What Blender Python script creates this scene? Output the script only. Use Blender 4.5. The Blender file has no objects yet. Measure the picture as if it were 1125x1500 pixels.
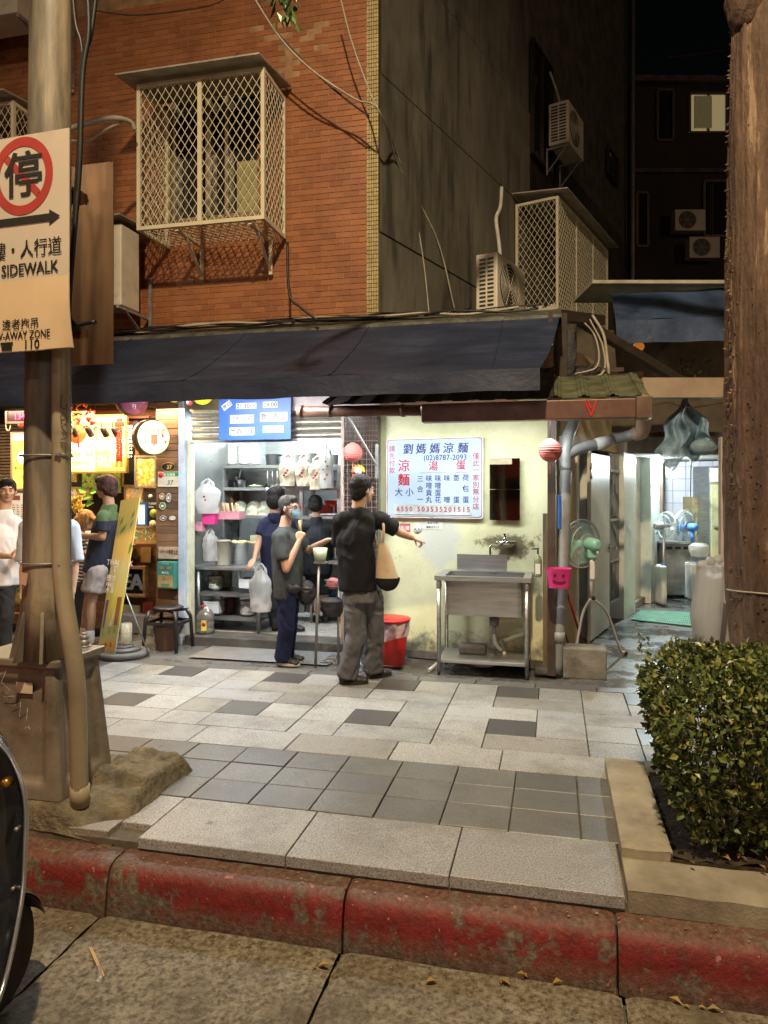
import bpy, bmesh, math, random
from math import sin, cos, pi, radians, sqrt, atan2
from mathutils import Vector, Matrix, noise
random.seed(7)
SC = bpy.context.scene
COL = SC.collection
# ------------------------------------------------------------------ camera, sky, light, exposure
EYE = 1.63
FOC, CXP, HZN = 1060.0, 562.5, 718.0
cam = bpy.data.cameras.new('camera')
cam.sensor_fit = 'VERTICAL'; cam.sensor_height = 36.0; cam.lens = FOC/1500*36
cam.shift_y = -32/1500; cam.clip_start = .05; cam.clip_end = 400
co = bpy.data.objects.new('camera', cam); COL.objects.link(co)
co.location = (0, 0, EYE); co.rotation_euler = (radians(90), 0, 0)
SC.camera = co
SC.view_settings.view_transform = 'Standard'; SC.view_settings.look = 'None'
SC.view_settings.gamma = 1; SC.view_settings.use_curve_mapping = False
SC.view_settings.exposure = .22
SC.render.engine = 'CYCLES'
SC.cycles.use_denoising = True
SC.cycles.max_bounces = 6; SC.cycles.diffuse_bounces = 3; SC.cycles.glossy_bounces = 3
SC.cycles.transmission_bounces = 6; SC.cycles.transparent_max_bounces = 16
SC.cycles.caustics_reflective = False; SC.cycles.caustics_refractive = False
SC.cycles.sample_clamp_indirect = 6
wd = bpy.data.worlds.new('World'); SC.world = wd; wd.use_nodes = True
nt = wd.node_tree; bg = nt.nodes['Background']
sk = nt.nodes.new('ShaderNodeTexSky'); sk.sky_type = 'NISHITA'; sk.sun_disc = False
sk.sun_elevation = radians(1); sk.sun_rotation = radians(200)
nt.links.new(sk.outputs[0], bg.inputs[0]); bg.inputs[1].default_value = .0012

def lamp(name, kind, loc, power, col, rad=.1, size=None, rot=(0, 0, 0), spot=None):
    l = bpy.data.lights.new(name, kind); l.energy = power; l.color = col
    if kind == 'AREA':
        l.shape = 'RECTANGLE'; l.size, l.size_y = size
    else:
        l.shadow_soft_size = rad
    if spot: l.spot_size = radians(spot[0]); l.spot_blend = spot[1]
    o = bpy.data.objects.new(name, l); COL.objects.link(o)
    o.location = loc; o.rotation_euler = rot
    return o
WARM = (1, .73, .42)
# assumed street lamp behind the photographer, then unseen point lamps added as soft fill
_l = lamp('street_and_fill_light', 'SPOT', (-.3, -.4, 8.8), 3300, (1, .76, .47), .12, spot=(112, 1.0))
_l.rotation_euler = (Vector((1.3, 5.2, 1.0))-Vector((-.3, -.4, 8.8))).to_track_quat('-Z', 'Y').to_euler()
lamp('street_and_fill_light', 'POINT', (-13, -5, 9), 700, WARM, .3)  # added fill from the left, lifts the ambient level
lamp('street_and_fill_light', 'POINT', (19, -9, 9), 1100, WARM, .3)  # added fill from the right, brightens side wall, alley and tree
lamp('opposite_fill_light', 'POINT', (-1.5, -9, 3.2), 330, (1, .9, .82), .8)  # added fill behind the camera, standing in for shops opposite
lamp('assumed_red_light', 'POINT', (-3.4, 3.0, 1.0), 9, (1, .05, .03), .1)  # assumed unseen red source, added for the red glow on the pole's left edge

# ------------------------------------------------------------------ frames
class Fr:
    """a horizontal frame: x along (cos a,-sin a), y along (sin a, cos a)"""
    def __init__(s, deg, ox=0, oy=0):
        s.a = radians(deg); s.ca, s.sa = cos(s.a), sin(s.a); s.ox, s.oy = ox, oy
    def w(s, p):
        return Vector((s.ox+p[0]*s.ca+p[1]*s.sa, s.oy-p[0]*s.sa+p[1]*s.ca, p[2]))
    def inv(s, x, y):
        x -= s.ox; y -= s.oy
        return (x*s.ca-y*s.sa, x*s.sa+y*s.ca)
    def h(s, px, py, T):                    # sight line met with the plane y = T
        r = (px-CXP)/FOC
        Y = (T+s.ox*s.sa+s.oy*s.ca)/(r*s.sa+s.ca)
        return s.inv(r*Y, Y)[0], EYE+(HZN-py)/FOC*Y
    def hx(s, px, py, S):                   # plane x = S -> (y, z)
        r = (px-CXP)/FOC
        Y = (S+s.ox*s.ca-s.oy*s.sa)/(r*s.ca-s.sa)
        return s.inv(r*Y, Y)[1], EYE+(HZN-py)/FOC*Y
    def g(s, px, py, z=0):
        Y = (EYE-z)*FOC/(py-HZN)
        return s.inv((px-CXP)/FOC*Y, Y)
    def at(s, px, py, Y):
        x, y = s.inv((px-CXP)/FOC*Y, Y)
        return Vector((x, y, EYE+(HZN-py)/FOC*Y))
WF = Fr(0)                 # world axes
PV = Fr(13.2)              # kerb, paving and shop fronts
TF = 7.01                  # y of the brick front in PV
cx_, _ = PV.h(555, 0, TF)
cw = PV.w((cx_, TF, 0))
SW = Fr(-58.6, cw.x, cw.y)             # grey side wall of the corner house
AL = Fr(-58.6, 1.75, 7.14)             # left wall of the alley
yw = PV.w((PV.h(553, 0, TF)[0], TF+.12, 0))
YW = Fr(22.5, yw.x, yw.y)              # pale yellow wall

# ------------------------------------------------------------------ materials
def newmat(name):
    m = bpy.data.materials.new(name); m.use_nodes = True
    return m, m.node_tree, m.node_tree.nodes['Principled BSDF']
def N(t, ty, **kw):
    n = t.nodes.new(ty)
    for k, v in kw.items():
        if k in ('op', 'operation'): n.operation = v
        elif hasattr(n, k) and not k.startswith('i_'): setattr(n, k, v)
    return n
def L(t, a, b): t.links.new(a, b)
def noise_n(t, scale, detail=4, rough=.55, coord=None, stretch=None, off=0):
    n = N(t, 'ShaderNodeTexNoise'); n.inputs['Scale'].default_value = scale
    n.inputs['Detail'].default_value = detail; n.inputs['Roughness'].default_value = rough
    mp = N(t, 'ShaderNodeMapping')
    if stretch: mp.inputs['Scale'].default_value = stretch
    mp.inputs['Location'].default_value = (off, off*.7, off*1.3)
    L(t, coord, mp.inputs[0]); L(t, mp.outputs[0], n.inputs['Vector'])
    return n.outputs['Fac']
def ramp(t, fac, stops):
    r = N(t, 'ShaderNodeValToRGB'); e = r.color_ramp.elements
    while len(e) > 2: e.remove(e[-1])
    for i, (p, c) in enumerate(stops):
        if i >= 2: e.new(p)
        e[i].position = p; e[i].color = (*c, 1) if len(c) == 3 else c
    L(t, fac, r.inputs[0]); return r.outputs[0]
def math_n(t, op, a, b=None, clamp=False):
    n = N(t, 'ShaderNodeMath', op=op); n.use_clamp = clamp
    for i, v in enumerate((a, b)):
        if v is None: continue
        if isinstance(v, (int, float)): n.inputs[i].default_value = v
        else: L(t, v, n.inputs[i])
    return n.outputs[0]
def mix(t, fac, a, b, mode='MIX'):
    n = N(t, 'ShaderNodeMix'); n.data_type = 'RGBA'; n.blend_type = mode
    if isinstance(fac, (int, float)): n.inputs[0].default_value = fac
    else: L(t, fac, n.inputs[0])
    for i, v in ((6, a), (7, b)):
        if isinstance(v, tuple): n.inputs[i].default_value = (*v[:3], 1)
        else: L(t, v, n.inputs[i])
    return n.outputs[2]
def coords(t, kind):
    if kind == 'world':
        return N(t, 'ShaderNodeNewGeometry').outputs['Position']
    return N(t, 'ShaderNodeTexCoord').outputs['Object']
def bump(t, b, h, strength=.3, dist=.01):
    n = N(t, 'ShaderNodeBump'); n.inputs['Strength'].default_value = strength
    n.inputs['Distance'].default_value = dist; L(t, h, n.inputs['Height'])
    L(t, n.outputs[0], b.inputs['Normal'])
def rnd_val(t):
    a = N(t, 'ShaderNodeObjectInfo').outputs['Random']
    b = N(t, 'ShaderNodeNewGeometry').outputs['Random Per Island']
    return math_n(t, 'FRACT', math_n(t, 'ADD', a, b))
_mats = {}
def M(name, col=(.5, .5, .5), rough=.55, metal=0, var=.18, vs=6, bp=.15, bs=60, rnd=0, dirt=None, emit=None, es=0,
      trans=0, alpha=1, coord='obj', spec=.5, stretch=None, coat=0, sss=0, dist=.004, rv=.12):
    if name in _mats: return _mats[name]
    m, t, b = newmat(name); c = coords(t, coord)
    n = noise_n(t, vs, 5, .6, c, stretch)
    lo = tuple(max(0, x*(1-var*1.6)) for x in col); hi = tuple(min(1, x*(1+var*1.2)) for x in col)
    colr = ramp(t, n, [(.28, lo), (.72, hi)])
    if rnd:
        v = rnd_val(t)
        colr = mix(t, 1.0, colr, ramp(t, v, [(0, (1-rnd,)*3), (1, (1, 1, 1))]), 'MULTIPLY')
    if dirt:
        dc, ds, th, amt = dirt
        dn = noise_n(t, ds, 7, .65, c, off=3.1)
        colr = mix(t, math_n(t, 'MULTIPLY', ramp(t, dn, [(th, (0, 0, 0)), (min(1, th+.14), (1, 1, 1))]), amt), colr, dc)
    L(t, colr, b.inputs['Base Color'])
    rn = noise_n(t, vs*2.3, 4, .6, c, off=9)
    L(t, math_n(t, 'ADD', math_n(t, 'MULTIPLY', math_n(t, 'SUBTRACT', rn, .5), rv*2), rough, True), b.inputs['Roughness'])
    b.inputs['Metallic'].default_value = metal
    b.inputs['Specular IOR Level'].default_value = spec
    b.inputs['Transmission Weight'].default_value = trans
    b.inputs['Alpha'].default_value = alpha
    b.inputs['Coat Weight'].default_value = coat
    if sss: b.inputs['Subsurface Weight'].default_value = sss; b.inputs['Subsurface Radius'].default_value = (.02, .008, .004)
    if bp: bump(t, b, noise_n(t, bs, 5, .6, c, stretch, off=5), bp, dist)
    if emit: b.inputs['Emission Color'].default_value = (*emit, 1); b.inputs['Emission Strength'].default_value = es
    _mats[name] = m
    return m
def granite(name, base, dark, light, sc=150, rnd=.25, stain=.5, rough=.6):
    m, t, b = newmat(name); c = coords(t, 'world')
    v = noise_n(t, sc, 2, .7, c)
    colr = ramp(t, v, [(.34, dark), (.47, base), (.56, base), (.68, light)])
    colr = mix(t, 1.0, colr, ramp(t, rnd_val(t), [(0, (1-rnd,)*3), (1, (1.06, 1.04, 1))]), 'MULTIPLY')
    s1 = noise_n(t, 1.9, 9, .74, c, off=2)
    colr = mix(t, math_n(t, 'MULTIPLY', ramp(t, s1, [(.47, (0, 0, 0)), (.68, (1, 1, 1))]), stain), colr, (.09, .078, .06))
    s2 = noise_n(t, 17, 3, .5, c, off=7)
    colr = mix(t, math_n(t, 'MULTIPLY', ramp(t, s2, [(.69, (0, 0, 0)), (.73, (1, 1, 1))]), .55), colr, (.05, .045, .04))
    L(t, colr, b.inputs['Base Color'])
    L(t, math_n(t, 'ADD', math_n(t, 'MULTIPLY', s1, .35), rough-.27, True), b.inputs['Roughness'])
    bump(t, b, noise_n(t, sc*.8, 3, .7, c, off=5), .25, .002)
    return m
def emis(name, col, s):
    if name in _mats: return _mats[name]
    m, t, b = newmat(name); b.inputs['Base Color'].default_value = (*col, 1)
    b.inputs['Emission Color'].default_value = (*col, 1); b.inputs['Emission Strength'].default_value = s
    b.inputs['Roughness'].default_value = .5
    _mats[name] = m; return m

# ------------------------------------------------------------------ mesh builder
def catmull(pts, n=6):
    P = [Vector(p) for p in pts]
    if len(P) < 3: return P
    Q = [P[0]*2-P[1]]+P+[P[-1]*2-P[-2]]; out = []
    for i in range(1, len(Q)-2):
        for k in range(n):
            t = k/n; a, b, c, d = Q[i-1], Q[i], Q[i+1], Q[i+2]
            out.append(.5*((2*b)+(c-a)*t+(2*a-5*b+4*c-d)*t*t+(3*b-a-3*c+d)*t**3))
    out.append(P[-1]); return out
_txt = {}
TMP = bpy.data.scenes.new('workbench')
def glyphs(s, bold=0):
    k = (s, bold)
    if k not in _txt:
        cu = bpy.data.curves.new('t', 'FONT'); cu.body = s; cu.size = 1; cu.offset = bold; cu.resolution_u = 2
        cu.align_x = 'CENTER'
        o = bpy.data.objects.new('t', cu); TMP.collection.objects.link(o); TMP.view_layers[0].update()
        dg = TMP.view_layers[0].depsgraph; dg.update()
        me = o.evaluated_get(dg).to_mesh()
        _txt[k] = ([tuple(v.co) for v in me.vertices], [tuple(p.vertices) for p in me.polygons])
        bpy.data.objects.remove(o)
    return _txt[k]
class MB:
    def __init__(s): s.v = []; s.f = []; s.m = []; s.s = []; s.mi = 0
    def add(s, vs, fs, smooth=False):
        o = len(s.v); s.v += [tuple(v) for v in vs]
        s.f += [tuple(i+o for i in f) for f in fs]; s.m += [s.mi]*len(fs); s.s += [smooth]*len(fs); return s
    def box(s, x0, x1, y0, y1, z0, z1, M4=None):
        vs = [(x, y, z) for z in (z0, z1) for y in (y0, y1) for x in (x0, x1)]
        if M4: vs = [M4 @ Vector(v) for v in vs]
        return s.add(vs, [(0, 2, 3, 1), (4, 5, 7, 6), (0, 1, 5, 4), (2, 6, 7, 3), (0, 4, 6, 2), (1, 3, 7, 5)])
    def cbox(s, x0, x1, y0, y1, z0, z1, c):      # top (z) edges chamfered
        vs = [(x, y, z0) for y in (y0, y1) for x in (x0, x1)]+[(x, y, z1-c) for y in (y0, y1) for x in (x0, x1)] \
            + [(x, y, z1) for y in (y0+c, y1-c) for x in (x0+c, x1-c)]
        f = []
        for a in (0, 4): f += [(a, a+1, a+5, a+4), (a+1, a+3, a+7, a+5), (a+3, a+2, a+6, a+7), (a+2, a, a+4, a+6)]
        return s.add(vs, f+[(8, 9, 11, 10)])
    def fbox(s, x0, x1, y0, y1, z0, z1, c):      # front (-y) edges chamfered, no back
        vs = [(x, y1, z) for z in (z0, z1) for x in (x0, x1)]+[(x, y0+c, z) for z in (z0, z1) for x in (x0, x1)] \
            + [(x, y0, z) for z in (z0+c, z1-c) for x in (x0+c, x1-c)]
        f = []
        for a in (0, 4): f += [(a+4, a+5, a+1, a), (a+5, a+7, a+3, a+1), (a+7, a+6, a+2, a+3), (a+6, a+4, a, a+2)]
        return s.add(vs, f+[(8, 9, 11, 10)])
    def beam(s, p0, p1, w, h, up=(0, 0, 1)):
        p0, p1 = Vector(p0), Vector(p1); d = (p1-p0)
        if d.length < 1e-6: return s
        d.normalize(); u = Vector(up)
        if abs(d.dot(u)) > .98: u = Vector((0, 1, 0))
        r = d.cross(u).normalized()*w/2; q = r.cross(d).normalized()*h/2
        vs = [p+a*r+b*q for p in (p0, p1) for a, b in ((-1, -1), (1, -1), (1, 1), (-1, 1))]
        return s.add(vs, [(0, 1, 2, 3), (7, 6, 5, 4), (0, 4, 5, 1), (1, 5, 6, 2), (2, 6, 7, 3), (3, 7, 4, 0)])
    def cyl(s, p0, p1, r0, r1=None, n=12, caps=True):
        r1 = r0 if r1 is None else r1
        return s.tube([p0, p1], [r0, r1], n, caps)
    def tube(s, pts, r, n=8, caps=True):
        P = [Vector(p) for p in pts]; R = r if isinstance(r, (list, tuple)) else [r]*len(P)
        vs = []; prev = None
        for i, p in enumerate(P):
            d = (P[min(i+1, len(P)-1)]-P[max(i-1, 0)])
            d = d.normalized() if d.length > 1e-9 else Vector((0, 0, 1))
            if prev is None:
                u = Vector((0, 0, 1)) if abs(d.z) < .9 else Vector((1, 0, 0)); a = d.cross(u).normalized()
            else:
                a = (prev-d*prev.dot(d)).normalized()
            prev = a; b = d.cross(a)
            vs += [p+(a*cos(2*pi*k/n)+b*sin(2*pi*k/n))*R[i] for k in range(n)]
        fs = [(i*n+k, i*n+(k+1) % n, (i+1)*n+(k+1) % n, (i+1)*n+k) for i in range(len(P)-1) for k in range(n)]
        s.add(vs, fs, True)
        if caps:
            o = len(s.v)-len(vs); m = (len(P)-1)*n+o
            s.f += [tuple(o+k for k in reversed(range(n))), tuple(m+k for k in range(n))]; s.m += [s.mi]*2; s.s += [False]*2
        return s
    def lathe(s, c, prof, n=20, axis='z', smooth=True):
        vs = []
        for r, h in prof:
            for k in range(n):
                a = 2*pi*k/n; x, y = r*cos(a), r*sin(a)
                vs.append((c[0]+x, c[1]+y, c[2]+h) if axis == 'z' else ((c[0]+x, c[1]+h, c[2]+y) if axis == 'y' else (c[0]+h, c[1]+x, c[2]+y)))
        fs = [(i*n+k, i*n+(k+1) % n, (i+1)*n+(k+1) % n, (i+1)*n+k) for i in range(len(prof)-1) for k in range(n)]
        s.add(vs, fs, smooth)
        o = len(s.v)-len(vs)
        for j, rev in ((0, True), (len(prof)-1, False)):
            if prof[j][0] > 1e-4:
                ids = [o+j*n+k for k in range(n)]
                if rev: ids.reverse()
                s.f.append(tuple(ids)); s.m.append(s.mi); s.s.append(False)
        return s
    def ball(s, c, r, n=12, sc=(1, 1, 1)):
        m = max(4, n//2); vs = []; 
        for i in range(m+1):
            a = pi*i/m
            for k in range(n):
                b = 2*pi*k/n; vs.append((c[0]+r*sc[0]*sin(a)*cos(b), c[1]+r*sc[1]*sin(a)*sin(b), c[2]-r*sc[2]*cos(a)))
        fs = [(i*n+k, i*n+(k+1) % n, (i+1)*n+(k+1) % n, (i+1)*n+k) for i in range(m) for k in range(n)]
        return s.add(vs, fs, True)
    def prism(s, pts, y0, y1):                    # outline in x,z extruded along y
        n = len(pts); vs = [(x, y0, z) for x, z in pts]+[(x, y1, z) for x, z in pts]
        return s.add(vs, [tuple(range(n)), tuple(range(2*n-1, n-1, -1))]+[(i, i+n, (i+1) % n+n, (i+1) % n) for i in range(n)])
    def quad(s, a, b, c, d): return s.add([a, b, c, d], [(0, 1, 2, 3)])
    def sheet(s, fn, nu, nv, smooth=True):
        vs = [fn(i/nu, j/nv) for j in range(nv+1) for i in range(nu+1)]
        w = nu+1
        return s.add(vs, [(j*w+i, j*w+i+1, (j+1)*w+i+1, (j+1)*w+i) for j in range(nv) for i in range(nu)], smooth)
    def text(s, st, x, y, z, size, bold=0, rot=0, sx=1, M4=None, shear=0):
        if bold > .011:             # heavy lettering: thin outlines side by side, dense characters stay open
            for i, k in enumerate((-1, 0, 1)): s.text(st, x+k*(bold-.006)*size, y-i*.00015, z, size, .006, rot, sx, M4, shear)
            return s
        vs, fs = glyphs(st, bold)
        c, d = cos(rot), sin(rot); out = []
        for a, b, _ in vs:
            a, b = (a+shear*b)*size*sx, b*size
            p = Vector((x+a*c-b*d, y, z+a*d+b*c)); out.append(M4 @ p if M4 else p)
        return s.add(out, fs)
    def vtext(s, st, x, y, z, size, step=None, bold=0):
        for i, ch in enumerate(st): s.text(ch, x, y, z-i*(step or size*1.05), size, bold)
        return s
    def mesh(s, name, mats, base=(0, 0, 0)):
        me = bpy.data.meshes.new(name); b = Vector(base)
        me.from_pydata([Vector(v)-b for v in s.v], [], s.f)
        me.polygons.foreach_set('material_index', s.m); me.polygons.foreach_set('use_smooth', s.s)
        for m in (mats if isinstance(mats, (list, tuple)) else [mats]): me.materials.append(m)
        me.update(); return me

def props(o, label=None, cat=None, group=None, kind=None):
    if label: o['label'] = label
    if cat: o['category'] = cat
    if group: o['group'] = group
    if kind: o['kind'] = kind
def bev(o, w, seg=2):
    if w:
        m = o.modifiers.new('bevel', 'BEVEL'); m.width = w; m.segments = seg; m.limit_method = 'ANGLE'; m.angle_limit = radians(40)
class Thing:
    def __init__(s, name, label, cat, fr=PV, base=(0, 0, 0), group=None, kind=None):
        s.fr = fr; s.base = Vector(base)
        s.e = bpy.data.objects.new(name, None); COL.objects.link(s.e); s.e.empty_display_size = .1
        s.e.location = fr.w(base); s.e.rotation_euler = (0, 0, -fr.a)
        props(s.e, label, cat, group, kind)
    def part(s, name, mb, mats, parent=None, label=None, kind=None, bevel=0, seg=2):
        me = mb if isinstance(mb, bpy.types.Mesh) else mb.mesh(name, mats, s.base)
        o = bpy.data.objects.new(name, me); COL.objects.link(o); o.parent = parent or s.e
        props(o, label, None, None, kind); bev(o, bevel, seg); return o
    def inst(s, name, me, loc, parent=None, rot=None):
        o = bpy.data.objects.new(name, me); COL.objects.link(o); o.parent = parent or s.e
        o.location = Vector(loc)-s.base
        if rot: o.rotation_euler = rot
        return o
def solo(name, mb, mats, label=None, cat=None, fr=PV, base=None, group=None, kind=None, bevel=0, seg=2):
    if base is None:
        xs = [v[0] for v in mb.v]; ys = [v[1] for v in mb.v]; zs = [v[2] for v in mb.v]
        base = ((min(xs)+max(xs))/2, (min(ys)+max(ys))/2, min(zs))
    o = bpy.data.objects.new(name, mb.mesh(name, mats, base)); COL.objects.link(o)
    o.location = fr.w(base); o.rotation_euler = (0, 0, -fr.a)
    props(o, label, cat, group, kind); bev(o, bevel, seg); return o
def copy_tree(o, parent=None, loc=None, label=None, rz=None):
    c = o.copy(); COL.objects.link(c)
    if parent: c.parent = parent
    if loc is not None: c.location = loc
    if label: c['label'] = label
    if rz is not None: c.rotation_euler = (0, 0, rz)
    for ch in list(o.children): copy_tree(ch, c)
    return c

# ------------------------------------------------------------------ shared materials
STEEL = M('brushed_steel', (.50, .50, .49), .34, .85, var=.15, vs=3, bp=.08, stretch=(1, 1, 12), rv=.15, dirt=((.2, .18, .15), 5, .62, .4))
STEELD = M('worn_steel', (.36, .36, .35), .4, .8, var=.3, vs=5, bp=.15)
WHITEP = M('white_paint', (.78, .78, .74), .45, var=.08, dirt=((.35, .3, .24), 9, .62, .5))
CREAMP = M('cream_paint', (.62, .58, .44), .5, var=.1, dirt=((.25, .2, .14), 8, .6, .5))
BLACKP = M('black_plastic', (.018, .018, .02), .38, var=.2)
RUBBER = M('black_rubber', (.02, .02, .02), .7, var=.2)
CABLE = M('cable_black', (.012, .012, .012), .5)
CABLEW = M('cable_pale', (.42, .38, .3), .5)
GALV = M('galvanised', (.34, .34, .33), .5, .6, var=.25, vs=12, dirt=((.15, .1, .06), 7, .6, .5))
CONC = M('concrete', (.24, .225, .195), .85, var=.3, vs=5, bp=.5, bs=45, dist=.01, coord='world', dirt=((.07, .06, .045), 3, .55, .6))
CONCD = M('dark_concrete', (.095, .09, .08), .8, var=.35, vs=4, bp=.5, bs=35, dist=.01, coord='world', dirt=((.03, .028, .025), 2.5, .55, .6))
GLASS = M('clear_glass', (.9, .95, .95), .08, trans=1, var=.02, bp=0)
DARKGL = M('dark_window_glass', (.02, .022, .025), .12, var=.3, bp=.03, vs=2)
# ================================================================== GROUND
ground = solo('ground', MB().box(-90, 90, -60, 140, -.5, -.34), CONCD, kind='structure', fr=PV, base=(0, 0, -.5))
m_road, t, b = newmat('road_concrete'); c = coords(t, 'world')
ag = noise_n(t, 46, 4, .65, c); big = noise_n(t, 2.2, 7, .7, c, off=4)
colr = ramp(t, ag, [(.33, (.05, .042, .026)), (.46, (.15, .128, .085)), (.62, (.27, .245, .18))])
colr = mix(t, ramp(t, big, [(.42, (0, 0, 0)), (.66, (.75, .75, .75))]), colr, (.075, .06, .035))
L(t, colr, b.inputs['Base Color']); b.inputs['Roughness'].default_value = .72
bump(t, b, ag, .7, .006)
road = solo('road', MB().box(-40, 40, -14, 2.3, -.34, -.285), m_road, kind='structure', base=(0, 0, -.34))
def add_child(par, name, mb, mats, kind=None, label=None, bevel=0):
    o = bpy.data.objects.new(name, mb.mesh(name, mats, (0, 0, par.location.z))); COL.objects.link(o); o.parent = par
    props(o, label, None, None, kind); bev(o, bevel); return o
sj = [PV.g(p, y, -.27)[0] for p, y in ((135, 1350), (497, 1395), (912, 1450))]
rj = [sj[0]-2.4, sj[0]-1.2]+sj+[sj[2]+1.15, sj[2]+2.3]
for i in range(len(rj)-1):
    def top(u, v, i=i):
        x = rj[i]+.006+u*(rj[i+1]-rj[i]-.012); y = .2+v*2.66
        e = min(u, 1-u)*(rj[i+1]-rj[i])
        z = -.27+.004*noise.noise(Vector((x*3, y*3, 1)))-(.012*max(0, 1-e/.03)*(1.2+noise.noise(Vector((y*14, i, 0)))))
        return (x+.006*noise.noise(Vector((y*9, i*3, 2))), y, z)
    m = MB().sheet(top, 26, 60); m.box(rj[i]+.012, rj[i+1]-.012, .2, 2.86, -.335, -.29)
    add_child(road, 'concrete_slab', m, m_road)
# kerb
m_kerb, t, b = newmat('red_kerb'); c = coords(t, 'world')
g = noise_n(t, 40, 5, .7, c); w1 = noise_n(t, 3.1, 8, .72, c, off=1.3); w2 = noise_n(t, 14, 6, .7, c, off=8)
stone = ramp(t, g, [(.3, (.05, .04, .028)), (.5, (.125, .10, .07)), (.7, (.23, .195, .145))])
red = ramp(t, w2, [(.3, (.09, .007, .006)), (.7, (.23, .014, .012))])
sep = N(t, 'ShaderNodeSeparateXYZ'); L(t, c, sep.inputs[0]); z = sep.outputs[2]
hi = ramp(t, math_n(t, 'ADD', z, .3), [(.02, (.15,)*3), (.13, (1, 1, 1)), (.205, (.9,)*3), (.232, (.3,)*3)])
cov = math_n(t, 'MULTIPLY', ramp(t, math_n(t, 'ADD', math_n(t, 'MULTIPLY', w1, .62), math_n(t, 'MULTIPLY', w2, .44)), [(.455, (0, 0, 0)), (.515, (1, 1, 1))]), hi)
colr = mix(t, cov, stone, red)
pk = ramp(t, noise_n(t, 24, 2, .5, c, off=20), [(.70, (0, 0, 0)), (.73, (1, 1, 1))])
colr = mix(t, math_n(t, 'MULTIPLY', pk, .7), colr, (.5, .2, .18))
L(t, colr, b.inputs['Base Color']); b.inputs['Roughness'].default_value = .55
bump(t, b, math_n(t, 'ADD', g, math_n(t, 'MULTIPLY', w2, 1.2)), .8, .008)
prof = [(2.884, -.3), (2.886, -.26), (2.891, -.21), (2.899, -.15), (2.906, -.115), (2.917, -.090), (2.936, -.075), (2.965, -.068), (3.05, -.064), (3.12, -.064), (3.12, -.3)]
kerb = solo('kerb', MB().box(-14, 14, 3.0, 3.11, -.33, -.09), CONCD, kind='structure', base=(0, 0, -.33))
sjk = [PV.g(p, y, -.27)[0] for p, y in ((148, 1340), (497, 1395), (905, 1447))]
kj = [sjk[0]-2.1, sjk[0]-1.05]+sjk+[sjk[2]+1.05, sjk[2]+2.1]
for i in range(len(kj)-1):
    x0, x1 = kj[i]+.005, kj[i+1]-.005; nn = 44; mb = MB(); vs = []
    for k in range(nn+1):
        u = k/nn; x = x0+u*(x1-x0); e = max(0, 1-min(u, 1-u)*(x1-x0)/.02)
        for (py_, pz_) in prof:
            q = Vector((x*7, py_*7, pz_*7)); nz = noise.noise(q)*.007+noise.noise(q*4)*.004+noise.noise(q*11)*.0022-.010*max(0, noise.noise(q*2.6+Vector((4, 4, 4)))-.35)
            vs.append((x, py_+nz+e*.012, pz_+nz*.8-e*.008*(pz_ > -.2)))
    m_ = len(prof); fs = [(k*m_+j, (k+1)*m_+j, (k+1)*m_+j+1, k*m_+j+1) for k in range(nn) for j in range(m_-1)]
    mb.add(vs, fs, True); mb.add(vs[:m_], [tuple(range(m_))]); mb.add(vs[-m_:], [tuple(reversed(range(m_)))])
    add_child(kerb, 'kerb_stone', mb, m_kerb)
# sidewalk
G_LIGHT = granite('granite_pale', (.37, .37, .365), (.13, .125, .12), (.62, .61, .58), 130, .22, .6)
G_WARM = granite('granite_buff', (.29, .275, .255), (.12, .11, .10), (.47, .44, .40), 130, .24, .65)
G_GREY = granite('granite_grey', (.15, .145, .135), (.065, .065, .06), (.25, .245, .23), 140, .25, .7, .5)
G_DARK = granite('granite_charcoal', (.105, .10, .098), (.05, .05, .05), (.17, .165, .16), 140, .35, .4, .5)
MORTAR = M('mortar_bed', (.15, .13, .095), .9, var=.35, bp=.6, bs=30, dist=.01, coord='world')
walk = solo('sidewalk', MB().box(-30, 30, 3.055, 6.45, -.33, -.03), MORTAR, kind='structure', base=(0, 0, -.33))
_sl = {}
def slab(x0, x1, y0, y1, mat, z=0, par=walk, th=.06, name='paving_slab', gap=.0032):
    j = random.uniform(-.0018, .0018)
    mb = MB().cbox(x0+gap, x1-gap, y0+gap, y1-gap, z-th, z+j, .003)
    return add_child(par, name, mb, mat)
ej = [PV.g(p, y, 0)[0] for p, y in ((200, 1228), (429, 1238), (663, 1264), (916, 1311))]
T0, T1 = 3.04, 3.50
for i in range(3): slab(ej[i], ej[i+1], T0, T1, G_LIGHT, th=.05, gap=.003)
slab(ej[0]-.17, ej[0], T0+.13, T1, G_LIGHT, th=.05)
for i in range(5): slab(ej[0]-.17-.62*(i+1), ej[0]-.17-.62*i, T0+.02, T1, G_WARM, th=.05)
for (a_, b_) in ((-12, -4.8),): pass
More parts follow.
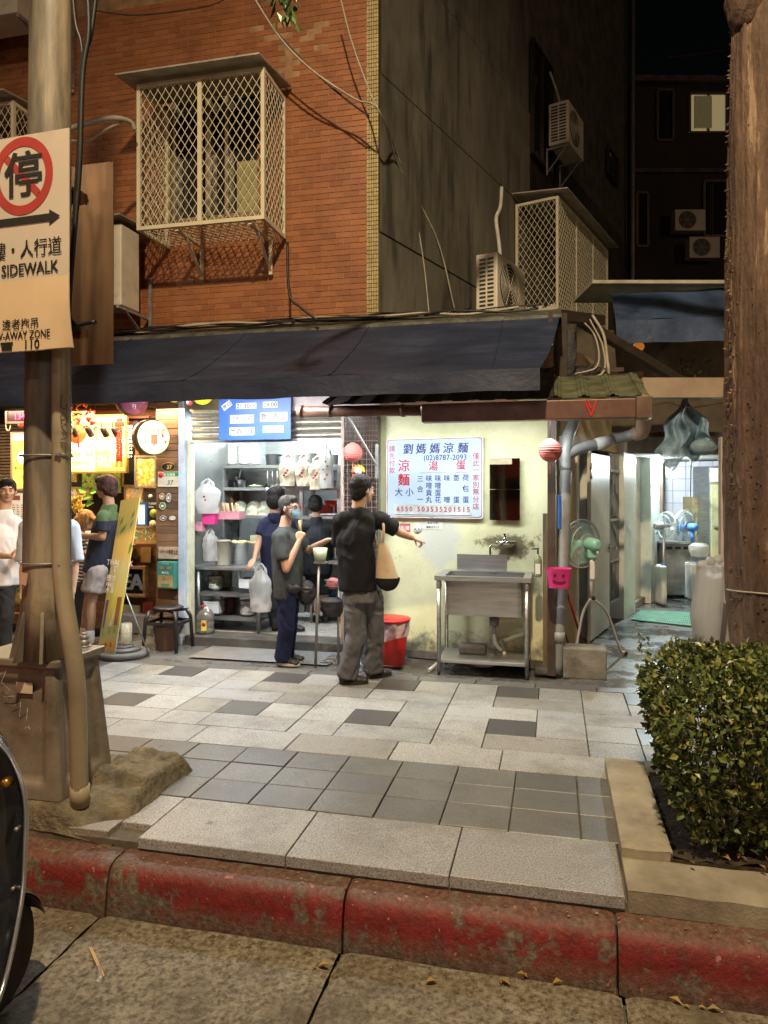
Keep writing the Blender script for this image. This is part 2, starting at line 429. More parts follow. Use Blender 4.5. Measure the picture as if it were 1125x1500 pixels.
# three rows of small grey squares
rows = [3.50, 3.765, 4.02, 4.27]
for r in range(3):
    off = .0
    x = -4.9+off
    while x < 3.4:
        if not (x+.1 > .30 and rows[r] < 4.3):
            slab(x, min(x+.335, .295 if x < .295 < x+.335 else 9), rows[r], rows[r+1], G_GREY)
        x += .335
x = -5.0
while x < 3.4:
    slab(x, x+.67, 4.27, 4.60, G_LIGHT if random.random() < .8 else G_WARM); x += .67
dk = PV.g(750, 1063, 0)[0]-.165
rws = [(4.60, 4.88, 0), (4.88, 5.21, 1), (5.21, 5.49, 2), (5.49, 5.77, 0), (5.77, 6.10, 1), (6.10, 6.24, 3)]
for (y0, y1, k) in rws:
    i0 = -6
    for i in range(i0, 5):
        x = dk+i*.99
        lm = lambda: random.choice([G_LIGHT, G_LIGHT, G_WARM])
        if k == 1:
            slab(x, x+.33, y0, y1, G_DARK); slab(x+.33, x+.66, y0, y1, lm()); slab(x+.66, x+.99, y0, y1, lm())
        elif k == 0:
            slab(x, x+.66, y0, y1, lm()); slab(x+.66, x+.99, y0, y1, lm())
        elif k == 2:
            slab(x-.33, x+.33, y0, y1, lm()); slab(x+.33, x+.66, y0, y1, lm())
        else:
            slab(x-.2, x+.295, y0, y1, G_GREY); slab(x+.295, x+.79, y0, y1, G_GREY)
m_wet, t, b = newmat('damp_concrete'); c = coords(t, 'world')
n1 = noise_n(t, 1.6, 9, .7, c); n2 = noise_n(t, 26, 5, .65, c, off=3)
colr = ramp(t, n1, [(.3, (.05, .05, .048)), (.5, (.105, .103, .098)), (.7, (.17, .165, .155))])
colr = mix(t, .35, colr, ramp(t, n2, [(.3, (.05, .05, .05)), (.7, (.2, .2, .19))]))
L(t, colr, b.inputs['Base Color'])
L(t, ramp(t, n1, [(.42, (.16,)*3), (.62, (.5,)*3)]), b.inputs['Roughness'])
bump(t, b, n2, .25, .004)
def apr(u, v):
    x = -7+u*13; y = 6.24+v*14
    return (x, y, -.006+.005*noise.noise(Vector((x*1.4, y*1.4, 0)))-(.03 if -1.4 < x < .05 and 6.35 < y < 7.2 else 0))
apron = solo('alley_floor', MB().sheet(apr, 120, 130).box(-7, 6, 6.25, 20, -.3, -.08), m_wet, kind='structure', base=(0, 0, -.3))

# ================================================================== PLANTER, HEDGE, TREE
pt_ = Thing('planter', 'low concrete planter edge around the clipped hedge at the pavement corner', 'planter', base=(.29, 3.05, -.06))
def rbox(x0, x1, y0, y1, z0, z1, nx, ny, amp=.004):
    m = MB()
    def f(u, v): 
        x = x0+u*(x1-x0); y = y0+v*(y1-y0); e = min(min(u, 1-u)*(x1-x0), min(v, 1-v)*(y1-y0))
        return (x, y, z1+amp*noise.noise(Vector((x*9, y*9, 0)))-max(0, .012-e)*.8)
    m.sheet(f, nx, ny); m.box(x0, x1, y0, y1, z0, z1-.011); return m
P_C = M('planter_concrete', (.30, .265, .19), .85, var=.3, vs=4, bp=.6, bs=70, dist=.006, coord='world', dirt=((.08, .07, .05), 3.5, .58, .6))
pt_.part('planter_rim', rbox(.29, .50, 3.32, 4.42, -.05, .075, 10, 40), P_C)
pt_.part('planter_rim', rbox(.29, 3.4, 3.045, 3.318, -.062, .035, 90, 10), P_C)
pt_.part('planter_rim', rbox(.503, 3.4, 4.25, 4.42, -.05, .075, 90, 6), P_C)
SOIL = M('soil', (.05, .035, .02), .95, var=.5, vs=20, bp=1, bs=60, dist=.02)
pt_.part('soil', rbox(.49, 3.4, 3.31, 4.26, -.05, .055, 60, 30, .03), SOIL)
def leaf_mesh(mb, p, d, n_, L_, W_, fold=.25):
    d = d.normalized(); r = d.cross(n_).normalized(); q = r.cross(d).normalized()
    a = p; b_ = p+d*L_*.5+r*W_*.5+q*fold*W_; c_ = p+d*L_; e = p+d*L_*.5-r*W_*.5+q*fold*W_; mid = p+d*L_*.5
    mb.add([a, b_, c_, e, mid], [(0, 1, 4), (1, 2, 4), (2, 3, 4), (3, 0, 4)])
def rvec():
    while True:
        v = Vector((random.uniform(-1, 1), random.uniform(-1, 1), random.uniform(-1, 1)))
        if .05 < v.length < 1: return v.normalized()
def leafmat(name, dark, mid, yel, ysh=.9):
    m, t, b = newmat(name)
    v = rnd_val(t)
    L(t, ramp(t, v, [(0, dark), (.6, mid), (ysh, mid), (1, yel)]), b.inputs['Base Color'])
    b.inputs['Roughness'].default_value = .38
    b.inputs['Subsurface Weight'].default_value = 0
    return m
HEDGE = leafmat('hedge_leaf', (.025, .042, .014), (.105, .145, .035), (.30, .28, .07), .72)
hd = Thing('hedge', 'dense knee-high hedge of small glossy leaves in the corner planter', 'hedge', base=(1.3, 3.8, .03))
def hedge_surf(x, y):
    zt = .775+.045*noise.noise(Vector((x*2.5, y*2.5, 3)))+.02*noise.noise(Vector((x*8, y*8, 1)))
    return zt
mb = MB()
hx0, hx1, hy0, hy1 = .50, 3.3, 3.20, 4.38
def inside(x, y, z):
    f = z/.75
    xl = hx0+.11-.14*sin(min(1, f*1.1)*pi*.55)+.05*noise.noise(Vector((y*3, z*4, 5)))+(1.1*max(0, f-.72))**2*1.6
    yf = hy0+.17-.17*sin(min(1, f*1.05)*pi*.55)+(1.1*max(0, f-.72))**2*1.6+.06*noise.noise(Vector((x*3, z*4, 8)))
    return min(x-xl, y-yf, hy1-y, hedge_surf(x, y)-z)
k = 0
while k < 23000:
    x = random.uniform(.3, 2.6); y = random.uniform(3.02, hy1); z = random.uniform(.10, .8)
    d = inside(x, y, z)
    if d < 0 or d > .13 or (d > .05 and random.random() < .45): continue
    k += 1
    if x > 1.9 and random.random() < .5: continue
    nv = Vector((0, 0, 1))*.7+Vector((-.5, -.8, .1))*random.random()+rvec()*.9
    dv = rvec()+Vector((-.3, -.5, .3)); s_ = random.uniform(.028, .052)
    leaf_mesh(mb, Vector((x, y, z)), dv, nv.normalized(), s_, s_*.62)
for k in range(150):            # loose shoots standing out of the clipped face
    x = random.uniform(.45, 2.2); top = random.random() < .55
    if top: y = random.uniform(3.3, 4.3); z = hedge_surf(x, y)-.05; d = Vector((random.uniform(-.4, .3), random.uniform(-.5, .2), 1)).normalized()
    else:
        z = random.uniform(.2, .68); y = random.uniform(3.2, 3.4) if x > .7 else random.uniform(3.3, 4.2); x = x if x > .7 else .60; d = Vector((-.6, -.8, .5)).normalized()
        if inside(x, y, z) < -.04: continue
    p = Vector((x, y, z)); L_ = random.uniform(.05, .13)
    for j in range(6):
        q = p+d*L_*j/5; s_ = random.uniform(.024, .04); leaf_mesh(mb, q, rvec()*.9+d*.6, rvec()+Vector((0, 0, .6)), s_, s_*.6)
hd.part('foliage', mb, HEDGE, kind='stuff')
mb = MB()
for k in range(150):
    x = random.uniform(.62, 2.6); y = random.uniform(3.5, 4.2)
    p = Vector((x, y, .04)); pts = [p]
    for j in range(4): p = p+Vector((random.uniform(-.06, .06), random.uniform(-.08, .05), .16)); pts.append(p)
    mb.tube(pts, [.006, .005, .004, .003, .002], 5, False)
hd.part('stem', mb, M('twig', (.09, .06, .035), .8), kind='stuff')
mb = MB()
for k in range(70):
    x = random.uniform(.55, 2.3); y = random.uniform(3.25, 3.6)
    leaf_mesh(mb, Vector((x, y, .07)), Vector((random.uniform(-1, 1), random.uniform(-1, 1), .1)), Vector((0, 0, 1)), .035, .018)
for k in range(60):
    x = random.uniform(.6, 2.3); y = random.uniform(3.3, 3.6); a = random.uniform(0, pi)
    mb.beam((x, y, .075), (x+.05*cos(a), y+.05*sin(a), .08), .002, .002)
solo('leaf_litter', mb, M('dry_leaf', (.28, .16, .05), .7, rnd=.6), 'dry fallen leaves and twigs on the soil at the foot of the hedge', 'leaves', kind='stuff')

# tree: thorny red-brown trunk at the right edge of the picture
m_bark, t, b = newmat('bark'); c = coords(t, 'obj')
f1 = noise_n(t, 9, 7, .65, c, (1, 1, .12)); f2 = noise_n(t, 30, 5, .7, c, (1, 1, .35), off=4); f3 = noise_n(t, 5, 3, .5, c, off=2)
colr = ramp(t, f1, [(.3, (.03, .02, .014)), (.48, (.10, .06, .04)), (.585, (.18, .11, .07)), (.63, (.46, .33, .21))])
colr = mix(t, .4, colr, ramp(t, f2, [(.3, (.03, .016, .01)), (.7, (.20, .125, .08))]))
L(t, colr, b.inputs['Base Color']); b.inputs['Roughness'].default_value = .8
bump(t, b, math_n(t, 'ADD', math_n(t, 'MULTIPLY', f1, 1.5), f2), 1.0, .02)
tw = WF.at(1118, 950, 4.75)
tree = Thing('tree', 'thick thorny tree with red-brown bark rising behind the hedge', 'tree', WF, (2.66, 4.75, .03))
def axis_(z):
    return Vector((2.62-.05*z+.012*z*z*.6+max(0, .9-z)*.07, 4.75, z)), .30-.012*z+max(0, .5-z)*.12
def trunk(u, v):
    z = .03+v*6.2; c_, r = axis_(z); a = u*2*pi
    r *= 1+.05*sin(a*3+z*.7)+.03*sin(a*7+z)+.02*noise.noise(Vector((cos(a)*3, sin(a)*3, z*2)))
    r += .016*max(0, noise.noise(Vector((cos(a)*8, sin(a)*8, z*.9))))+.009*noise.noise(Vector((cos(a)*20, sin(a)*20, z*2.2)))+.004*noise.noise(Vector((cos(a)*50, sin(a)*50, z*9)))
    return (c_.x+r*cos(a), c_.y+r*sin(a), z)
tk = tree.part('trunk', MB().sheet(trunk, 200, 330), m_bark)
mb = MB()
for k in range(900):
    z = random.uniform(.1, 5.6); c_, r = axis_(z); a = random.uniform(pi*.6, pi*1.95); h_ = random.uniform(.008, .024)
    p = c_+Vector((cos(a), sin(a), 0))*(r-.004)
    mb.cyl(p, p+Vector((cos(a), sin(a), .25))*h_, random.uniform(.007, .013), .001, 6, False)
tree.part('thorn', mb, m_bark, tk, kind='stuff')
tree.part('burl', MB().sheet(lambda u, v: (lambda a, b_: (2.34+.12*sin(b_)*cos(a)*(1+.2*noise.noise(Vector((a, b_*2, 1)))), 4.68+.15*sin(b_)*sin(a), 4.80-.2*cos(b_)*(1+.25*noise.noise(Vector((a*2, b_*3, 5))))))(u*2*pi, v*pi), 30, 20), m_bark, tk)
TL = leafmat('tree_leaf', (.02, .04, .012), (.06, .11, .02), (.14, .2, .04))
mb = MB()
mb.tube(catmull([(2.35, 4.75, 5.6), (1.3, 4.6, 6.1), (.2, 4.3, 5.7), (-.45, 4.2, 4.95), (-.6, 4.15, 4.55)], 6), [.09]*6+[.06]*6+[.035]*6+[.014]*6+[.005], 8)
mb.tube(catmull([(2.4, 4.75, 5.9), (2.6, 4.0, 7), (2.2, 3.2, 8)], 6), [.12]*7+[.07]*6, 8)
mb.tube(catmull([(2.4, 4.75, 5.9), (3.4, 5.4, 6.8), (4.2, 5.8, 7.8)], 6), [.12]*7+[.07]*6, 8)
tree.part('limb', mb, m_bark)
mb = MB()
for k in range(46):
    t_ = random.random(); p = WF.at(random.uniform(398, 442), random.uniform(-60, 52)*(.4+.6*t_), 4.15+random.uniform(-.1, .1))
    leaf_mesh(mb, p, Vector((random.uniform(-.8, .8), random.uniform(-.5, .5), -1)), rvec(), random.uniform(.06, .11), .035)
for k in range(2600):
    p = Vector((2.4, 4.3, 8.3))+rvec()*random.uniform(.3, 2.2)
    p.z = 8.3+(p.z-8.3)*.45
    leaf_mesh(mb, p, rvec(), rvec(), .13, .06)
tree.part('crown', mb, TL, kind='stuff')
mb = MB(); zc = 1.63-(873-718)/1060*4.5; c_, r = axis_(zc)
mb.tube([c_+Vector((cos(a)*(r+.008), sin(a)*(r+.008), .01*sin(a*2))) for a in [i*pi/16 for i in range(33)]], .006, 6, False)
solo('wire', mb, CABLEW, 'pale wire tied round the trunk of the thorny tree', 'wire', WF)
# ================================================================== POLE, PEDESTAL, SIGNS
def mound(u, v):
    x = -3.75+u*1.72; y = 3.05+v*.83
    e = min(1, min((1-u)*1.72/.05, v*.83/.03+.15, (1-v)*.83/.12))
    n_ = .5*noise.noise(Vector((x*4, y*4, 2)))+.3*noise.noise(Vector((x*13, y*13, 5)))+.2*noise.noise(Vector((x*31, y*31, 8)))
    k = 1-abs(2*noise.noise(Vector((x*6, y*6, 4))))
    rk = max(0, min(1, (x+2.42)/.05))*max(0, min(1, (-2.04-x+.06*n_)/.03))*max(0, min(1, (y-3.36+.1*n_)/.05))
    z = .085+.006*n_+rk*(.02+.055*k*max(0, 1-(x+2.42)/.6)+.04*n_)
    z -= max(0, (x+2.36)/.3)*max(0, (3.28-y)/.3)*.3
    return (x+.02*n_, y+.012*n_, max(-.06, z*e-.05*(1-e)))
ROUGHC = M('rough_concrete', (.19, .165, .11), .95, var=.4, vs=9, bp=1, bs=38, dist=.025, coord='world')
solo('concrete_footing', MB().sheet(mound, 190, 100), ROUGHC, 'rough broken concrete mound under the metal pole pedestal', 'concrete footing')
m_ped, t, b = newmat('pedestal_paint'); c = coords(t, 'obj')
f = noise_n(t, 3, 7, .7, c); g = noise_n(t, 45, 4, .6, c, off=4)
colr = ramp(t, f, [(.3, (.08, .07, .055)), (.5, (.19, .165, .13)), (.72, (.27, .235, .19))])
colr = mix(t, ramp(t, g, [(.6, (0, 0, 0)), (.75, (.5,)*3)]), colr, (.08, .05, .035))
L(t, colr, b.inputs['Base Color']); b.inputs['Roughness'].default_value = .42; bump(t, b, g, .15, .003)
pb = (-2.68, 3.34, .09)
ped = Thing('pole_pedestal', 'grey metal box pedestal with recessed panels bolted under the tall pole', 'pedestal', base=pb)
ZB, ZT = .09, .74
def pc(ix, iy, f, inset=0):            # corner of the tapered box, f 0..1 up
    x = (-2.99+.06*f+inset) if ix == 0 else (-2.375-.055*f-inset)
    y = (3.11+.05*f+inset) if iy == 0 else (3.56-.05*f-inset)
    return Vector((x, y, ZB+(ZT-ZB)*f))
mb = MB()
def face_panel(cn, out):                # bilinear face with a recessed rounded panel
    a, b_, c_, d = cn; N_ = 34; vs = []
    for j in range(N_+1):
        for i in range(N_+1):
            u, v = i/N_, j/N_
            p = a.lerp(b_, u).lerp(d.lerp(c_, u), v)
            e = min((min(u, 1-u)-.13)/.05, (min(v, 1-v)-.10)/.04); e = max(0, min(1, e)); e = e*e*(3-2*e)
            k = max(0, 1-min(u, 1-u)*26); vs.append(p-out*(.022*e+.012*k*k))
    w = N_+1; mb.add(vs, [(j*w+i, j*w+i+1, (j+1)*w+i+1, (j+1)*w+i) for j in range(N_) for i in range(N_)], True)
face_panel([pc(0, 0, 0), pc(1, 0, 0), pc(1, 0, 1), pc(0, 0, 1)], Vector((0, -1, 0)))
face_panel([pc(1, 0, 0), pc(1, 1, 0), pc(1, 1, 1), pc(1, 0, 1)], Vector((1, 0, 0)))
face_panel([pc(1, 1, 0), pc(0, 1, 0), pc(0, 1, 1), pc(1, 1, 1)], Vector((0, 1, 0)))
face_panel([pc(0, 1, 0), pc(0, 0, 0), pc(0, 0, 1), pc(0, 1, 1)], Vector((-1, 0, 0)))
ped.part('housing', mb, m_ped)
ped.part('top_flange', MB().box(-2.955, -2.405, 3.135, 3.535, .735, .775), m_ped, bevel=.008)
SCR = M('white_scratch', (.55, .5, .42), .7, bp=0)
mb = MB()
for pts in ([(0, .2), (.05, .22), (.02, .16), (.07, .12), (.03, .08), (.1, .09)], [(.08, .03), (.13, .06), (.12, -.02), (.17, .03), (.16, -.04)],
            [(.12, -.1), (.17, -.07), (.2, -.13), (.14, -.16), (.19, -.2), (.23, -.14)], [(.24, -.08), (.25, -.26)], [(.1, -.24), (.25, -.26)]):
    mb.tube([(-2.76+p[0], 3.153-p[1]*.06, .50+p[1]*.95) for p in pts], .0014, 4, False)
ped.part('scratched_tag', mb, SCR, kind=None)
ped.part('paper_label', MB().box(-2.66, -2.565, 3.1545, 3.156, .60, .655), M('old_paper', (.55, .48, .36), .8))
mb = MB()
for (x, y) in ((-2.50, 3.19), (-2.87, 3.19), (-2.50, 3.48), (-2.87, 3.48)):
    b2 = MB(); b2.cyl((x, y, .775), (x, y, .783), .034, n=16); b2.cyl((x, y, .783), (x, y, .813), .026, n=6); b2.cyl((x, y, .813), (x, y, .838), .023, n=6)
    b2.cyl((x, y, .838), (x, y, .85), .013, n=10); ped.part('bolt', b2, GALV)
m_pole, t, b = newmat('pole_paint'); c = coords(t, 'obj')
f = noise_n(t, 3, 7, .65, c, (2, 2, .25)); g = noise_n(t, 60, 4, .6, c, off=4)
colr = ramp(t, f, [(.38, (.075, .065, .05)), (.5, (.17, .15, .115)), (.62, (.36, .30, .20))])
colr = mix(t, ramp(t, noise_n(t, 2.4, 8, .7, c, off=9), [(.55, (0, 0, 0)), (.68, (.7,)*3)]), colr, (.10, .07, .045))
L(t, colr, b.inputs['Base Color']); b.inputs['Roughness'].default_value = .5; bump(t, b, g, .12, .003)
polep = PV.at(68, 960, 3.72); tx, ty = polep.x, polep.y
pole = Thing('utility_pole', 'tall tapered steel pole with conduit standing on the pedestal', 'pole', base=(tx, ty, .775))
topx = PV.h(74, 0, ty)[0]
mb = MB(); mb.tube([(tx+(topx-tx)*k/20*1.9, ty, .775+(7.2-.775)*k/20) for k in range(21)], [.118-.036*k/20+(.012 if k == 0 else 0) for k in range(21)], 40)
pole.part('shaft', mb, m_pole)
mb = MB()
for ang in (-60, 50, 160, 250, 205):
    a = radians(ang); d = Vector((cos(a), sin(a), 0)); n_ = Vector((-d.y, d.x, 0))*.008; p = Vector((tx, ty, .775))
    q = [p+d*.11, p+d*.175, p+d*.125+Vector((0, 0, .24)), p+d*.105+Vector((0, 0, .25))]
    gm = MB().add([v+n_ for v in q]+[v-n_ for v in q], [(0, 1, 2, 3), (7, 6, 5, 4)]+[(i, i+4, (i+1) % 4+4, (i+1) % 4) for i in range(4)])
    pole.part('gusset', gm, m_pole)
CONDM = M('conduit_paint', (.33, .28, .19), .42, var=.14, vs=4, bp=.08, dirt=((.10, .08, .06), 5, .6, .6))
cpts = [PV.at(89, 420, 3.58), PV.at(89, 560, 3.58), PV.at(89, 700, 3.58), PV.at(89, 800, 3.57), PV.at(92, 860, 3.55), PV.at(101, 920, 3.53), PV.at(110, 980, 3.55), PV.at(114, 1040, 3.58), PV.at(117, 1178, 3.61)]
pole.part('conduit', MB().tube(catmull(cpts, 6), .042, 20), CONDM)
pole.part('conduit_collar', MB().tube([PV.at(117, 1150, 3.61), PV.at(117, 1180, 3.61)], .047, 20), CONDM)
for py in (668, 823):
    cc = PV.at(68, py, 3.72); rr = .125; mb = MB(); ring = []
    q = PV.at(90, py, 3.58)
    for i in range(25):
        a = -pi*1.15+i*pi*1.45/24; ring.append((cc.x+rr*cos(a), cc.y+rr*sin(a), cc.z))
    ring += [(q.x+.048*cos(a), q.y+.048*sin(a), cc.z) for a in (-1.4, -.8, -.2, .5)]
    mb.tube(ring, .0045, 6, False); mb.box(q.x+.0, q.x+.03, q.y-.056, q.y-.045, cc.z-.006, cc.z+.006)
    pole.part('steel_strap', mb, GALV)
GRAF = M('marker_ink', (.05, .04, .03), .6, bp=0)
mb = MB()
def strokes(px0, py0, sc, segs, Y):
    for sgm in segs: mb.tube([PV.at(px0+x*sc, py0+y*sc, Y-abs(x*sc-0)*.0) for x, y in sgm], .0022, 4, False)
strokes(86, 578, 1, [[(4, 0), (2, 18), (11, 22), (11, 14)], [(8, 26), (3, 32), (4, 42), (9, 44), (12, 38), (10, 28)], [(12, 44), (4, 48), (11, 56), (11, 64), (3, 66)], [(2, 70), (11, 71)], [(9, 71), (10, 84)]], 3.532)
pole.part('graffiti', mb, GRAF)
pole.part('sticker', MB().add([PV.at(x, y, 3.585) for x, y in ((30, 838), (41, 840), (38, 858), (30, 855))], [(0, 1, 2, 3)]), M('pink_sticker', (.6, .36, .25), .6))
# no-stopping sign
SIGNB = M('sign_face', (.60, .52, .42), .5, var=.06, vs=2, bp=.02, dirt=((.36, .28, .2), 3, .6, .4))
SIGNL = M('sign_face_low', (.72, .55, .34), .5, var=.08, vs=2, bp=.02)
INK = M('sign_black', (.012, .011, .01), .5, bp=0, var=.1); SRED = M('sign_red', (.42, .03, .025), .45, bp=0, var=.1)
STf = Fr(16.5, *WF.at(33, 400, 3.42).xy)
def sz(px, py): return STf.h(px, py, 0)
x0, zt = sz(-34, 205); x1, zt2 = sz(101, 187); zb = sz(50, 514)[1]; zm = sz(50, 409)[1]; zt = zt2
sg = Thing('no_stopping_sign', 'tall beige no-stopping tow-away sign with red prohibition ring and black arrow', 'sign', STf, ((x0+x1)/2, 0, zb))
def curl(u, v):
    x = x0+u*(x1-x0); z = zb+v*(zt-zb); k = max(0, u-.7)/.3*max(0, .25-v)/.25
    return (x, .03*k*k, z+.01*k)
mb = MB().sheet(curl, 24, 40); mb.sheet(lambda u, v: (curl(1-u, v)[0], curl(1-u, v)[1]+.004, curl(1-u, v)[2]), 24, 40)
sg.part('panel', mb, SIGNB)
mb = MB().sheet(lambda u, v: (lambda p: (p[0], p[1]-.0015, p[2]))(curl(u*.998+.001, v*(zm-zb)/(zt-zb)+.003)), 24, 16)
sg.part('lower_sheet', mb, SIGNL)
(cx0, cz0) = sz(33, 258); ro = (sz(78, 258)[0]-cx0); ri = ro*.76; mb = MB(); n_ = 64
yy = .0015
mb.add([(cx0+r*cos(2*pi*k/n_), yy-.004, cz0+r*1.05*sin(2*pi*k/n_)) for r in (ri, ro) for k in range(n_)], [(k, (k+1) % n_, n_+(k+1) % n_, n_+k) for k in range(n_)])
d = .7*ri; w = .018
mb.add([(cx0-d-w*.7, yy-.0035, cz0+d-w*.7), (cx0-d+w*.7, yy-.0035, cz0+d+w*.7), (cx0+d+w*.7, yy-.0035, cz0-d+w*.7), (cx0+d-w*.7, yy-.0035, cz0-d-w*.7)], [(0, 3, 2, 1)])
sg.part('prohibition_ring', mb, SRED)
mb = MB()
def stext(s_, px, py, hpx, bold=.01, sx=1): 
    x, z = sz(px, py); mb.text(s_, x, yy-.006, z, hpx/FOC*3.35, bold, sx=sx)
stext('停', 35, 282, 72, .02)
a0, za = sz(-34, 332); a1, _ = sz(73, 332); a2, _ = sz(89, 330); hh = .017
mb.add([(a0, yy-.006, za-hh), (a1, yy-.006, za-hh), (a1, yy-.006, za-hh*2.1), (a2, yy-.006, za), (a1, yy-.006, za+hh*2.1), (a1, yy-.006, za+hh), (a0, yy-.006, za+hh)], [(0, 1, 2, 3, 4, 5, 6)])
stext('騎樓・人行道', 30, 376, 28, .012, .9); stext('SIDEWALK', 44, 402, 25, .02, .86)
yy = .001
stext('違者拖吊', 31, 481, 17, .01); stext('TOW-AWAY ZONE', 26, 497, 17, .016, .8); stext('110', 47, 511, 20, .02)
x, z = sz(11, 508); mb.box(x-.03, x+.03, yy-.007, yy-.0055, z-.018, z+.004); mb.box(x-.036, x+.036, yy-.0072, yy-.0062, z+.008, z+.02); mb.box(x-.02, x+.02, yy-.0069, yy-.006, z+.0, z+.012)
sg.part('lettering', mb, INK)
# brown sign seen from the back
B2 = M('sign_back', (.16, .095, .055), .33, .55, var=.35, vs=1.6, bp=.05, stretch=(3, 3, .3))
xa, za = PV.h(100, 240, 3.72); xb, _ = PV.h(166, 236, 3.72); zb_ = PV.h(160, 533, 3.72)[1]; za = PV.h(166, 236, 3.72)[1]
bs = Thing('sign_back_panel', 'brown metal sign seen from behind, strapped to the right of the pole', 'sign', base=((xa+xb)/2, 3.7, zb_))
bs.part('panel', MB().box(xa-.12, xb, 3.72, 3.726, zb_, za), B2, bevel=.002)
for py in (285, 480):
    z = PV.h(110, py, 3.7)[1]; x = PV.h(106, py, 3.7)[0]
    bs.part('clamp', MB().box(x-.05, x+.045, 3.66, 3.72, z-.03, z+.03).cyl((x+.02, 3.64, z), (x+.02, 3.66, z), .018, n=8), M('clamp_dark', (.06, .045, .03), .5, .6), bevel=.008)
# black cables running up the pole
def cable(pts, r, mat, name, label, cat='cable', fr=PV, group=None, n=6):
    P = catmull(pts, 8); return solo(name, MB().tube(P, r, n, True), mat, label, cat, fr, base=P[0], group=group)
A_ = PV.at
cable([A_(124, -60, 3.6), A_(130, 40, 3.6), A_(121, 110, 3.6), A_(116, 250, 3.6), A_(104, 400, 3.62), A_(103, 470, 3.62), A_(140, 472, 3.6)], .013, CABLE, 'cable', 'thick black cable hanging beside the pole down to the sign clamp')
cable([A_(147, -60, 3.62), A_(133, 50, 3.62), A_(120, 90, 3.62), A_(117, 180, 3.62), A_(112, 300, 3.6), A_(103, 420, 3.62)], .011, CABLE, 'cable', 'black cable forking off to the upper right beside the pole')
cable([A_(102, -60, 3.64), A_(110, 30, 3.64), A_(120, 78, 3.63), A_(116, 200, 3.64), A_(108, 330, 3.64)], .010, CABLE, 'cable', 'black cable forking off nearest to the pole shaft')
# ================================================================== SCOOTER at the left edge
SCB = M('scooter_paint', (.028, .032, .04), .25, .3, var=.3, vs=3, bp=.02, coat=.6, dirt=((.10, .09, .07), 6, .58, .5))
SCS = M('scooter_silver', (.42, .44, .48), .25, .7, var=.1, bp=0)
sc = Thing('scooter', 'dark motor scooter with silver trim parked nose to the red kerb', 'scooter', base=(-2.02, 2.35, -.27))
mx = PV.at(10, 1300, 2.5).x
edge = [A_(-25, 1068, 2.50), A_(0, 1090, 2.50), A_(16, 1110, 2.50), A_(31, 1145, 2.49), A_(38, 1185, 2.48), A_(37, 1240, 2.46), A_(34, 1300, 2.43), A_(24, 1362, 2.38), A_(10, 1425, 2.32), A_(-4, 1470, 2.26), A_(-30, 1530, 2.2)]
E = catmull(edge, 8); cxs = -2.13
def shield(u, v):
    p = E[min(len(E)-1, int(round(v*(len(E)-1))))]
    x = p.x+(cxs*2-2*p.x)*u; y = p.y+.16*sin(pi*u)**.8+.03*sin(u*pi*3)*0
    return (x, y, p.z+.05*sin(pi*u)*(1-v))
mb = MB().sheet(shield, 28, len(E)-1); mb.sheet(lambda u, v: (lambda q: (q[0], q[1]-.015-.03*sin(pi*u), q[2]))(shield(1-u, v)), 28, len(E)-1)
body = sc.part('leg_shield', mb, SCB)
sc.part('trim', MB().tube(E, .0085, 8), SCS, body)
wr = .215; q_ = PV.at(40, 1338, 2.80); wx = q_.x; wy = q_.y-wr; wz = -.055
prof = [(wr-.075, -.045), (wr-.03, -.055), (wr-.005, -.035), (wr, 0), (wr-.005, .035), (wr-.03, .055), (wr-.075, .045)]
wh = sc.part('wheel', MB().lathe((wx-.0, wy, wz), [(.03, -.05), (.05, -.03), (.06, .03), (.03, .05)], 16, 'x'), SCS)
sc.part('tyre', MB().lathe((wx, wy, wz), prof, 40, 'x'), RUBBER, wh)
sc.part('rim', MB().lathe((wx, wy, wz), [(wr-.073, -.03), (wr-.085, -.01), (wr-.085, .01), (wr-.073, .03)], 30, 'x'), SCS, wh)
mb = MB()
def fender(u, v):
    a = radians(15+150*v); w = (u-.5)*.16; r = wr+.035-.5*w*w*8
    return (wx+w, wy+cos(a)*r, wz+sin(a)*r)
sc.part('front_fender', mb.sheet(fender, 8, 16).sheet(lambda u, v: (lambda p: (p[0], p[1]*.995+wy*.005, p[2]-.006))(fender(1-u, v)), 8, 16), SCB)
for sx in (-.075, .075): sc.part('fork', MB().cyl((wx+sx, wy, wz), (wx+sx*.9, wy-.22, .45), .018, n=10), STEELD)
sc.part('floorboard', MB().box(cxs-.15, cxs+.17, 1.75, 2.36, -.03, .02), BLACKP, bevel=.02)
sc.part('seat', MB().box(cxs-.13, cxs+.13, 1.0, 1.75, .42, .53), BLACKP, bevel=.05)
sc.part('rear_body', MB().box(cxs-.16, cxs+.16, .9, 1.72, .02, .41), SCB, bevel=.06)
sc.part('handlebar', MB().tube(catmull([(cxs-.28, 2.0, .80), (cxs-.2, 2.15, .76), (cxs, 2.25, .72), (cxs+.2, 2.15, .76), (cxs+.28, 2.0, .80)], 5), .016, 8), BLACKP)
q = A_(12, 1145, 2.475); 
sc.part('brass_screw', MB().lathe((q.x, q.y-.012, q.z), [(.0, -.012), (.012, -.01), (.017, 0), (.017, .02)], 18, 'y'), M('brass', (.5, .28, .06), .3, .9))
for p_ in ((27, 1213), (22, 1300)):
    q = A_(p_[0], p_[1], 2.455); sc.part('screw', MB().lathe((q.x, q.y-.012, q.z), [(0, -.004), (.006, -.003), (.008, .0), (.008, .02)], 10, 'y'), STEELD)
rw = [(r-.0, h) for r, h in prof]
sc.part('rear_wheel', MB().lathe((cxs, 1.15, wz), prof, 32, 'x'), RUBBER)
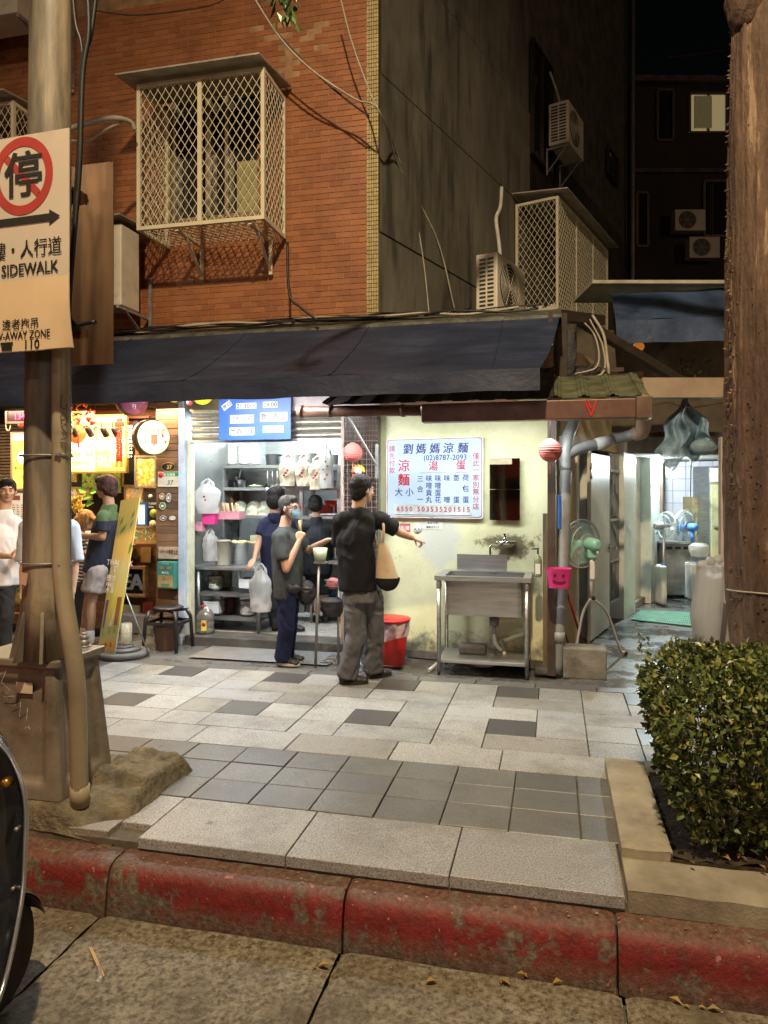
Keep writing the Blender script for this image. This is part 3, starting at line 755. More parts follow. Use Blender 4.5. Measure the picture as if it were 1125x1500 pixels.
# litter in the gutter
g0 = PV.g(131, 1390, -.268); g1 = PV.g(150, 1432, -.268)
lt = Thing('chopsticks', 'pair of disposable chopsticks in a torn clear sleeve lying in the gutter', 'chopsticks', base=(g0[0], g0[1], -.268))
for o_ in (0, .007): lt.part('chopstick', MB().beam((g0[0]+o_, g0[1], -.262), (g1[0]+o_*.9, g1[1], -.262), .006, .006), M('bamboo', (.6, .38, .16), .6))
PLAS = M('clear_plastic', (.85, .86, .88), .2, trans=.5, alpha=.6, bp=.4, bs=30)
lt.part('sleeve', MB().tube([Vector((g0[0]*.3+g1[0]*.7+.003, g0[1]*.3+g1[1]*.7, -.259)), Vector((g1[0]+.004, g1[1]-.02, -.26)), Vector((g1[0]+.01, g1[1]-.05, -.262))], [.008, .011, .016], 7), PLAS)
DL = M('yellow_dead_leaf', (.42, .27, .07), .6, rnd=.3)
for (px, py, lab) in ((640, 1440, 'small'), (733, 1437, 'curled yellow'), (772, 1434, 'long narrow yellow'), (825, 1440, 'short yellow'), (1000, 1474, 'pale brown'), (1035, 1480, 'broad tan'), (465, 1418, 'brown curled')):
    x, y = PV.g(px, py, -.268); mb = MB(); leaf_mesh(mb, Vector((x, y, -.262)), Vector((random.uniform(-1, 1), random.uniform(-.6, .6), .12)), Vector((0, 0, 1)), .05, .024, .5)
    leaf_mesh(mb, Vector((x, y, -.2625)), Vector((random.uniform(-1, 1), random.uniform(-.6, .6), .05)), Vector((0, 0, 1)), .03, .012, .5)
    solo('fallen_leaf', mb, DL, {'small': 'small round dead leaf on the road left of the others', 'curled yellow': 'curled yellow leaf on the road below the red kerb, left of two more', 'long narrow yellow': 'long narrow yellow leaf in the middle of the row below the kerb', 'short yellow': 'short yellow leaf at the right of the row below the kerb', 'pale brown': 'small pale brown leaf on the road at the right edge', 'broad tan': 'broad tan leaf on the road nearest the right corner', 'brown curled': 'brown curled leaf beside the road joint below the kerb'}[lab], 'leaf', group='fallen leaves in the gutter')

# ================================================================== BRICK CORNER HOUSE
house = Thing('brick_building', 'red brick corner house with a shop floor and a bare grey side wall', 'building', base=(cx_, TF, 0))
sR = cx_; sT = PV.h(537, 0, TF)[0]; sL = -7.5; Z0, Z1 = 2.9, 12.5
MORT = M('brick_mortar', (.36, .22, .12), .9, var=.3, bp=.3, coord='world')
wx0, wz0 = PV.h(247, 325, TF); wx1, wz1 = PV.h(383, 122, TF)
house.part('facade_wall', MB().box(sL, wx0, TF+.012, TF+.2, 2.62, Z1).box(wx1, sT+.002, TF+.012, TF+.2, 2.62, Z1).box(wx0, wx1, TF+.012, TF+.2, 2.62, wz0).box(wx0, wx1, TF+.012, TF+.2, wz1, Z1), MORT)
house.part('dark_room', MB().box(wx0-.3, wx1+.3, TF+.9, TF+.95, wz0-.3, wz1+.3), CONCD)
m_brick, t, b = newmat('brick_tile'); c = coords(t, 'world')
rv_ = rnd_val(t); f = noise_n(t, 1.6, 7, .65, c); g = noise_n(t, 55, 4, .6, c, off=3)
colr = ramp(t, rv_, [(0, (.25, .088, .032)), (.5, (.30, .108, .038)), (1, (.35, .13, .048))])
colr = mix(t, ramp(t, f, [(.5, (0, 0, 0)), (.75, (.55,)*3)]), colr, (.13, .04, .02))
colr = mix(t, ramp(t, g, [(.62, (0, 0, 0)), (.8, (.35,)*3)]), colr, (.07, .03, .02))
L(t, colr, b.inputs['Base Color']); b.inputs['Roughness'].default_value = .5; bump(t, b, g, .3, .003)
BW, BH, JN = .150, .052, .0065
brk = MB().fbox(0, BW-.0, -.006, 0, 0, BH, .0015).mesh('brick', m_brick)
cells = []
nrow = int((6.9-2.95)/(BH+JN))
for r in range(nrow):
    z = 2.95+r*(BH+JN); x = sT-.004-(BW+JN)*(1 if r % 2 else .5)
    first = True
    if r % 2 == 0: cells.append((sT-.004-BW/2+JN/2, z, BW/2-JN/2, r))
    while x > sL:
        cells.append((x, z, BW, r)); x -= BW+JN
hole = PV.h(427, 60, TF)[0], PV.h(490, 150, TF)[0]
def px_of(x, z):
    w_ = PV.w((x, TF, 0)); return CXP+w_.x/w_.y*FOC, HZN-(z-EYE)/w_.y*FOC
def gone(x, z):
    p, q = px_of(x, z)
    return (408 < p < 436 and 20 < q < 118 and noise.noise(Vector((x*6, z*6, 0))) > -.25) or (280 < p < 500 and 35 < q < 75 and noise.noise(Vector((x*5, z*9, 3))) > .33)
def inwin(x, z):
    p, q = px_of(x, z); return 245 < p < 385 and 120 < q < 330
full = []
for (x, z, w, r) in cells:
    if gone(x+w/2, z) or inwin(x+w/2, z): continue
    full.append((x, z, w))
def vis(c_):
    p, q = px_of(c_[0], c_[1]); return p > 425 and q < 470 or (185 < p < 425 and 350 < q < 470)
ind = [c_ for c_ in full if c_[2] == BW and vis(c_)]
ind.sort(key=lambda c_: -c_[0]+.35*abs(c_[1]-4.4)); ind = ind[:300]; iset = set(ind)
for (x, z, w) in ind: house.inst('brick', brk, (x, TF+.012, z))
mb = MB()
for c_ in full:
    if c_ in iset: continue
    x, z, w = c_; jx = random.uniform(0, .001)
    mb.fbox(x, x+w, TF+.006+jx, TF+.0125, z, z+BH, .0015)
house.part('brickwork', mb, m_brick, kind='stuff')
# bare render where bricks have come off
# pale mosaic strip on the corner
TILEY = M('yellow_mosaic_tile', (.52, .43, .20), .35, var=.12, rnd=.25, bp=.05)
house.part('corner_pier', MB().box(sT+.003, sR-.004, TF+.006, TF+.19, 2.62, Z1), M('dark_grout', (.09, .075, .05), .9))
mb = MB(); nt_ = 5; w = (sR-sT-.006)/nt_; z = 2.95
while z < 6.9:
    for i in range(nt_): mb.fbox(sT+.004+i*w, sT+.004+(i+1)*w-.005, TF-.002, TF+.007, z, z+.036, .0015)
    z += .0415
house.part('mosaic_strip', mb, TILEY, kind='stuff')
# side wall
m_side, t, b = newmat('weathered_render'); c = coords(t, 'world')
f = noise_n(t, .9, 8, .7, c, (1, 1, .4)); g = noise_n(t, 40, 5, .7, c, off=3); h = noise_n(t, 2.5, 6, .6, c, (2, 2, .3), off=6)
colr = ramp(t, f, [(.3, (.075, .07, .056)), (.5, (.15, .14, .115)), (.7, (.23, .22, .18))])
colr = mix(t, ramp(t, h, [(.5, (0, 0, 0)), (.66, (.75,)*3)]), colr, (.03, .027, .02))
L(t, colr, b.inputs['Base Color']); b.inputs['Roughness'].default_value = .75; bump(t, b, g, .3, .006)
xs_ = [0, SW.h(780, 0, 0)[0], SW.h(928, 0, 0)[0]]
zl = [2.6, 4.20, 5.82, 7.36, 8.9, 10.4, 12, 14.2]
for j in range(2):
    for i in range(len(zl)-1):
        st = .02*i
        house.part('render_panel', MB().box(xs_[j]+(.012 if j else 0), xs_[j+1], -.0+st+(.10 if j else 0), .35, zl[i]+.035, zl[i+1]), m_side)
house.part('side_wall', MB().box(.0, xs_[2]-.02, .14, .4, 2.5, 14), CONCD)
for o in list(house.e.children):
    if o.name.startswith(('render_panel', 'side_wall')):
        # these were measured in the side wall frame: move them there
        o.location = house.e.matrix_world.inverted() @ Vector((0, 0, 0)) if False else (0, 0, 0)
        Mw = Matrix.Translation(house.base)
        for v in o.data.vertices:
            p = SW.w(v.co+house.base); q = PV.inv(p.x, p.y); v.co = Vector((q[0], q[1], p.z))-house.base
def swp(p):                                  # side-wall frame -> PV frame
    w_ = SW.w(p); q = PV.inv(w_.x, w_.y); return Vector((q[0], q[1], p[2]))
def sw_part(th, name, mb, mat, parent=None, bevel=0, kind=None):
    mb.v = [tuple(swp(v)) for v in mb.v]; return th.part(name, mb, mat, parent, bevel=bevel, kind=kind)
# dark windows in the side wall
for (pa, pb_, ya, yb, nm) in ((779, 806, 62, 222, 0), (890, 903, 216, 252, 1)):
    xa, _ = SW.h(pa, 0, .09); xb, _ = SW.h(pb_, 0, .09); za = SW.h(pa, yb, .09)[1]; zb2 = SW.h(pa, ya, .09)[1]
    wn = sw_part(house, 'window', MB().box(xa, xb, .075, .098, za, zb2), DARKGL)
    fm = MB()
    for (a, b_, c_, d) in ((xa-.05, xa, za, zb2), (xb, xb+.05, za, zb2), (xa-.05, xb+.05, za-.05, za), (xa-.05, xb+.05, zb2, zb2+.05), ((xa+xb)/2-.02, (xa+xb)/2+.02, za, zb2)):
        fm.box(a, b_, .045, .097, c_, d)
    sw_part(house, 'window_frame', fm, M('dark_bronze_frame', (.05, .04, .028), .5, .4), wn)
x928 = SW.h(927, 0, -.03)[0]
pp = MB().cyl((x928-.1, -.05, 2.7), (x928-.1, -.05, 13.5), .05, n=10); pp.v = [tuple(swp(v)) for v in pp.v]
solo('downpipe', pp, M('grey_pipe', (.2, .19, .17), .5), 'thin grey downpipe at the far edge of the bare side wall', 'pipe')
# window behind the cage
win = house.part('window', MB().box(wx0, wx1, TF+.135, TF+.145, wz0, wz1), DARKGL)
mb = MB()
for (a, b_, c_, d) in ((wx0, wx0+.05, wz0, wz1), (wx1-.05, wx1, wz0, wz1), (wx0, wx1, wz0, wz0+.05), (wx0, wx1, wz1-.05, wz1), (wx0+.40, wx0+.46, wz0, wz1), (wx0+.62, wx0+.66, wz0, wz1)):
    mb.box(a, b_, TF+.06, TF+.134, c_, d)
house.part('window_frame', mb, M('alu_frame', (.38, .34, .25), .4, .5), win)
house.part('lit_pane', MB().box(wx1-.33, wx1-.06, TF+.122, TF+.13, wz0+.06, wz0+.62), M('frosted_yellow_glass', (.30, .27, .12), .3, emit=(.6, .5, .18), es=.06), win)
# ledge with the metal strip above the awning
xr = PV.h(822, 462, 6.95)[0]
zc_ = PV.h(545, 473, 6.93)[1]
LEDG = M('old_roof_sheet', (.13, .135, .11), .6, .3, var=.4, vs=9, bp=.3, dirt=((.04, .035, .03), 5, .5, .7))
house.part('ledge', MB().add([(sL, 6.60, zc_-.09), (xr, 6.60, zc_-.09), (xr, 7.0, zc_+.05), (sL, 7.0, zc_+.05), (sL, 6.6, zc_-.12), (xr, 6.6, zc_-.12), (xr, 7.0, zc_-.12), (sL, 7.0, zc_-.12)],
           [(0, 1, 2, 3), (4, 5, 1, 0), (5, 6, 2, 1), (7, 4, 0, 3), (6, 7, 3, 2)]), LEDG)
random.seed(11)
zz = zc_+.0
for k in range(13):
    y = random.uniform(6.6, 6.93); pts = []; x = sL+1
    zb0 = zc_-.08+(y-6.6)*.35+.02; e = xr-random.uniform(0, 1.6)
    while x < e:
        pts.append((x, y+random.uniform(-.03, .03), zb0+random.uniform(-.012, .045))); x += random.uniform(.25, .5)
    cable(pts, random.uniform(.006, .013), CABLE if k % 5 else CABLEW, 'cable', 'black cable in the tangle lying along the top of the awning' if k % 5 else 'pale cable in the tangle along the top of the awning', group='cables along the awning top' if k % 5 else 'pale cables along the awning top')
cable([A_(372, -10, 6.9), A_(400, 40, 6.95), A_(450, 95, 6.95), A_(500, 140, 6.95), A_(540, 170, 6.9)], .009, CABLE, 'cable', 'black cable slanting down across the upper right brickwork')
cable([A_(362, -20, 6.8), A_(410, 55, 6.9), A_(460, 105, 6.9), A_(520, 145, 6.9), A_(555, 162, 6.8), A_(585, 245, 7.6), A_(640, 350, 8.3), A_(668, 462, 8.6)], .010, CABLEW, 'cable', 'pale cable crossing the bricks and sloping down the grey side wall')
cable([A_(497, -10, 6.9), A_(515, 60, 6.9), A_(540, 130, 6.9), A_(556, 165, 6.8), A_(580, 220, 7.5), A_(605, 300, 7.9), A_(620, 380, 8.0), A_(629, 465, 8.0)], .008, CABLEW, 'cable', 'thin pale cable from the top edge down beside the mosaic strip')
cable([A_(134, 15, 6.9), A_(200, 22, 6.95), A_(300, 10, 6.95), A_(345, -10, 6.95)], .006, CABLE, 'cable', 'thin cable sagging across the top of the bricks')
cable([A_(421, 355, 6.95), A_(424, 430, 6.93), A_(440, 450, 6.9), A_(466, 470, 6.85)], .013, CABLE, 'cable', 'black cable dropping from the lower right corner of the window cage')
PIPEW = M('wrapped_pipe', (.42, .40, .36), .7, bp=.6, bs=50)
cable([A_(98, 190, 6.7), A_(130, 180, 6.7), A_(165, 173, 6.8), A_(190, 178, 6.95), A_(198, 190, 7.0)], .024, PIPEW, 'wrapped_pipe', 'white wrapped air-conditioning pipe running to the window cage', 'pipe')
cable([A_(98, 206, 6.7), A_(130, 206, 6.75), A_(155, 190, 6.8), A_(180, 178, 6.9)], .012, PIPEW, 'hose', 'thin pale hose below the wrapped pipe', 'pipe')
# ---------------- window cages
def grille(mb, P0, U, V, W_, H_, dx=.083, dz=.128, r=.0042, edge=.0):
    """diamond mesh over the rectangle P0 + U*[0,W] + V*[0,H], as flat bent rods"""
    n_ = int((W_*2)/dx)+int(H_/dz*2)+6
    k = dz/dx
    def seg(a, b_):
        mb.tube([P0+U*a[0]+V*a[1], P0+U*b_[0]+V*b_[1]], r, 4, False)
    for sgn in (1, -1):
        c0 = -int(H_/dz)-2
        for i in range(c0, int(W_/dx)+int(H_/dz)+3):
            x = i*dx if sgn > 0 else i*dx        # line z = k*(X - x) * sgn
            if sgn > 0:
                u0, v0, u1, v1 = x, 0, x+H_/k, H_
            else:
                u0, v0, u1, v1 = x, 0, x-H_/k, H_
            du, dv = u1-u0, v1-v0; ta, tb = 0, 1
            for (p, q) in ((-du, u0), (du, W_-u0)):
                if abs(p) < 1e-9: continue
                t_ = q/p
                if p < 0: ta = max(ta, t_)
                else: tb = min(tb, t_)
            if tb-ta > .01: seg((u0+du*ta, v0+dv*ta), (u0+du*tb, v0+dv*tb))
    return mb
X_, Y_, Z_ = Vector((1, 0, 0)), Vector((0, 1, 0)), Vector((0, 0, 1))
CAGE = M('cage_white_paint', (.66, .62, .46), .45, var=.08, bp=.05, dirt=((.3, .2, .1), 8, .66, .6))
SHEETM = M('cage_roof_sheet', (.42, .41, .36), .5, .3, var=.2, dirt=((.2, .16, .1), 6, .6, .5))
def cage(th, x0, x1, y0, y1, z0, z1, bars, conv=None, roof=True, brackets=True, floor=True):
    b_ = .036
    def add(name, mb, mat, **kw):
        if conv: mb.v = [tuple(conv(v)) for v in mb.v]
        return th.part(name, mb, mat, **kw)
    for (x, y) in ((x0, y0), (x1-b_, y0), (x0, y1-b_), (x1-b_, y1-b_)): add('frame_post', MB().box(x, x+b_, y, y+b_, z0, z1), CAGE)
    for x in bars: add('frame_post', MB().box(x-b_*.6, x+b_*.6, y0, y0+.02, z0+b_, z1-b_), CAGE)
    for z in (z0, z1-b_):
        for q_ in ((x0+b_, x1-b_, y0+.002, y0+b_), (x0+.002, x0+b_-.002, y0+b_, y1-b_), (x1-b_+.002, x1-.002, y0+b_, y1-b_)): add('frame_rail', MB().box(*q_, z, z+b_), CAGE)
    add('mesh_panel', grille(MB(), Vector((x0+.02, y0+.012, z0+.02)), X_, Z_, x1-x0-.04, z1-z0-.04), CAGE)
    add('mesh_panel', grille(MB(), Vector((x0+.012, y0+.02, z0+.02)), Y_, Z_, y1-y0-.04, z1-z0-.04), CAGE)
    add('mesh_panel', grille(MB(), Vector((x1-.012, y0+.02, z0+.02)), Y_, Z_, y1-y0-.04, z1-z0-.04), CAGE)
    if floor: add('mesh_panel', grille(MB(), Vector((x0+.02, y0+.02, z0+.014)), X_, Y_, x1-x0-.04, y1-y0-.04), CAGE)
    if roof: add('roof_sheet', MB().add([(x0-.13, y0-.17, z1+.03), (x1+.02, y0-.17, z1+.03), (x1+.06, y1, z1+.12), (x0-.13, y1, z1+.12), (x0-.13, y0-.17, z1+.015), (x1+.02, y0-.17, z1+.015), (x1+.06, y1, z1+.105), (x0-.13, y1, z1+.105)],
                    [(0, 1, 2, 3), (7, 6, 5, 4), (4, 5, 1, 0), (5, 6, 2, 1), (7, 4, 0, 3), (6, 7, 3, 2)]), SHEETM)
    if brackets:
        for x in (x0+.42, x1-.16):
            add('bracket', MB().box(x-.018, x+.018, y1-.03, y1-.002, z0-.36, z0).box(x-.018, x+.018, y0+.03, y1-.03, z0-.03, z0-.002).beam((x, y0+.2, z0-.02), (x, y1-.02, z0-.33), .03, .012), CAGE)
fx0, fz0 = PV.h(200, 332, 6.41); fx1, fz1 = PV.h(387, 97, 6.41); fz0 = PV.h(388, 320, 6.41)[1]; mid = PV.h(292, 200, 6.41)[0]
wc = Thing('window_cage', 'white diamond-mesh window cage with a sheet roof on the brick front', 'window cage', base=((fx0+fx1)/2, 7.0, fz0))
cage(wc, fx0, fx1, 6.41, 6.985, fz0, fz1, [mid])
gx0, gz1 = PV.h(-75, 150, 6.41); gx1 = PV.h(20, 205, 6.41)[0]; gz1 = PV.h(20, 147, 6.41)[1]
wc2 = Thing('window_cage', 'white diamond-mesh window cage cut off at the left edge behind the pole', 'window cage', base=((gx0+gx1)/2, 7.0, gz1-1.2))
cage(wc2, gx0, gx1, 6.41, 6.985, gz1-1.2, gz1, [])
# cage on the side wall
s0 = SW.h(757, 292, -.02)[0]; zb3 = SW.hx(818, 452, s0)[1]; zt3 = SW.hx(790, 292, s0)[1]; out = SW.hx(818, 452, s0)[0]
wc3 = Thing('window_cage', 'long white mesh cage with sloping roof on the bare side wall, cups inside', 'window cage', base=tuple(swp((s0+1.3, -.02, zb3))))
cage(wc3, s0, s0+2.7, out, .0, zb3, zt3, [s0+.9, s0+1.8], conv=swp, brackets=False)
for k in range(5):
    q = swp((s0+.12+.1*(k % 2), out+.12+.09*k, zb3+.03))
    solo('teacup', MB().lathe(q, [(.02, 0), (.035, .03), (.04, .07), (.036, .07), (.03, .03), (.0, .01)], 14), WHITEP, 'white cup standing on the floor of the side wall cage', 'cup', group='cups in the side wall cage')
# ---------------- air conditioners
ACM = M('aircon_casing', (.62, .58, .48), .45, var=.08, bp=.04, dirt=((.2, .17, .12), 5, .6, .5))
def aircon(label, conv, x0, x1, y0, y1, z0, z1, slots=True, fan='y0', group=None, bracket=False):
    """x0 face carries slots (side), y0 face the fan grille"""
    base = conv(((x0+x1)/2, (y0+y1)/2, z0)); th = Thing('air_conditioner', label, 'air conditioner', base=tuple(base), group=group)
    def add(n, mb, m, **k): mb.v = [tuple(conv(v)) for v in mb.v]; return th.part(n, mb, m, **k)
    add('casing', MB().box(x0, x1, y0, y1, z0, z1), ACM, bevel=.012)
    if slots:
        mb = MB(); nr = 12; h = (z1-z0-.08)/nr; w = (y1-y0-.06)/2
        for i in range(nr):
            for j in range(2):
                yy_ = y0+.03+j*w; zz_ = z0+.04+i*h; mb.box(x0-.003, x0+.002, yy_+.01, yy_+w-.01, zz_+h*.22, zz_+h*.78)
        add('vent_slot', mb, BLACKP, bevel=.006)
    cxm, czm = x0+(x1-x0)*.4, (z0+z1)/2; R = min((z1-z0), (x1-x0))*.42
    mb = MB(); 
    for k in range(1, 8): mb.tube([(cxm+R*k/7*cos(a), y0-.018, czm+R*k/7*sin(a)) for a in [i*pi/14 for i in range(29)]], .003, 4, False)
    for a in range(6): mb.beam((cxm, y0-.016, czm), (cxm+R*cos(a*pi/3), y0-.016, czm+R*sin(a*pi/3)), .006, .004)
    add('fan_grille', mb, ACM)
    add('fan_opening', MB().lathe((cxm, y0-.004, czm), [(R*.98, 0), (R*.98, .004)], 28, 'y'), BLACKP)
    if bracket:
        for x in (x0+.08, x1-.08): add('bracket', MB().beam((x, y0, z0-.02), (x, .0, z0-.02), .03, .02).beam((x, y0+.05, z0-.03), (x, .0, z0-.4), .025, .012).box(x-.015, x+.015, -.02, .0, z0-.42, z0), GALV)
    return th
qa = SW.at(697, 458, 7.55); 
ax, ay = qa.x, qa.y
aircon('pale air conditioner with slotted side standing on the roof beside the mesh cage', swp, ax, ax+.80, ay-.0-.24, ay, qa.z, qa.z+.60)
xb0 = SW.h(800, 215, -.02)[0]; hb = SW.hx(800, 215, xb0); zt_ = SW.hx(815, 150, xb0)[1]
aircon('dim air conditioner hung high on the bare side wall beside the dark window', swp, xb0, xb0+.82, -.38, -.06, hb[1], zt_, bracket=True)
cable([PV.at(733, 376, 7.75), PV.at(730, 348, 7.8), PV.at(727, 320, 7.9), PV.at(733, 303, 8.1), PV.at(735, 275, 8.3)], .022, PIPEW, 'wrapped_pipe', 'white wrapped pipe rising from the rooftop air conditioner up the side wall', 'pipe')
cable([swp((xb0+.2, -.2, zt_)), swp((xb0+.2, -.12, zt_+.3)), swp((xb0+.15, -.03, zt_+.6))], .02, PIPEW, 'wrapped_pipe', 'pale pipe looping up from the high air conditioner', 'pipe')
xa0, za0 = PV.h(150, 330, 6.6); xa1, za1 = PV.h(190, 452, 6.6)
aircon('pale air conditioner on brackets behind the brown sign', lambda p: Vector(p), xa1-.85, xa1, 6.45, 6.78, za1, za0-.06, slots=False)
mb = MB().beam((xa1-.02, 6.42, za1-.02), (xa1-.02, 7.0, za1-.02), .03, .03).box(xa1-.01, xa1+.02, 6.97, 7.0, za1-.1, za1+.42).beam((xa1, 6.5, za1-.03), (xa1, 6.98, za1-.3), .025, .012)
solo('wall_bracket', mb, GALV, 'galvanised bracket under the air conditioner behind the brown sign', 'bracket')
solo('rain_cover', MB().add([(xa1-1.0, 6.35, za0), (xa1+.05, 6.35, za0), (xa1+.05, 7, za0+.04), (xa1-1, 7, za0+.04), (xa1-1.0, 6.35, za0-.01), (xa1+.05, 6.35, za0-.01), (xa1+.05, 7, za0+.03), (xa1-1, 7, za0+.03)], [(0, 1, 2, 3), (7, 6, 5, 4), (4, 5, 1, 0), (5, 6, 2, 1), (7, 4, 0, 3)]), SHEETM, 'thin metal rain cover over the air conditioner behind the brown sign', 'rain cover')
xu, zu = PV.h(10, 20, 6.4)
aircon('air conditioner on a grey bracket at the top left corner', lambda p: Vector(p), xu-.9, xu+.12, 6.4, 6.75, zu, zu+.6, slots=False)
mb = MB().beam((xu+.13, 6.4, zu-.03), (xu+.13, 7.0, zu-.03), .03, .04).beam((xu+.13, 6.5, zu-.03), (xu+.35, 6.98, zu-.5), .05, .02).box(xu+.3, xu+.36, 6.98, 7.0, zu-.55, zu+.2)
solo('wall_bracket', mb, GALV, 'grey perforated bracket at the top left corner of the brick front', 'bracket')
# ================================================================== AWNING
m_aw, t, b = newmat('navy_canvas'); c = coords(t, 'obj')
f = noise_n(t, 1.3, 7, .65, c, (1, 2.5, 2.5)); g = noise_n(t, 220, 2, .5, c)
colr = ramp(t, f, [(.3, (.009, .013, .032)), (.55, (.022, .032, .068)), (.75, (.055, .068, .115))])
L(t, colr, b.inputs['Base Color']); b.inputs['Roughness'].default_value = .55
bump(t, b, math_n(t, 'ADD', math_n(t, 'MULTIPLY', g, .05), noise_n(t, 2.6, 6, .6, c, (1, 1.5, 1.5), off=3)), .35, .05)
ax1, az1 = PV.h(820, 463, 6.62); fx, fzb = PV.h(791, 571, 5.36); _, fzt = PV.h(803, 538, 5.36)
ax1b = PV.h(806, 500, 6.0)[0]
aw = Thing('awning', 'long navy canvas awning with straight valance across the shop fronts', 'awning', base=(-3, 6.6, az1))
def canvas(u, v):
    x1_ = ax1*(1-v)+fx*v; x = sL+.3+u*(x1_-sL-.3)
    y = 6.62+(5.36-6.62)*v; z = az1+(fzt-az1)*v-.05*sin(pi*v)-.018*sin(v*pi)*cos(x*2*pi/1.25)+.012*noise.noise(Vector((x*1.3+v*5, v*2.5-x*.5, 3)))
    z += .008*noise.noise(Vector((x*1.5+v*3, v*5, 0)))
    return (x, y, z)
aw.part('canopy', MB().sheet(canvas, 150, 16).sheet(lambda u, v: (lambda p: (p[0], p[1], p[2]-.004))(canvas(1-u, v)), 150, 16), m_aw)
def val(u, v):
    x = sL+.3+u*(fx-sL-.3)
    return (x, 5.36+.012*sin(x*5)*v+.006*noise.noise(Vector((x*3, v, 2)))*v, fzt+(fzb-fzt)*v+(.004*sin(x*9))*(v > .9))
aw.part('valance', MB().sheet(val, 160, 4).sheet(lambda u, v: (lambda p: (p[0], p[1]+.005, p[2]))(val(1-u, v)), 160, 4), m_aw)
aw.part('front_bar', MB().cyl((sL+.3, 5.385, fzt-.03), (fx-.02, 5.385, fzt-.03), .018, n=8), GALV)
for k in range(6):
    x = fx-.05-k*1.25; aw.part('arm', MB().beam((x, 5.4, fzt-.07), (x, 6.62, az1-.2), .03, .04), GALV)
STK = M('sticker_pink', (.6, .2, .3), .6)
q = PV.h(806, 485, 6.55); aw.part('end_cover', MB().box(ax1-.1, ax1-.06, 6.5, 6.9, az1-.16, az1+.02), M('rusty_bracket', (.04, .03, .03), .7))
# ================================================================== YELLOW WALL and its roof
m_yel, t, b = newmat('yellow_wall_paint'); c = coords(t, 'world')
f = noise_n(t, 2.2, 8, .7, c); g = noise_n(t, 38, 5, .7, c, off=3); h = noise_n(t, 6, 8, .75, c, off=6)
colr = ramp(t, f, [(.3, (.60, .59, .36)), (.55, (.72, .72, .47)), (.75, (.76, .76, .52))])
sp = N(t, 'ShaderNodeSeparateXYZ'); L(t, c, sp.inputs[0]); z = sp.outputs[2]
low = ramp(t, z, [(0, (1, 1, 1)), (.12, (.85,)*3), (.30, (.28,)*3), (1.0, (.16,)*3)])
mi = ramp(t, math_n(t, 'ADD', math_n(t, 'MULTIPLY', h, .72), math_n(t, 'MULTIPLY', low, .30)), [(.50, (0, 0, 0)), (.66, (1, 1, 1))])
colr = mix(t, math_n(t, 'MULTIPLY', mi, .85), colr, (.10, .095, .065))
sk_ = ramp(t, g, [(.645, (0, 0, 0)), (.68, (1, 1, 1))])
colr = mix(t, math_n(t, 'MULTIPLY', sk_, .55), colr, (.16, .14, .08))
# stain with its own shape behind the tap
fw = YW.w((*YW.h(745, 800, 0)[:1], 0, YW.h(745, 800, 0)[1]))
def blob(cen, rad, soft, scl=(1, 1, 1)):
    vm = N(t, 'ShaderNodeVectorMath', operation='SUBTRACT'); L(t, c, vm.inputs[0]); vm.inputs[1].default_value = cen
    vs_ = N(t, 'ShaderNodeVectorMath', operation='MULTIPLY'); L(t, vm.outputs[0], vs_.inputs[0]); vs_.inputs[1].default_value = scl
    ln = N(t, 'ShaderNodeVectorMath', operation='LENGTH'); L(t, vs_.outputs[0], ln.inputs[0])
    dd = math_n(t, 'ADD', ln.outputs['Value'], math_n(t, 'MULTIPLY', math_n(t, 'SUBTRACT', h, .5), soft))
    return ramp(t, dd, [(rad, (1, 1, 1)), (rad*1.5, (0, 0, 0))])
pale = YW.w((*YW.h(642, 790, 0)[:1], 0, YW.h(642, 790, 0)[1]))
colr = mix(t, math_n(t, 'MULTIPLY', blob(tuple(pale), .16, .35, (1, 1, .75)), .7), colr, (.55, .58, .58))
colr = mix(t, math_n(t, 'MULTIPLY', blob(tuple(fw), .13, .6, (.7, .7, 1.5)), .85), colr, (.085, .06, .025))
L(t, colr, b.inputs['Base Color']); b.inputs['Roughness'].default_value = .5; bump(t, b, math_n(t, 'ADD', g, mi), .25, .004)
ywR = YW.h(812, 0, 0)[0]
ann = Thing('kitchen_annex', 'single-storey pale yellow annex with tin roof beside the alley', 'building', YW, (0, 0, 0))
ann.part('wall', MB().box(0, ywR, 0, .12, .0, 2.5), m_yel)
ann.part('wall_footing', MB().box(-.02, ywR+.02, -.05, .0, -.02, .05), CONCD)
ann.part('mesh_post', MB().cyl((.0, -.02, .1), (.0, -.02, 2.4), .012, n=6), GALV)
# dark mosaic pier between shop and yellow wall
jx0 = PV.h(501, 0, TF)[0]; jx1 = PV.h(553, 0, TF)[0]
DT = M('brown_mosaic_tile', (.085, .045, .032), .3, var=.2, rnd=.4, bp=.03)
house.part('tiled_pier', MB().box(jx0+.02, jx1, TF+.01, TF+.25, -.0, 2.62), M('pier_grout', (.24, .2, .16), .9))
mb = MB(); z = .02
while z < 2.5:
    x = jx0+.025
    while x < jx1-.02: mb.fbox(x, min(x+.024, jx1), TF+.002, TF+.011, z, z+.042, .002); x += .029
    z += .048
house.part('mosaic', mb, DT, kind='stuff')
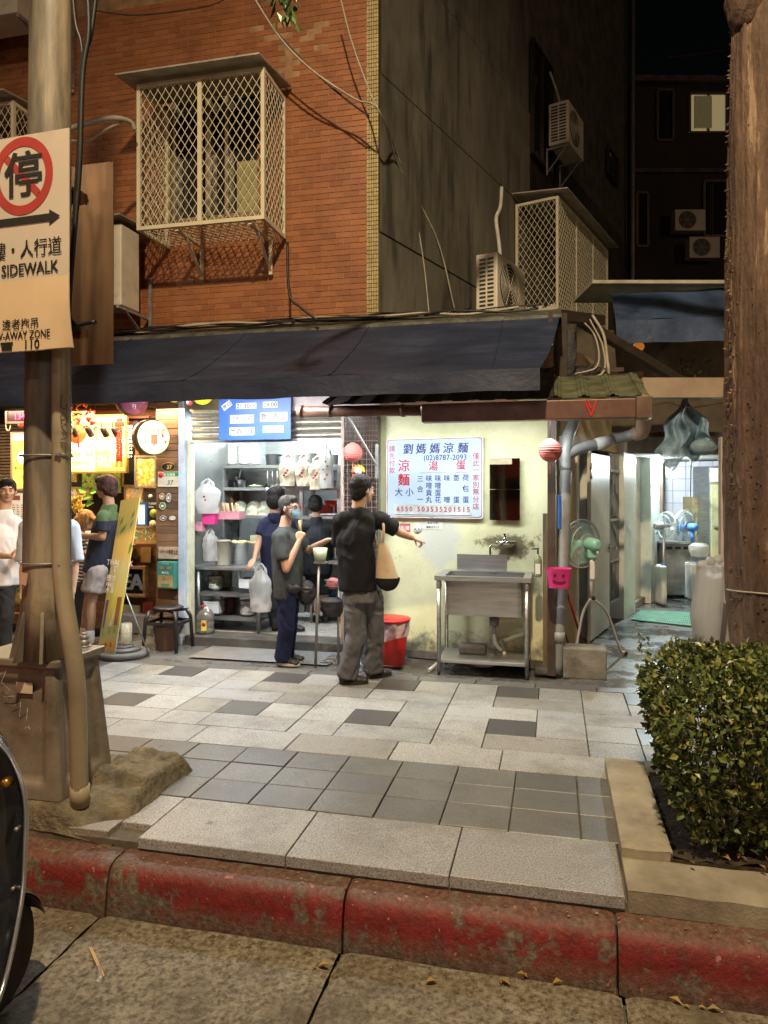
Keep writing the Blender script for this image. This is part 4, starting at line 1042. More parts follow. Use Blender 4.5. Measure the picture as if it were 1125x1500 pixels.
# wire grid hung in front of the pier, with prop bar
mb = MB()
for i in range(8): x = jx0+.02+i*(jx1-jx0)/7.5; mb.cyl((x, TF-.03, .35), (x, TF-.03, 2.1), .0025, n=4)
for i in range(30): z = .38+i*.06; mb.cyl((jx0+.02, TF-.033, z), (jx1+.02, TF-.033, z), .0022, n=4)
solo('wire_grid', mb, GALV, 'grey wire grid hanging over the brown mosaic pier', 'wire grid')
q0, q1 = PV.at(510, 610, 6.75), PV.at(552, 682, 6.85)
solo('prop_bar', MB().beam(q0, q1, .035, .01).beam(q1-Vector((0, 0, .12)), q1+Vector((0, 0, .2)), .03, .01), GALV, 'slanting perforated steel bar above the pink lantern', 'bar')
# tin roof of the annex and gutter
GT = 5.95
gxl, gzt = PV.h(617, 593, GT); gxr, _ = PV.h(956, 585, GT); gzb = PV.h(780, 615, GT)[1]; gzt = PV.h(780, 587, GT)[1]
m_gut = M('brown_gutter', (.17, .085, .055), .42, .2, var=.25, vs=4, bp=.15, dirt=((.05, .025, .015), 6, .55, .7))
gut = Thing('gutter', 'rusty brown box gutter along the edge of the tin roof', 'gutter', base=(gxl, GT, gzb))
gut.part('channel', MB().box(gxl, gxr-.12, GT, GT+.13, gzb, gzt), m_gut, bevel=.008)
gut.part('end_piece', MB().box(gxr-.12, gxr, GT-.008, GT+.14, gzb-.005, gzt+.012), M('gutter_end', (.16, .10, .06), .5, var=.3, bp=.2), bevel=.006)
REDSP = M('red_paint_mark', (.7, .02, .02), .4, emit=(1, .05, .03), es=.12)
mb = MB(); P_ = lambda x, y: PV.at(x, y, PV.w((PV.h(x, y, GT-.004)[0], GT-.004, 0)).y)
for pts in ([(857, 588), (861, 597), (866, 609)], [(866, 609), (870, 598), (873, 587)], [(860, 586), (866, 598)]): mb.tube([P_(*p) for p in pts], .006, 5, False)
gut.part('red_scribble', mb, REDSP)
pxl = PV.h(432, 600, GT)[0]
q0 = PV.at(436, 603, 6.4); q1 = PV.at(618, 601, 6.15)
gp_ = Thing('drain_pipe', 'brown round drain pipe joined to the left end of the gutter', 'pipe', base=tuple(q0))
gp_.part('tube', MB().tube([q0, q1], .048, 14), m_gut)
for f_ in (.02, .26, .84): gp_.part('collar', MB().tube([q0.lerp(q1, f_), q0.lerp(q1, f_+.03)], .056, 14), m_gut)
# corrugated sheets: a plain thing made of single sheets
roof = Thing('tin_roof', 'low corrugated tin roof sloping down to the brown gutter', 'roof', base=(gxl, 7, gzt+.3))
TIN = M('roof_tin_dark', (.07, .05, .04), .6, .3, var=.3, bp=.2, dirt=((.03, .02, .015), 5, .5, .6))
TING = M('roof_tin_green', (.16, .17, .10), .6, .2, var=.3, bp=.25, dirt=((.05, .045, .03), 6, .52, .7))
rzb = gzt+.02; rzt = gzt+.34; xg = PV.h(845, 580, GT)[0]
def sheet_fn(x0, x1):
    def f(u, v):
        x = x0+u*(x1-x0); ph = (x*1.0) % .22; r = .022 if ph < .03 else (.0 if .06 < ph < .19 else .01)
        return (x, GT+.03+v*1.5, rzb+v*(rzt-rzb)*1.6+r)
    return f
xs = PV.h(470, 600, GT)[0]
x = xs
while x < gxr-.05:
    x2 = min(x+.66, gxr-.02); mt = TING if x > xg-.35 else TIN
    yb = .58 if mt is TING else 1
    fn = sheet_fn(x, x2)
    top = (lambda fn, yb: (lambda u, v: fn(u, v*yb)))(fn, yb)
    roof.part('roof_sheet', MB().sheet(top, 66, 4, False).sheet(lambda u, v: (lambda p: (p[0], p[1], p[2]-.003))(top(1-u, v)), 66, 4, False), mt, label='greenish roof sheet at the right end' if mt is TING else None)
    x = x2-.01
for k in range(4): roof.part('batten', MB().box(xs, gxr-.1, GT+.2+k*.35, GT+.24+k*.35, rzb+(.2+k*.35)*.35-.05, rzb+(.2+k*.35)*.35-.012), TIN)
# assumed unseen tube light under the tin roof that lights yellow wall and counter
tl0 = PV.h(600, 600, 6.45)[0]
lx, lz = PV.h(655, 606, 6.16)
TUBE = emis('tube_lamp', (.92, 1, .93), 14)
tfx = Thing('tube_light', 'assumed white fluorescent tube fixed under the tin roof behind the gutter', 'lamp', base=(lx, 6.16, lz+.08))
tfx.part('tube', MB().cyl((lx-.55, 6.16, lz+.055), (lx+.55, 6.16, lz+.055), .014, n=8), TUBE)
tfx.part('fitting', MB().box(lx-.6, lx+.6, 6.14, 6.18, lz+.075, lz+.11), WHITEP)
wl = PV.w((lx, 6.15, lz+.03)); lamp('tube_light_light', 'AREA', wl, 36, (.93, 1, .95), size=(2.0, .06), rot=(radians(4), 0, -PV.a))
tf3 = Thing('tube_light', 'added fluorescent tube under the big awning in front of the noodle shop', 'lamp', base=(-2.9, 5.9, 2.58))  # unseen tube added to brighten the paving and people under the awning
tf3.part('tube', MB().cyl((-3.5, 5.9, 2.60), (-2.3, 5.9, 2.60), .014, n=8), TUBE); tf3.part('fitting', MB().box(-3.55, -2.25, 5.88, 5.92, 2.62, 2.655), WHITEP)
lamp('tube_light_light', 'AREA', PV.w((-2.9, 5.9, 2.575)), 80, (.93, .98, 1), size=(1.2, .06), rot=(radians(10), 0, -PV.a))
# hanging black posts and odds in the roof gap
POST = M('brown_post', (.07, .045, .035), .6, var=.3, bp=.2)
q = PV.at(808, 640, 6.62); solo('post', MB().box(q.x-.035, q.x+.035, 6.52, 6.59, 0, 2.55), POST, 'dark brown steel post at the corner of the yellow wall', 'post')
q = PV.at(803, 860, 6.75); solo('timber_post', MB().box(q.x-.045, q.x+.06, 6.62, 6.74, 0, 1.42), M('grey_timber', (.19, .14, .085), .8, var=.3, bp=.5, stretch=(4, 4, .4)), 'old timber post standing against the corner behind the sink', 'post')
PVCM = M('grey_pvc', (.30, .31, .32), .42, var=.1, bp=.03, dirt=((.14, .12, .09), 6, .58, .6))
pp = [PV.at(848, 598, 6.75), PV.at(838, 625, 6.6), PV.at(830, 650, 6.42), PV.at(828, 720, 6.38), PV.at(824, 850, 6.38), PV.at(819, 920, 6.38), PV.at(816, 985, 6.40)]
pvc = Thing('drainpipe', 'grey plastic downpipe with side branch at the corner of the yellow wall', 'pipe', base=tuple(pp[-1]))
pvc.part('pipe', MB().tube(catmull(pp, 5), .050, 18), PVCM)
br = [PV.at(829, 668, 6.40), PV.at(850, 657, 6.42), PV.at(884, 648, 6.44), PV.at(915, 640, 6.42), PV.at(932, 634, 6.36)]
pvc.part('branch', MB().tube(catmull(br, 5), .048, 18), PVCM)
pvc.part('elbow', MB().tube(catmull([PV.at(930, 636, 6.36), PV.at(940, 632, 6.3), PV.at(943, 620, 6.2), PV.at(943, 608, 6.12)], 5), .062, 18), M('pinkish_elbow', (.42, .29, .22), .55, bp=.3))
pvc.part('tape_wrap', MB().tube([PV.at(873, 651, 6.43), PV.at(897, 645, 6.43)], .056, 14), M('white_tape', (.6, .6, .6), .6, bp=.8, bs=25, dist=.01))
pvc.part('coupling', MB().tube([PV.at(829, 640, 6.46), PV.at(828, 690, 6.39)], .058, 18), PVCM)
pvc.part('coupling', MB().tube([PV.at(818.5, 925, 6.38), PV.at(818, 940, 6.38)], .056, 18), PVCM)
# ================================================================== THINGS ON AND BY THE YELLOW WALL
mb_ = YW
bx0, bz1 = YW.h(566, 643, -.04); bx1, _ = YW.h(708, 640, -.04); bz0 = YW.h(640, 759, -.04)[1]; bz1 = YW.h(640, 641, -.04)[1]
brd = Thing('menu_board', 'pale blue menu board with blue and red Chinese lettering on the yellow wall', 'menu board', YW, ((bx0+bx1)/2, -.04, bz0))
def rrect(mb, x0, x1, z0, z1, r, y0, y1, n=6):
    pts = []
    for (cx, cz, a0) in ((x1-r, z1-r, 0), (x0+r, z1-r, 90), (x0+r, z0+r, 180), (x1-r, z0+r, 270)):
        for k in range(n+1):
            a = radians(a0+90*k/n); pts.append((cx+r*cos(a), cz+r*sin(a)))
    return mb.prism(pts, y0, y1)
BFACE = M('board_face', (.46, .58, .74), .3, var=.05, vs=2, bp=.01); BEDGE = M('board_edge_white', (.75, .74, .74), .4, bp=0)
BBLUE = M('ink_blue', (.015, .025, .20), .4, bp=0, var=.05); BRED = M('ink_red', (.45, .012, .035), .4, bp=0, var=.05)
brd.part('panel', rrect(MB(), bx0, bx1, bz0, bz1, .03, -.045, -.002), BEDGE)
brd.part('red_line', rrect(MB(), bx0+.010, bx1-.010, bz0+.010, bz1-.010, .025, -.0465, -.044), BRED)
brd.part('face', rrect(MB(), bx0+.016, bx1-.016, bz0+.016, bz1-.016, .022, -.048, -.044), BFACE)
bw, bh = bx1-bx0, bz1-bz0
U = lambda px: bx0+(px-35)/(1030-35)*bw          # pixels of a straightened view of the board
V = lambda py: bz1-(py-150)/(962-150)*bh
sB = bw/995
def bt(mb, s_, px, py, size, bold=.012, y=-.0495, sx=1): mb.text(s_, U(px), y, V(py), size*sB, bold, sx=sx)
blue, redm = MB(), MB()
for ch, px in zip('劉媽媽涼麵', (268, 403, 545, 682, 828)): blue.text(ch, U(px), -.0495, V(300), 108*sB, .022, shear=.12)
bt(blue, '(02)8787-2093', 652, 378, 74, .012)
for ch, py in zip('請先付款', (278, 352, 428, 502)): bt(redm, ch, 100, py, 66, .006)
for ch, py in zip('僅此一家別無分店', (368, 438, 508, 582, 652, 720, 796, 866)): bt(redm, ch, 960, py, 66, .004)
bt(redm, '涼', 225, 478, 128, .02); bt(redm, '麵', 225, 622, 128, .022); bt(redm, '湯', 533, 474, 98, .012); bt(redm, '蛋', 812, 466, 98, .012)
bt(blue, '大', 172, 734, 88, .006); bt(blue, '小', 285, 734, 88, .006)
for px, st in ((398, '三@合@一'), (488, '味噌貢丸'), (580, '味噌蛋花'), (672, '味@@噌'), (766, '蔥@@蛋'), (860, '荷包@蛋')):
    if st[0] == '三': ys = (590, 0, 695, 0, 800)
    elif st[0] == '荷': ys = (582, 690, 0, 800)
    else: ys = (585, 660, 732, 802)
    for ch, py in zip(st, ys):
        if ch != '@': bt(blue, ch, px, py, 68, .006)
for s_, px0, px1 in (('6550', 168, 302), ('503535201515', 385, 888)):
    for i, ch in enumerate(s_): bt(redm, ch, px0+(px1-px0)*i/(len(s_)-1), 896, 68, .012, -.0555)
for (a, b_) in ((395, 672), (755, 872)):
    m_ = (a+b_)/2
    redm.tube([(U(p), -.0495, V(q)) for p, q in ((a, 520), (a+8, 506), (m_-14, 504), (m_, 494), (m_+14, 504), (b_-8, 506), (b_, 516))], .0018, 4, False)
brd.part('blue_lettering', blue, BBLUE); brd.part('red_lettering', redm, BRED)
ps = brd.part('price_strip', MB().box(U(122), U(918), -.052, -.048, V(922), V(826)), M('strip_clear', (.52, .60, .62), .2, bp=0))
for z in (V(922), V(826)): brd.part('strip_rail', MB().box(U(122), U(918), -.0555, -.0521, z-.004, z+.004), M('rail_clear', (.62, .68, .66), .2, bp=0), ps)
for px, py in ((62, 190), (515, 175), (993, 170), (75, 938), (525, 950), (1000, 938)): brd.part('screw', MB().lathe((U(px), -.049, V(py)), [(0, -.003), (.005, -.002), (.006, .002)], 8, 'y'), STEELD)
_m = YW.w((YW.h(718, 0, -.03)[0], -.03, 0)); MW = Fr(24.6, _m.x, _m.y)      # hangs a little askew
mx0, mz1 = MW.h(718, 672, -.0); mx1, _ = MW.h(762, 671, -.0); mz0 = MW.h(740, 762, -.0)[1]
mir = Thing('wall_mirror', 'narrow frameless mirror with old sticker on the yellow wall right of the menu', 'mirror', MW, ((mx0+mx1)/2, 0, mz0))
MIRM = M('mirror_glass', (.35, .33, .34), .05, 1, var=.1, bp=0, rv=.02)
zm_ = MW.h(740, 717, 0)[1]
mir.part('mirror_pane', MB().box(mx0, mx1, -.015, -.002, mz0, zm_-.003), MIRM)
mir.part('mirror_pane', MB().box(mx0, mx1, -.015, -.002, zm_+.003, mz1), MIRM)
sx1, sz1 = MW.h(750, 680, -.0165)
mir.part('sticker', MB().box(mx0, sx1, -.0165, -.0155, sz1, mz1-.002), M('tan_sticker', (.45, .38, .26), .6))
def decal(fr, px0, py0, px1, py1, T, mat, name, label, cat='notice', txt=None, tmat=None, tsz=.03, th=.002):
    xa, zb_ = fr.h(px0, py1, T); xb, za_ = fr.h(px1, py0, T)
    th_ = Thing(name, label, cat, fr, ((xa+xb)/2, T, zb_)); th_.part('sheet', MB().box(xa, xb, T-th, T, zb_, za_), mat)
    if txt:
        m_ = MB()
        for (s_, fx_, fz_, sz_) in txt: m_.text(s_, xa+(xb-xa)*fx_, T-th-.001, zb_+(za_-zb_)*fz_, sz_, .01)
        th_.part('lettering', m_, tmat or INK)
    return th_
PAPERW = M('white_paper', (.72, .72, .70), .7, bp=.1); PINKR = M('pink_notice_red', (.55, .08, .12), .6)
decal(YW, 586, 767, 601, 779, -.002, PINKR, 'wall_notice', 'small red notice on the yellow wall by the pointing hand', txt=[('設攤', .5, .25, .05)], tmat=PAPERW)
xs1, zs1 = YW.h(611, 775, -.003)
stk = Thing('face_sticker', 'round white sticker with a drawn face under the menu board', 'sticker', YW, (xs1, 0, zs1-.05))
stk.part('disc', MB().lathe((xs1, -.003, zs1), [(0, -.001), (.046, -.001), (.046, .001)], 24, 'y'), PAPERW)
stk.part('face_marks', MB().box(xs1-.028, xs1-.008, -.0055, -.0045, zs1-.004, zs1+.006).box(xs1+.008, xs1+.028, -.0055, -.0045, zs1-.004, zs1+.006).box(xs1-.01, xs1+.01, -.0055, -.0045, zs1-.02, zs1-.017), INK)
decal(YW, 619, 763, 649, 775, -.002, PAPERW, 'wall_notice', 'torn white paper notice directly below the menu board', txt=[('本店 公告', .5, .62, .026), ('謝謝合作 1.4', .5, .15, .024)])
# lanterns
LAN = M('pink_lantern_paper', (.62, .17, .15), .7, var=.1, vs=10, bp=0)
def lantern(px, py, T, r, label, base_py):
    p = PV.h(px, py, T); c_ = Vector((p[0], T, p[1])); th = Thing('paper_lantern', label, 'lantern', base=(c_.x, c_.y, c_.z-r), group='pink paper lanterns')
    prof = []
    for i in range(61):
        a = pi*(.08+.84*i/60); rr = r*sin(a); h = -r*cos(a); prof.append((rr*(1+.022*sin(i*pi/2.5)), h))
    th.part('shade', MB().lathe(c_, prof, 28), LAN)
    th.part('ring', MB().lathe(c_+Vector((0, 0, r*.97)), [(r*.26, -.008), (r*.26, .008)], 14), STEELD)
    th.part('cord', MB().cyl(c_+Vector((0, 0, r)), c_+Vector((0, 0, r+.22)), .003, n=5), CABLE)
    th.part('tassel', MB().cyl(c_-Vector((0, 0, r)), c_-Vector((0, 0, r+.10)), .004, .007, 6), LAN)
    return th
lantern(517, 663, 6.62, .092, 'pink paper lantern in front of the mosaic pier', 0)
lantern(806, 660, 6.30, .097, 'pink paper lantern at the right corner of the yellow wall', 0)
q = PV.at(525, 690, 6.9)
dl = Thing('clown_ornament', 'small yellow and red smiling wall ornament under the lantern', 'ornament', base=tuple(q-Vector((0, 0, .07))))
dl.part('face', MB().lathe(q, [(0, -.02), (.035, -.015), (.038, 0)], 16, 'y'), PAPERW)
mb = MB()
for i in range(7): a = pi*i/6; mb.ball((q.x+.05*cos(a), q.y+.002, q.z+.045*sin(a)), .017, 8)
dl.part('hair', mb, M('yellow_plastic', (.7, .5, .04), .4)); dl.part('bow', MB().box(q.x-.06, q.x+.06, q.y-.01, q.y+.01, q.z-.06, q.z-.03), M('red_plastic', (.5, .03, .02), .35), bevel=.01)
# sink
sT_, bT_ = 6.41, 6.90
sx0 = PV.g(643, 985)[0]; sx1_ = PV.g(772, 992)[0]; ztop = PV.h(640, 843, sT_)[1]
sink = Thing('steel_sink', 'stainless steel single-bowl sink stand with backsplash and lower shelf', 'sink', base=((sx0+sx1_)/2, 6.65, -.03))
for (x, y) in ((sx0, sT_), (sx1_, sT_), (sx0, bT_-.02), (sx1_, bT_-.02)):
    l_ = sink.part('leg', MB().cyl((x, y, .02), (x, y, ztop-.03), .019, n=14), STEEL)
    sink.part('foot', MB().cyl((x, y, -.03), (x, y, .03), .013, .017, 10), RUBBER, l_)
    sink.part('collar', MB().cyl((x, y, ztop-.11), (x, y, ztop-.03), .024, n=14), STEEL, l_)
e0, e1, f0, f1 = sx0-.035, sx1_+.035, sT_-.035, bT_+.02
bi0, bi1, bj0, bj1, bz_ = sx0+.05, sx1_-.03, f0+.05, f1-.10, PV.h(700, 902, sT_+.02)[1]
mb = MB()
for (a, b_, c_, d) in ((e0, e1, f0, bj0), (e0, e1, bj1, f1), (e0, bi0, bj0, bj1), (bi1, e1, bj0, bj1)): mb.box(a, b_, c_, d, ztop-.002, ztop)
mb.box(e0, e1, f0, f0+.003, ztop-.04, ztop-.003).box(e0, e0+.003, f0+.004, f1, ztop-.04, ztop-.003).box(e1-.003, e1, f0+.004, f1, ztop-.04, ztop-.003)
sink.part('counter', mb, STEEL)
def basin(u, v):
    a = 2*pi*u; k = 1-.02*v; cx, cy = (bi0+bi1)/2, (bj0+bj1)/2; hx_, hy_ = (bi1-bi0)/2*k, (bj1-bj0)/2*k
    ca, sa_ = cos(a), sin(a); p_ = .16
    return (cx+hx_*math.copysign(abs(ca)**p_, ca), cy+hy_*math.copysign(abs(sa_)**p_, sa_), ztop-.003-(ztop-bz_)*v)
mb = MB().sheet(basin, 72, 10).box(bi0+.012, bi1-.012, bj0+.012, bj1-.012, bz_-.001, bz_+.003)
sink.part('bowl', mb, STEEL)
sink.part('backsplash', MB().box(e0+.13, e1-.005, f1, f1+.02, ztop, PV.h(720, 812, f1)[1]), STEEL, bevel=.004)
zsh = PV.g(640, 962)[1]; zsh = PV.h(700, 968, sT_)[1]
sink.part('shelf', MB().box(sx0-.01, sx1_+.015, sT_-.01, bT_-.02, zsh-.03, zsh), STEEL, bevel=.004)
dx_, dz_ = PV.h(724, 905, 6.6)
mb = MB().cyl((dx_, 6.6, dz_), (dx_, 6.6, dz_-.07), .045, .04, 16); dr = sink.part('drain', mb, M('pvc_dark', (.2, .2, .2), .4))
sink.part('trap', MB().tube(catmull([(dx_, 6.6, dz_-.07), (dx_, 6.6, dz_-.19), (dx_+.02, 6.6, dz_-.25), (dx_+.06, 6.62, dz_-.3)], 5), .019, 10), PVCM, dr)
solo('drain_hose', MB().tube(catmull([PV.at(735, 938, 6.7), PV.at(738, 962, 6.66), PV.at(715, 975, 6.6), PV.at(680, 970, 6.62), PV.at(650, 968, 6.75), PV.at(628, 982, 6.6)], 6), .018, 10), M('pale_hose', (.5, .5, .46), .5), 'pale corrugated drain hose lying under the sink', 'hose')
q = PV.at(693, 942, 6.75); solo('stone', MB().box(q.x-.12, q.x+.13, 6.62, 6.78, zsh, zsh+.085), CONCD, 'grey stone resting on the lower shelf of the sink', 'stone', bevel=.02)
q = PV.at(740, 795, 6.78)
tap = Thing('wall_tap', 'chrome lever mixer tap on the stained wall above the sink', 'tap', base=(q.x, 6.9, q.z))
CHR = M('chrome', (.6, .6, .6), .12, 1, var=.05, bp=0)
yt = q.y
tap.part('body', MB().cyl((q.x-.08, yt, q.z), (q.x+.09, yt, q.z), .022, n=14).cyl((q.x-.07, yt, q.z), (q.x-.07, yt+.3, q.z), .018, n=10).cyl((q.x+.08, yt, q.z), (q.x+.08, yt+.3, q.z), .018, n=10), CHR)
tap.part('lever', MB().cyl((q.x, yt, q.z+.015), (q.x, yt, q.z+.055), .024, .02, 14).beam((q.x, yt, q.z+.06), (q.x+.0, yt-.09, q.z+.085), .02, .012), CHR)
tap.part('spout', MB().tube(catmull([(q.x-.02, yt, q.z-.01), (q.x-.06, yt-.08, q.z-.02), (q.x-.12, yt-.18, q.z-.015), (q.x-.122, yt-.19, q.z-.11)], 6), .010, 10), CHR)
sbx, sbz = PV.h(788, 838, 6.5)
sb = Thing('soap_bottle', 'green-tinted pump soap bottle on the right end of the sink', 'bottle', base=(sbx, 6.5, ztop))
sb.part('bottle', MB().lathe((sbx, 6.5, ztop), [(.03, 0), (.034, .01), (.034, .15), (.03, .17), (.012, .19), (.012, .2)], 18), M('soap_liquid', (.35, .42, .22), .15, trans=.5, bp=0))
sb.part('label', MB().box(sbx-.022, sbx+.02, 6.463, 6.465, ztop+.03, ztop+.12), PAPERW)
sb.part('pump', MB().cyl((sbx, 6.5, ztop+.2), (sbx, 6.5, ztop+.25), .008, n=8).beam((sbx+.01, 6.5, ztop+.25), (sbx-.05, 6.5, ztop+.245), .014, .012), BLACKP)
# red bin with liner
q = PV.g(572, 973); tc = Thing('bin', 'red plastic bin with rim and clear liner beside the pointing man', 'bin', base=(q[0], q[1], 0))
REDP = M('bin_red', (.52, .025, .018), .33, var=.1, bp=.03, dirt=((.2, .05, .03), 7, .62, .4))
q = (q[0], q[1], 0)
tc.part('tub', MB().lathe(q, [(.13, 0), (.135, .01), (.170, .40), (.165, .405), (.13, .05), (0, .04)], 32), REDP)
tc.part('lid', MB().lathe(q, [(.155, .412), (.186, .408), (.190, .425), (.182, .437), (.12, .447), (0, .449)], 32), REDP)
def liner(u, v):
    a = u*2*pi; z = .405-.13*v-.05*max(0, sin(a*1.0+4.1))*v; r = .17-.034*(.405-z)/.4+.009+.006*sin(a*9+v*3)+.008*noise.noise(Vector((cos(a)*4, sin(a)*4, z*20)))
    return (q[0]+r*cos(a), q[1]+r*sin(a), z)
LINER = M('liner_film', (.85, .80, .80), .3, alpha=.55, bp=.5, bs=30, dist=.02)
tc.part('liner', MB().sheet(liner, 90, 12), LINER)
# concrete block, basket, fan, broom
g0 = PV.g(825, 992); g1 = PV.g(888, 992); zt_ = PV.h(850, 950, g0[1])[1]
solo('concrete_block', MB().box(g0[0], g1[0], g0[1], g0[1]+.22, -.01, zt_), CONC, 'rough concrete block on the pavement under the fan', 'block', bevel=.012)
solo('rubble', MB().box(g0[0]-.25, g0[0]-.03, g0[1]+.05, g0[1]+.25, -.01, .06), CONCD, 'low broken slab between the sink and the concrete block', 'rubble', bevel=.02)
PINK = M('hot_pink_plastic', (.62, .04, .22), .35, bp=0)
bk0, bz0_ = PV.h(800, 862, 6.2); bk1, bz1_ = PV.h(838, 835, 6.2)
mb = MB(); n_ = 20
def bask(u, v):
    a = 2*pi*u; rx_, ry_ = (bk1-bk0)/2, .085; k = .8+.2*v
    return ((bk0+bk1)/2+rx_*k*math.copysign(abs(cos(a))**.6, cos(a)), 6.29+ry_*k*math.copysign(abs(sin(a))**.6, sin(a)), bz0_+v*(bz1_-bz0_))
bs_ = Thing('smiley_basket', 'hot pink plastic basket with a cut-out smiling face hung on the corner', 'basket', base=((bk0+bk1)/2, 6.29, bz0_))
bs_.part('bowl', mb.sheet(bask, 40, 6).sheet(lambda u, v: (lambda p: (p[0]*.97+.03*(bk0+bk1)/2, p[1]*.97+.03*6.29, p[2]+.003))(bask(1-u, v)), 40, 6).box(bk0+.04, bk1-.04, 6.24, 6.34, bz0_, bz0_+.004), PINK)
xm = (bk0+bk1)/2; zm = (bz0_+bz1_)/2; mb = MB()
for sx in (-.035, .035): mb.lathe((xm+sx, 6.200, zm+.035), [(0, -.001), (.011, -.001), (.011, .012)], 12, 'y')
mb.tube([(xm+.055*sin(a), 6.204, zm-.005-.03*cos(a)+.01) for a in [i*.2-1.2 for i in range(13)]], .005, 5)
bs_.part('smile_cutout', mb, M('cutout_dark', (.06, .005, .02), .8))
PV_fan = PV.at(858, 797, 6.62)
MINT = M('mint_plastic', (.28, .62, .50), .35, bp=0, var=.06); FW = M('fan_wire', (.65, .72, .68), .35, .3, bp=0)
def fan(c_, R, face, matb, label, stand=None, fr=WF):
    """c_: hub position in world, face: angle the grille looks at; returns thing"""
    th = Thing('standing_fan', label, 'fan', WF, (c_.x, c_.y, stand if stand is not None else c_.z-.3))
    d = Vector((cos(face), sin(face), 0)); r_ = Vector((-d.y, d.x, 0)); u_ = Vector((0, 0, 1))
    def ringpts(rad, off, n=40): return [c_+d*off+(r_*cos(2*pi*i/n)+u_*sin(2*pi*i/n))*rad for i in range(n+1)]
    mb = MB()
    for rad, off in ((R, .06), (R, .045), (R*.75, .10), (R*.4, .12), (R*.75, -.0), (R*.4, -.02)): mb.tube(ringpts(rad, off), .003 if rad < R else .0055, 5, False)
    for i in range(56):
        a = 2*pi*i/56; e = (r_*cos(a)+u_*sin(a))
        mb.tube([c_+d*.125+e*.03, c_+d*.115+e*R*.5, c_+d*.06+e*R], .0014, 3, False); mb.tube([c_-d*.025+e*.04, c_-d*.01+e*R*.6, c_+d*.045+e*R], .0014, 3, False)
    th.part('guard', mb, FW)
    mb = MB()
    for k in range(3):
        def bl(u, v, k=k):
            a = k*2*pi/3+(u-.5)*1.5*(.55+.45*v); rad = .04+v*(R*.86-.04); return c_+d*(.055+.035*(u-.5))+(r_*cos(a)+u_*sin(a))*rad
        mb.sheet(bl, 8, 8)
    th.part('blades', mb, M(matb.name+'_blade', tuple(matb.node_tree.nodes['Color Ramp'].color_ramp.elements[1].color)[:3], .3, alpha=.75, bp=0) if True else matb)
    th.part('hub', MB().tube([c_+d*.03, c_+d*.10], .035, 16), matb)
    th.part('motor', MB().tube([c_-d*.02, c_-d*.04, c_-d*.14, c_-d*.165], [.05, .062, .055, .03], 18), matb)
    return th, d, r_
fc = Vector(WF.at(858, 797, 6.62)); fth, fd, fr_ = fan(fc, .222, radians(118), MINT, 'mint green standing fan on a bent tube stand by the alley mouth', 0)
b0 = fc-fd*.07-Vector((0, 0, .06))
fth.part('neck', MB().box(b0.x-.04, b0.x+.04, b0.y-.035, b0.y+.035, b0.z-.06, b0.z+.02), MINT, bevel=.01)
fth.part('pole', MB().cyl(b0-Vector((0, 0, .05)), b0-Vector((0, 0, .42)), .016, n=12), WHITEP)
fth.part('switch_box', MB().box(b0.x-.022, b0.x+.022, b0.y-.04, b0.y-.015, b0.z-.25, b0.z-.09), WHITEP, bevel=.006)
fth.part('knob', MB().ball((b0.x+.01, b0.y-.04, b0.z-.42), .02, 10), BLACKP)
hp = b0-Vector((0, 0, .42))
for (px, py, Y_) in ((915, 948, 7.2), (838, 925, 6.9), (862, 952, 7.5)):
    e = WF.at(px, py, Y_); e.z = .02; m1 = hp.lerp(e, .45)+Vector((0, 0, .10)); m2 = hp.lerp(e, .85)+Vector((0, 0, -.04)); m2.z = .07
    lg = fth.part('leg', MB().tube(catmull([hp, m1, m2, e], 6), .012, 10), WHITEP)
    fth.part('foot', MB().tube([e, e+(e-m2).normalized()*.05], .015, 10), RUBBER, lg)
q0, q1 = WF.at(823, 842, 6.5), WF.at(856, 938, 6.9); q1.z = .02
br_ = Thing('broom', 'broom with red handle leaning at the alley corner beside the fan', 'broom', WF, tuple(q1))
br_.part('handle', MB().tube([q0, q1+Vector((0, 0, .1))], .012, 8), M('red_handle', (.35, .02, .015), .35)); br_.part('bristles', MB().tube([q1+Vector((0, 0, .12)), q1], [.02, .05], 10), M('straw', (.3, .2, .09), .9))
q0, q1 = WF.at(812, 880, 6.75), WF.at(838, 938, 7.1); q1.z = .02
solo('stick', MB().tube([q0, q1], .010, 8), M('bamboo_stick', (.25, .18, .08), .6), 'thin bamboo stick leaning behind the broom', 'stick', WF)
q = WF.at(819, 750, 6.32); solo('blue_cloth', MB().box(q.x-.012, q.x+.018, 6.3, 6.33, q.z-.15, q.z+.15), M('blue_rag', (.03, .12, .45), .8, bp=.6, dist=.02), 'narrow blue strip of cloth tied to the drainpipe', 'cloth', WF, bevel=.008)
# ================================================================== ALLEY
CREAMW = M('cream_wall', (.52, .42, .24), .6, var=.12, vs=2, bp=.2, coord='world', dirt=((.16, .13, .09), 3, .6, .6))
DOORW = M('door_white', (.68, .66, .60), .4, var=.06, bp=.05, dirt=((.25, .22, .17), 5, .66, .5))
GREENW = M('mint_white_paint', (.74, .79, .75), .45, var=.08, vs=3, bp=.2, coord='world', dirt=((.22, .21, .17), 4, .61, .65))
def ax_(px, T=0): return AL.h(px, 700, T)[0]
al = Thing('alley_building', 'row of kitchen doors and barred window along the left side of the alley', 'building', AL, (0, .1, 0))
a0, a1, a2, a3, a4, a5, a6 = 0, ax_(843), ax_(893), ax_(908), ax_(925), ax_(945), ax_(967)
al.part('cream_wall', MB().box(-.02, a1, .0, .15, 0, 3.1), CREAMW)
al.part('upper_wall', MB().box(a1, a6, .02, .15, 2.1, 3.1), CREAMW)
al.part('dark_room', MB().box(a1, a3+.1, 1.4, 1.5, 0, 2.1).box(a1-.02, a1, .15, 1.4, 0, 2.1), CONCD)
fx_ = ax_(862)
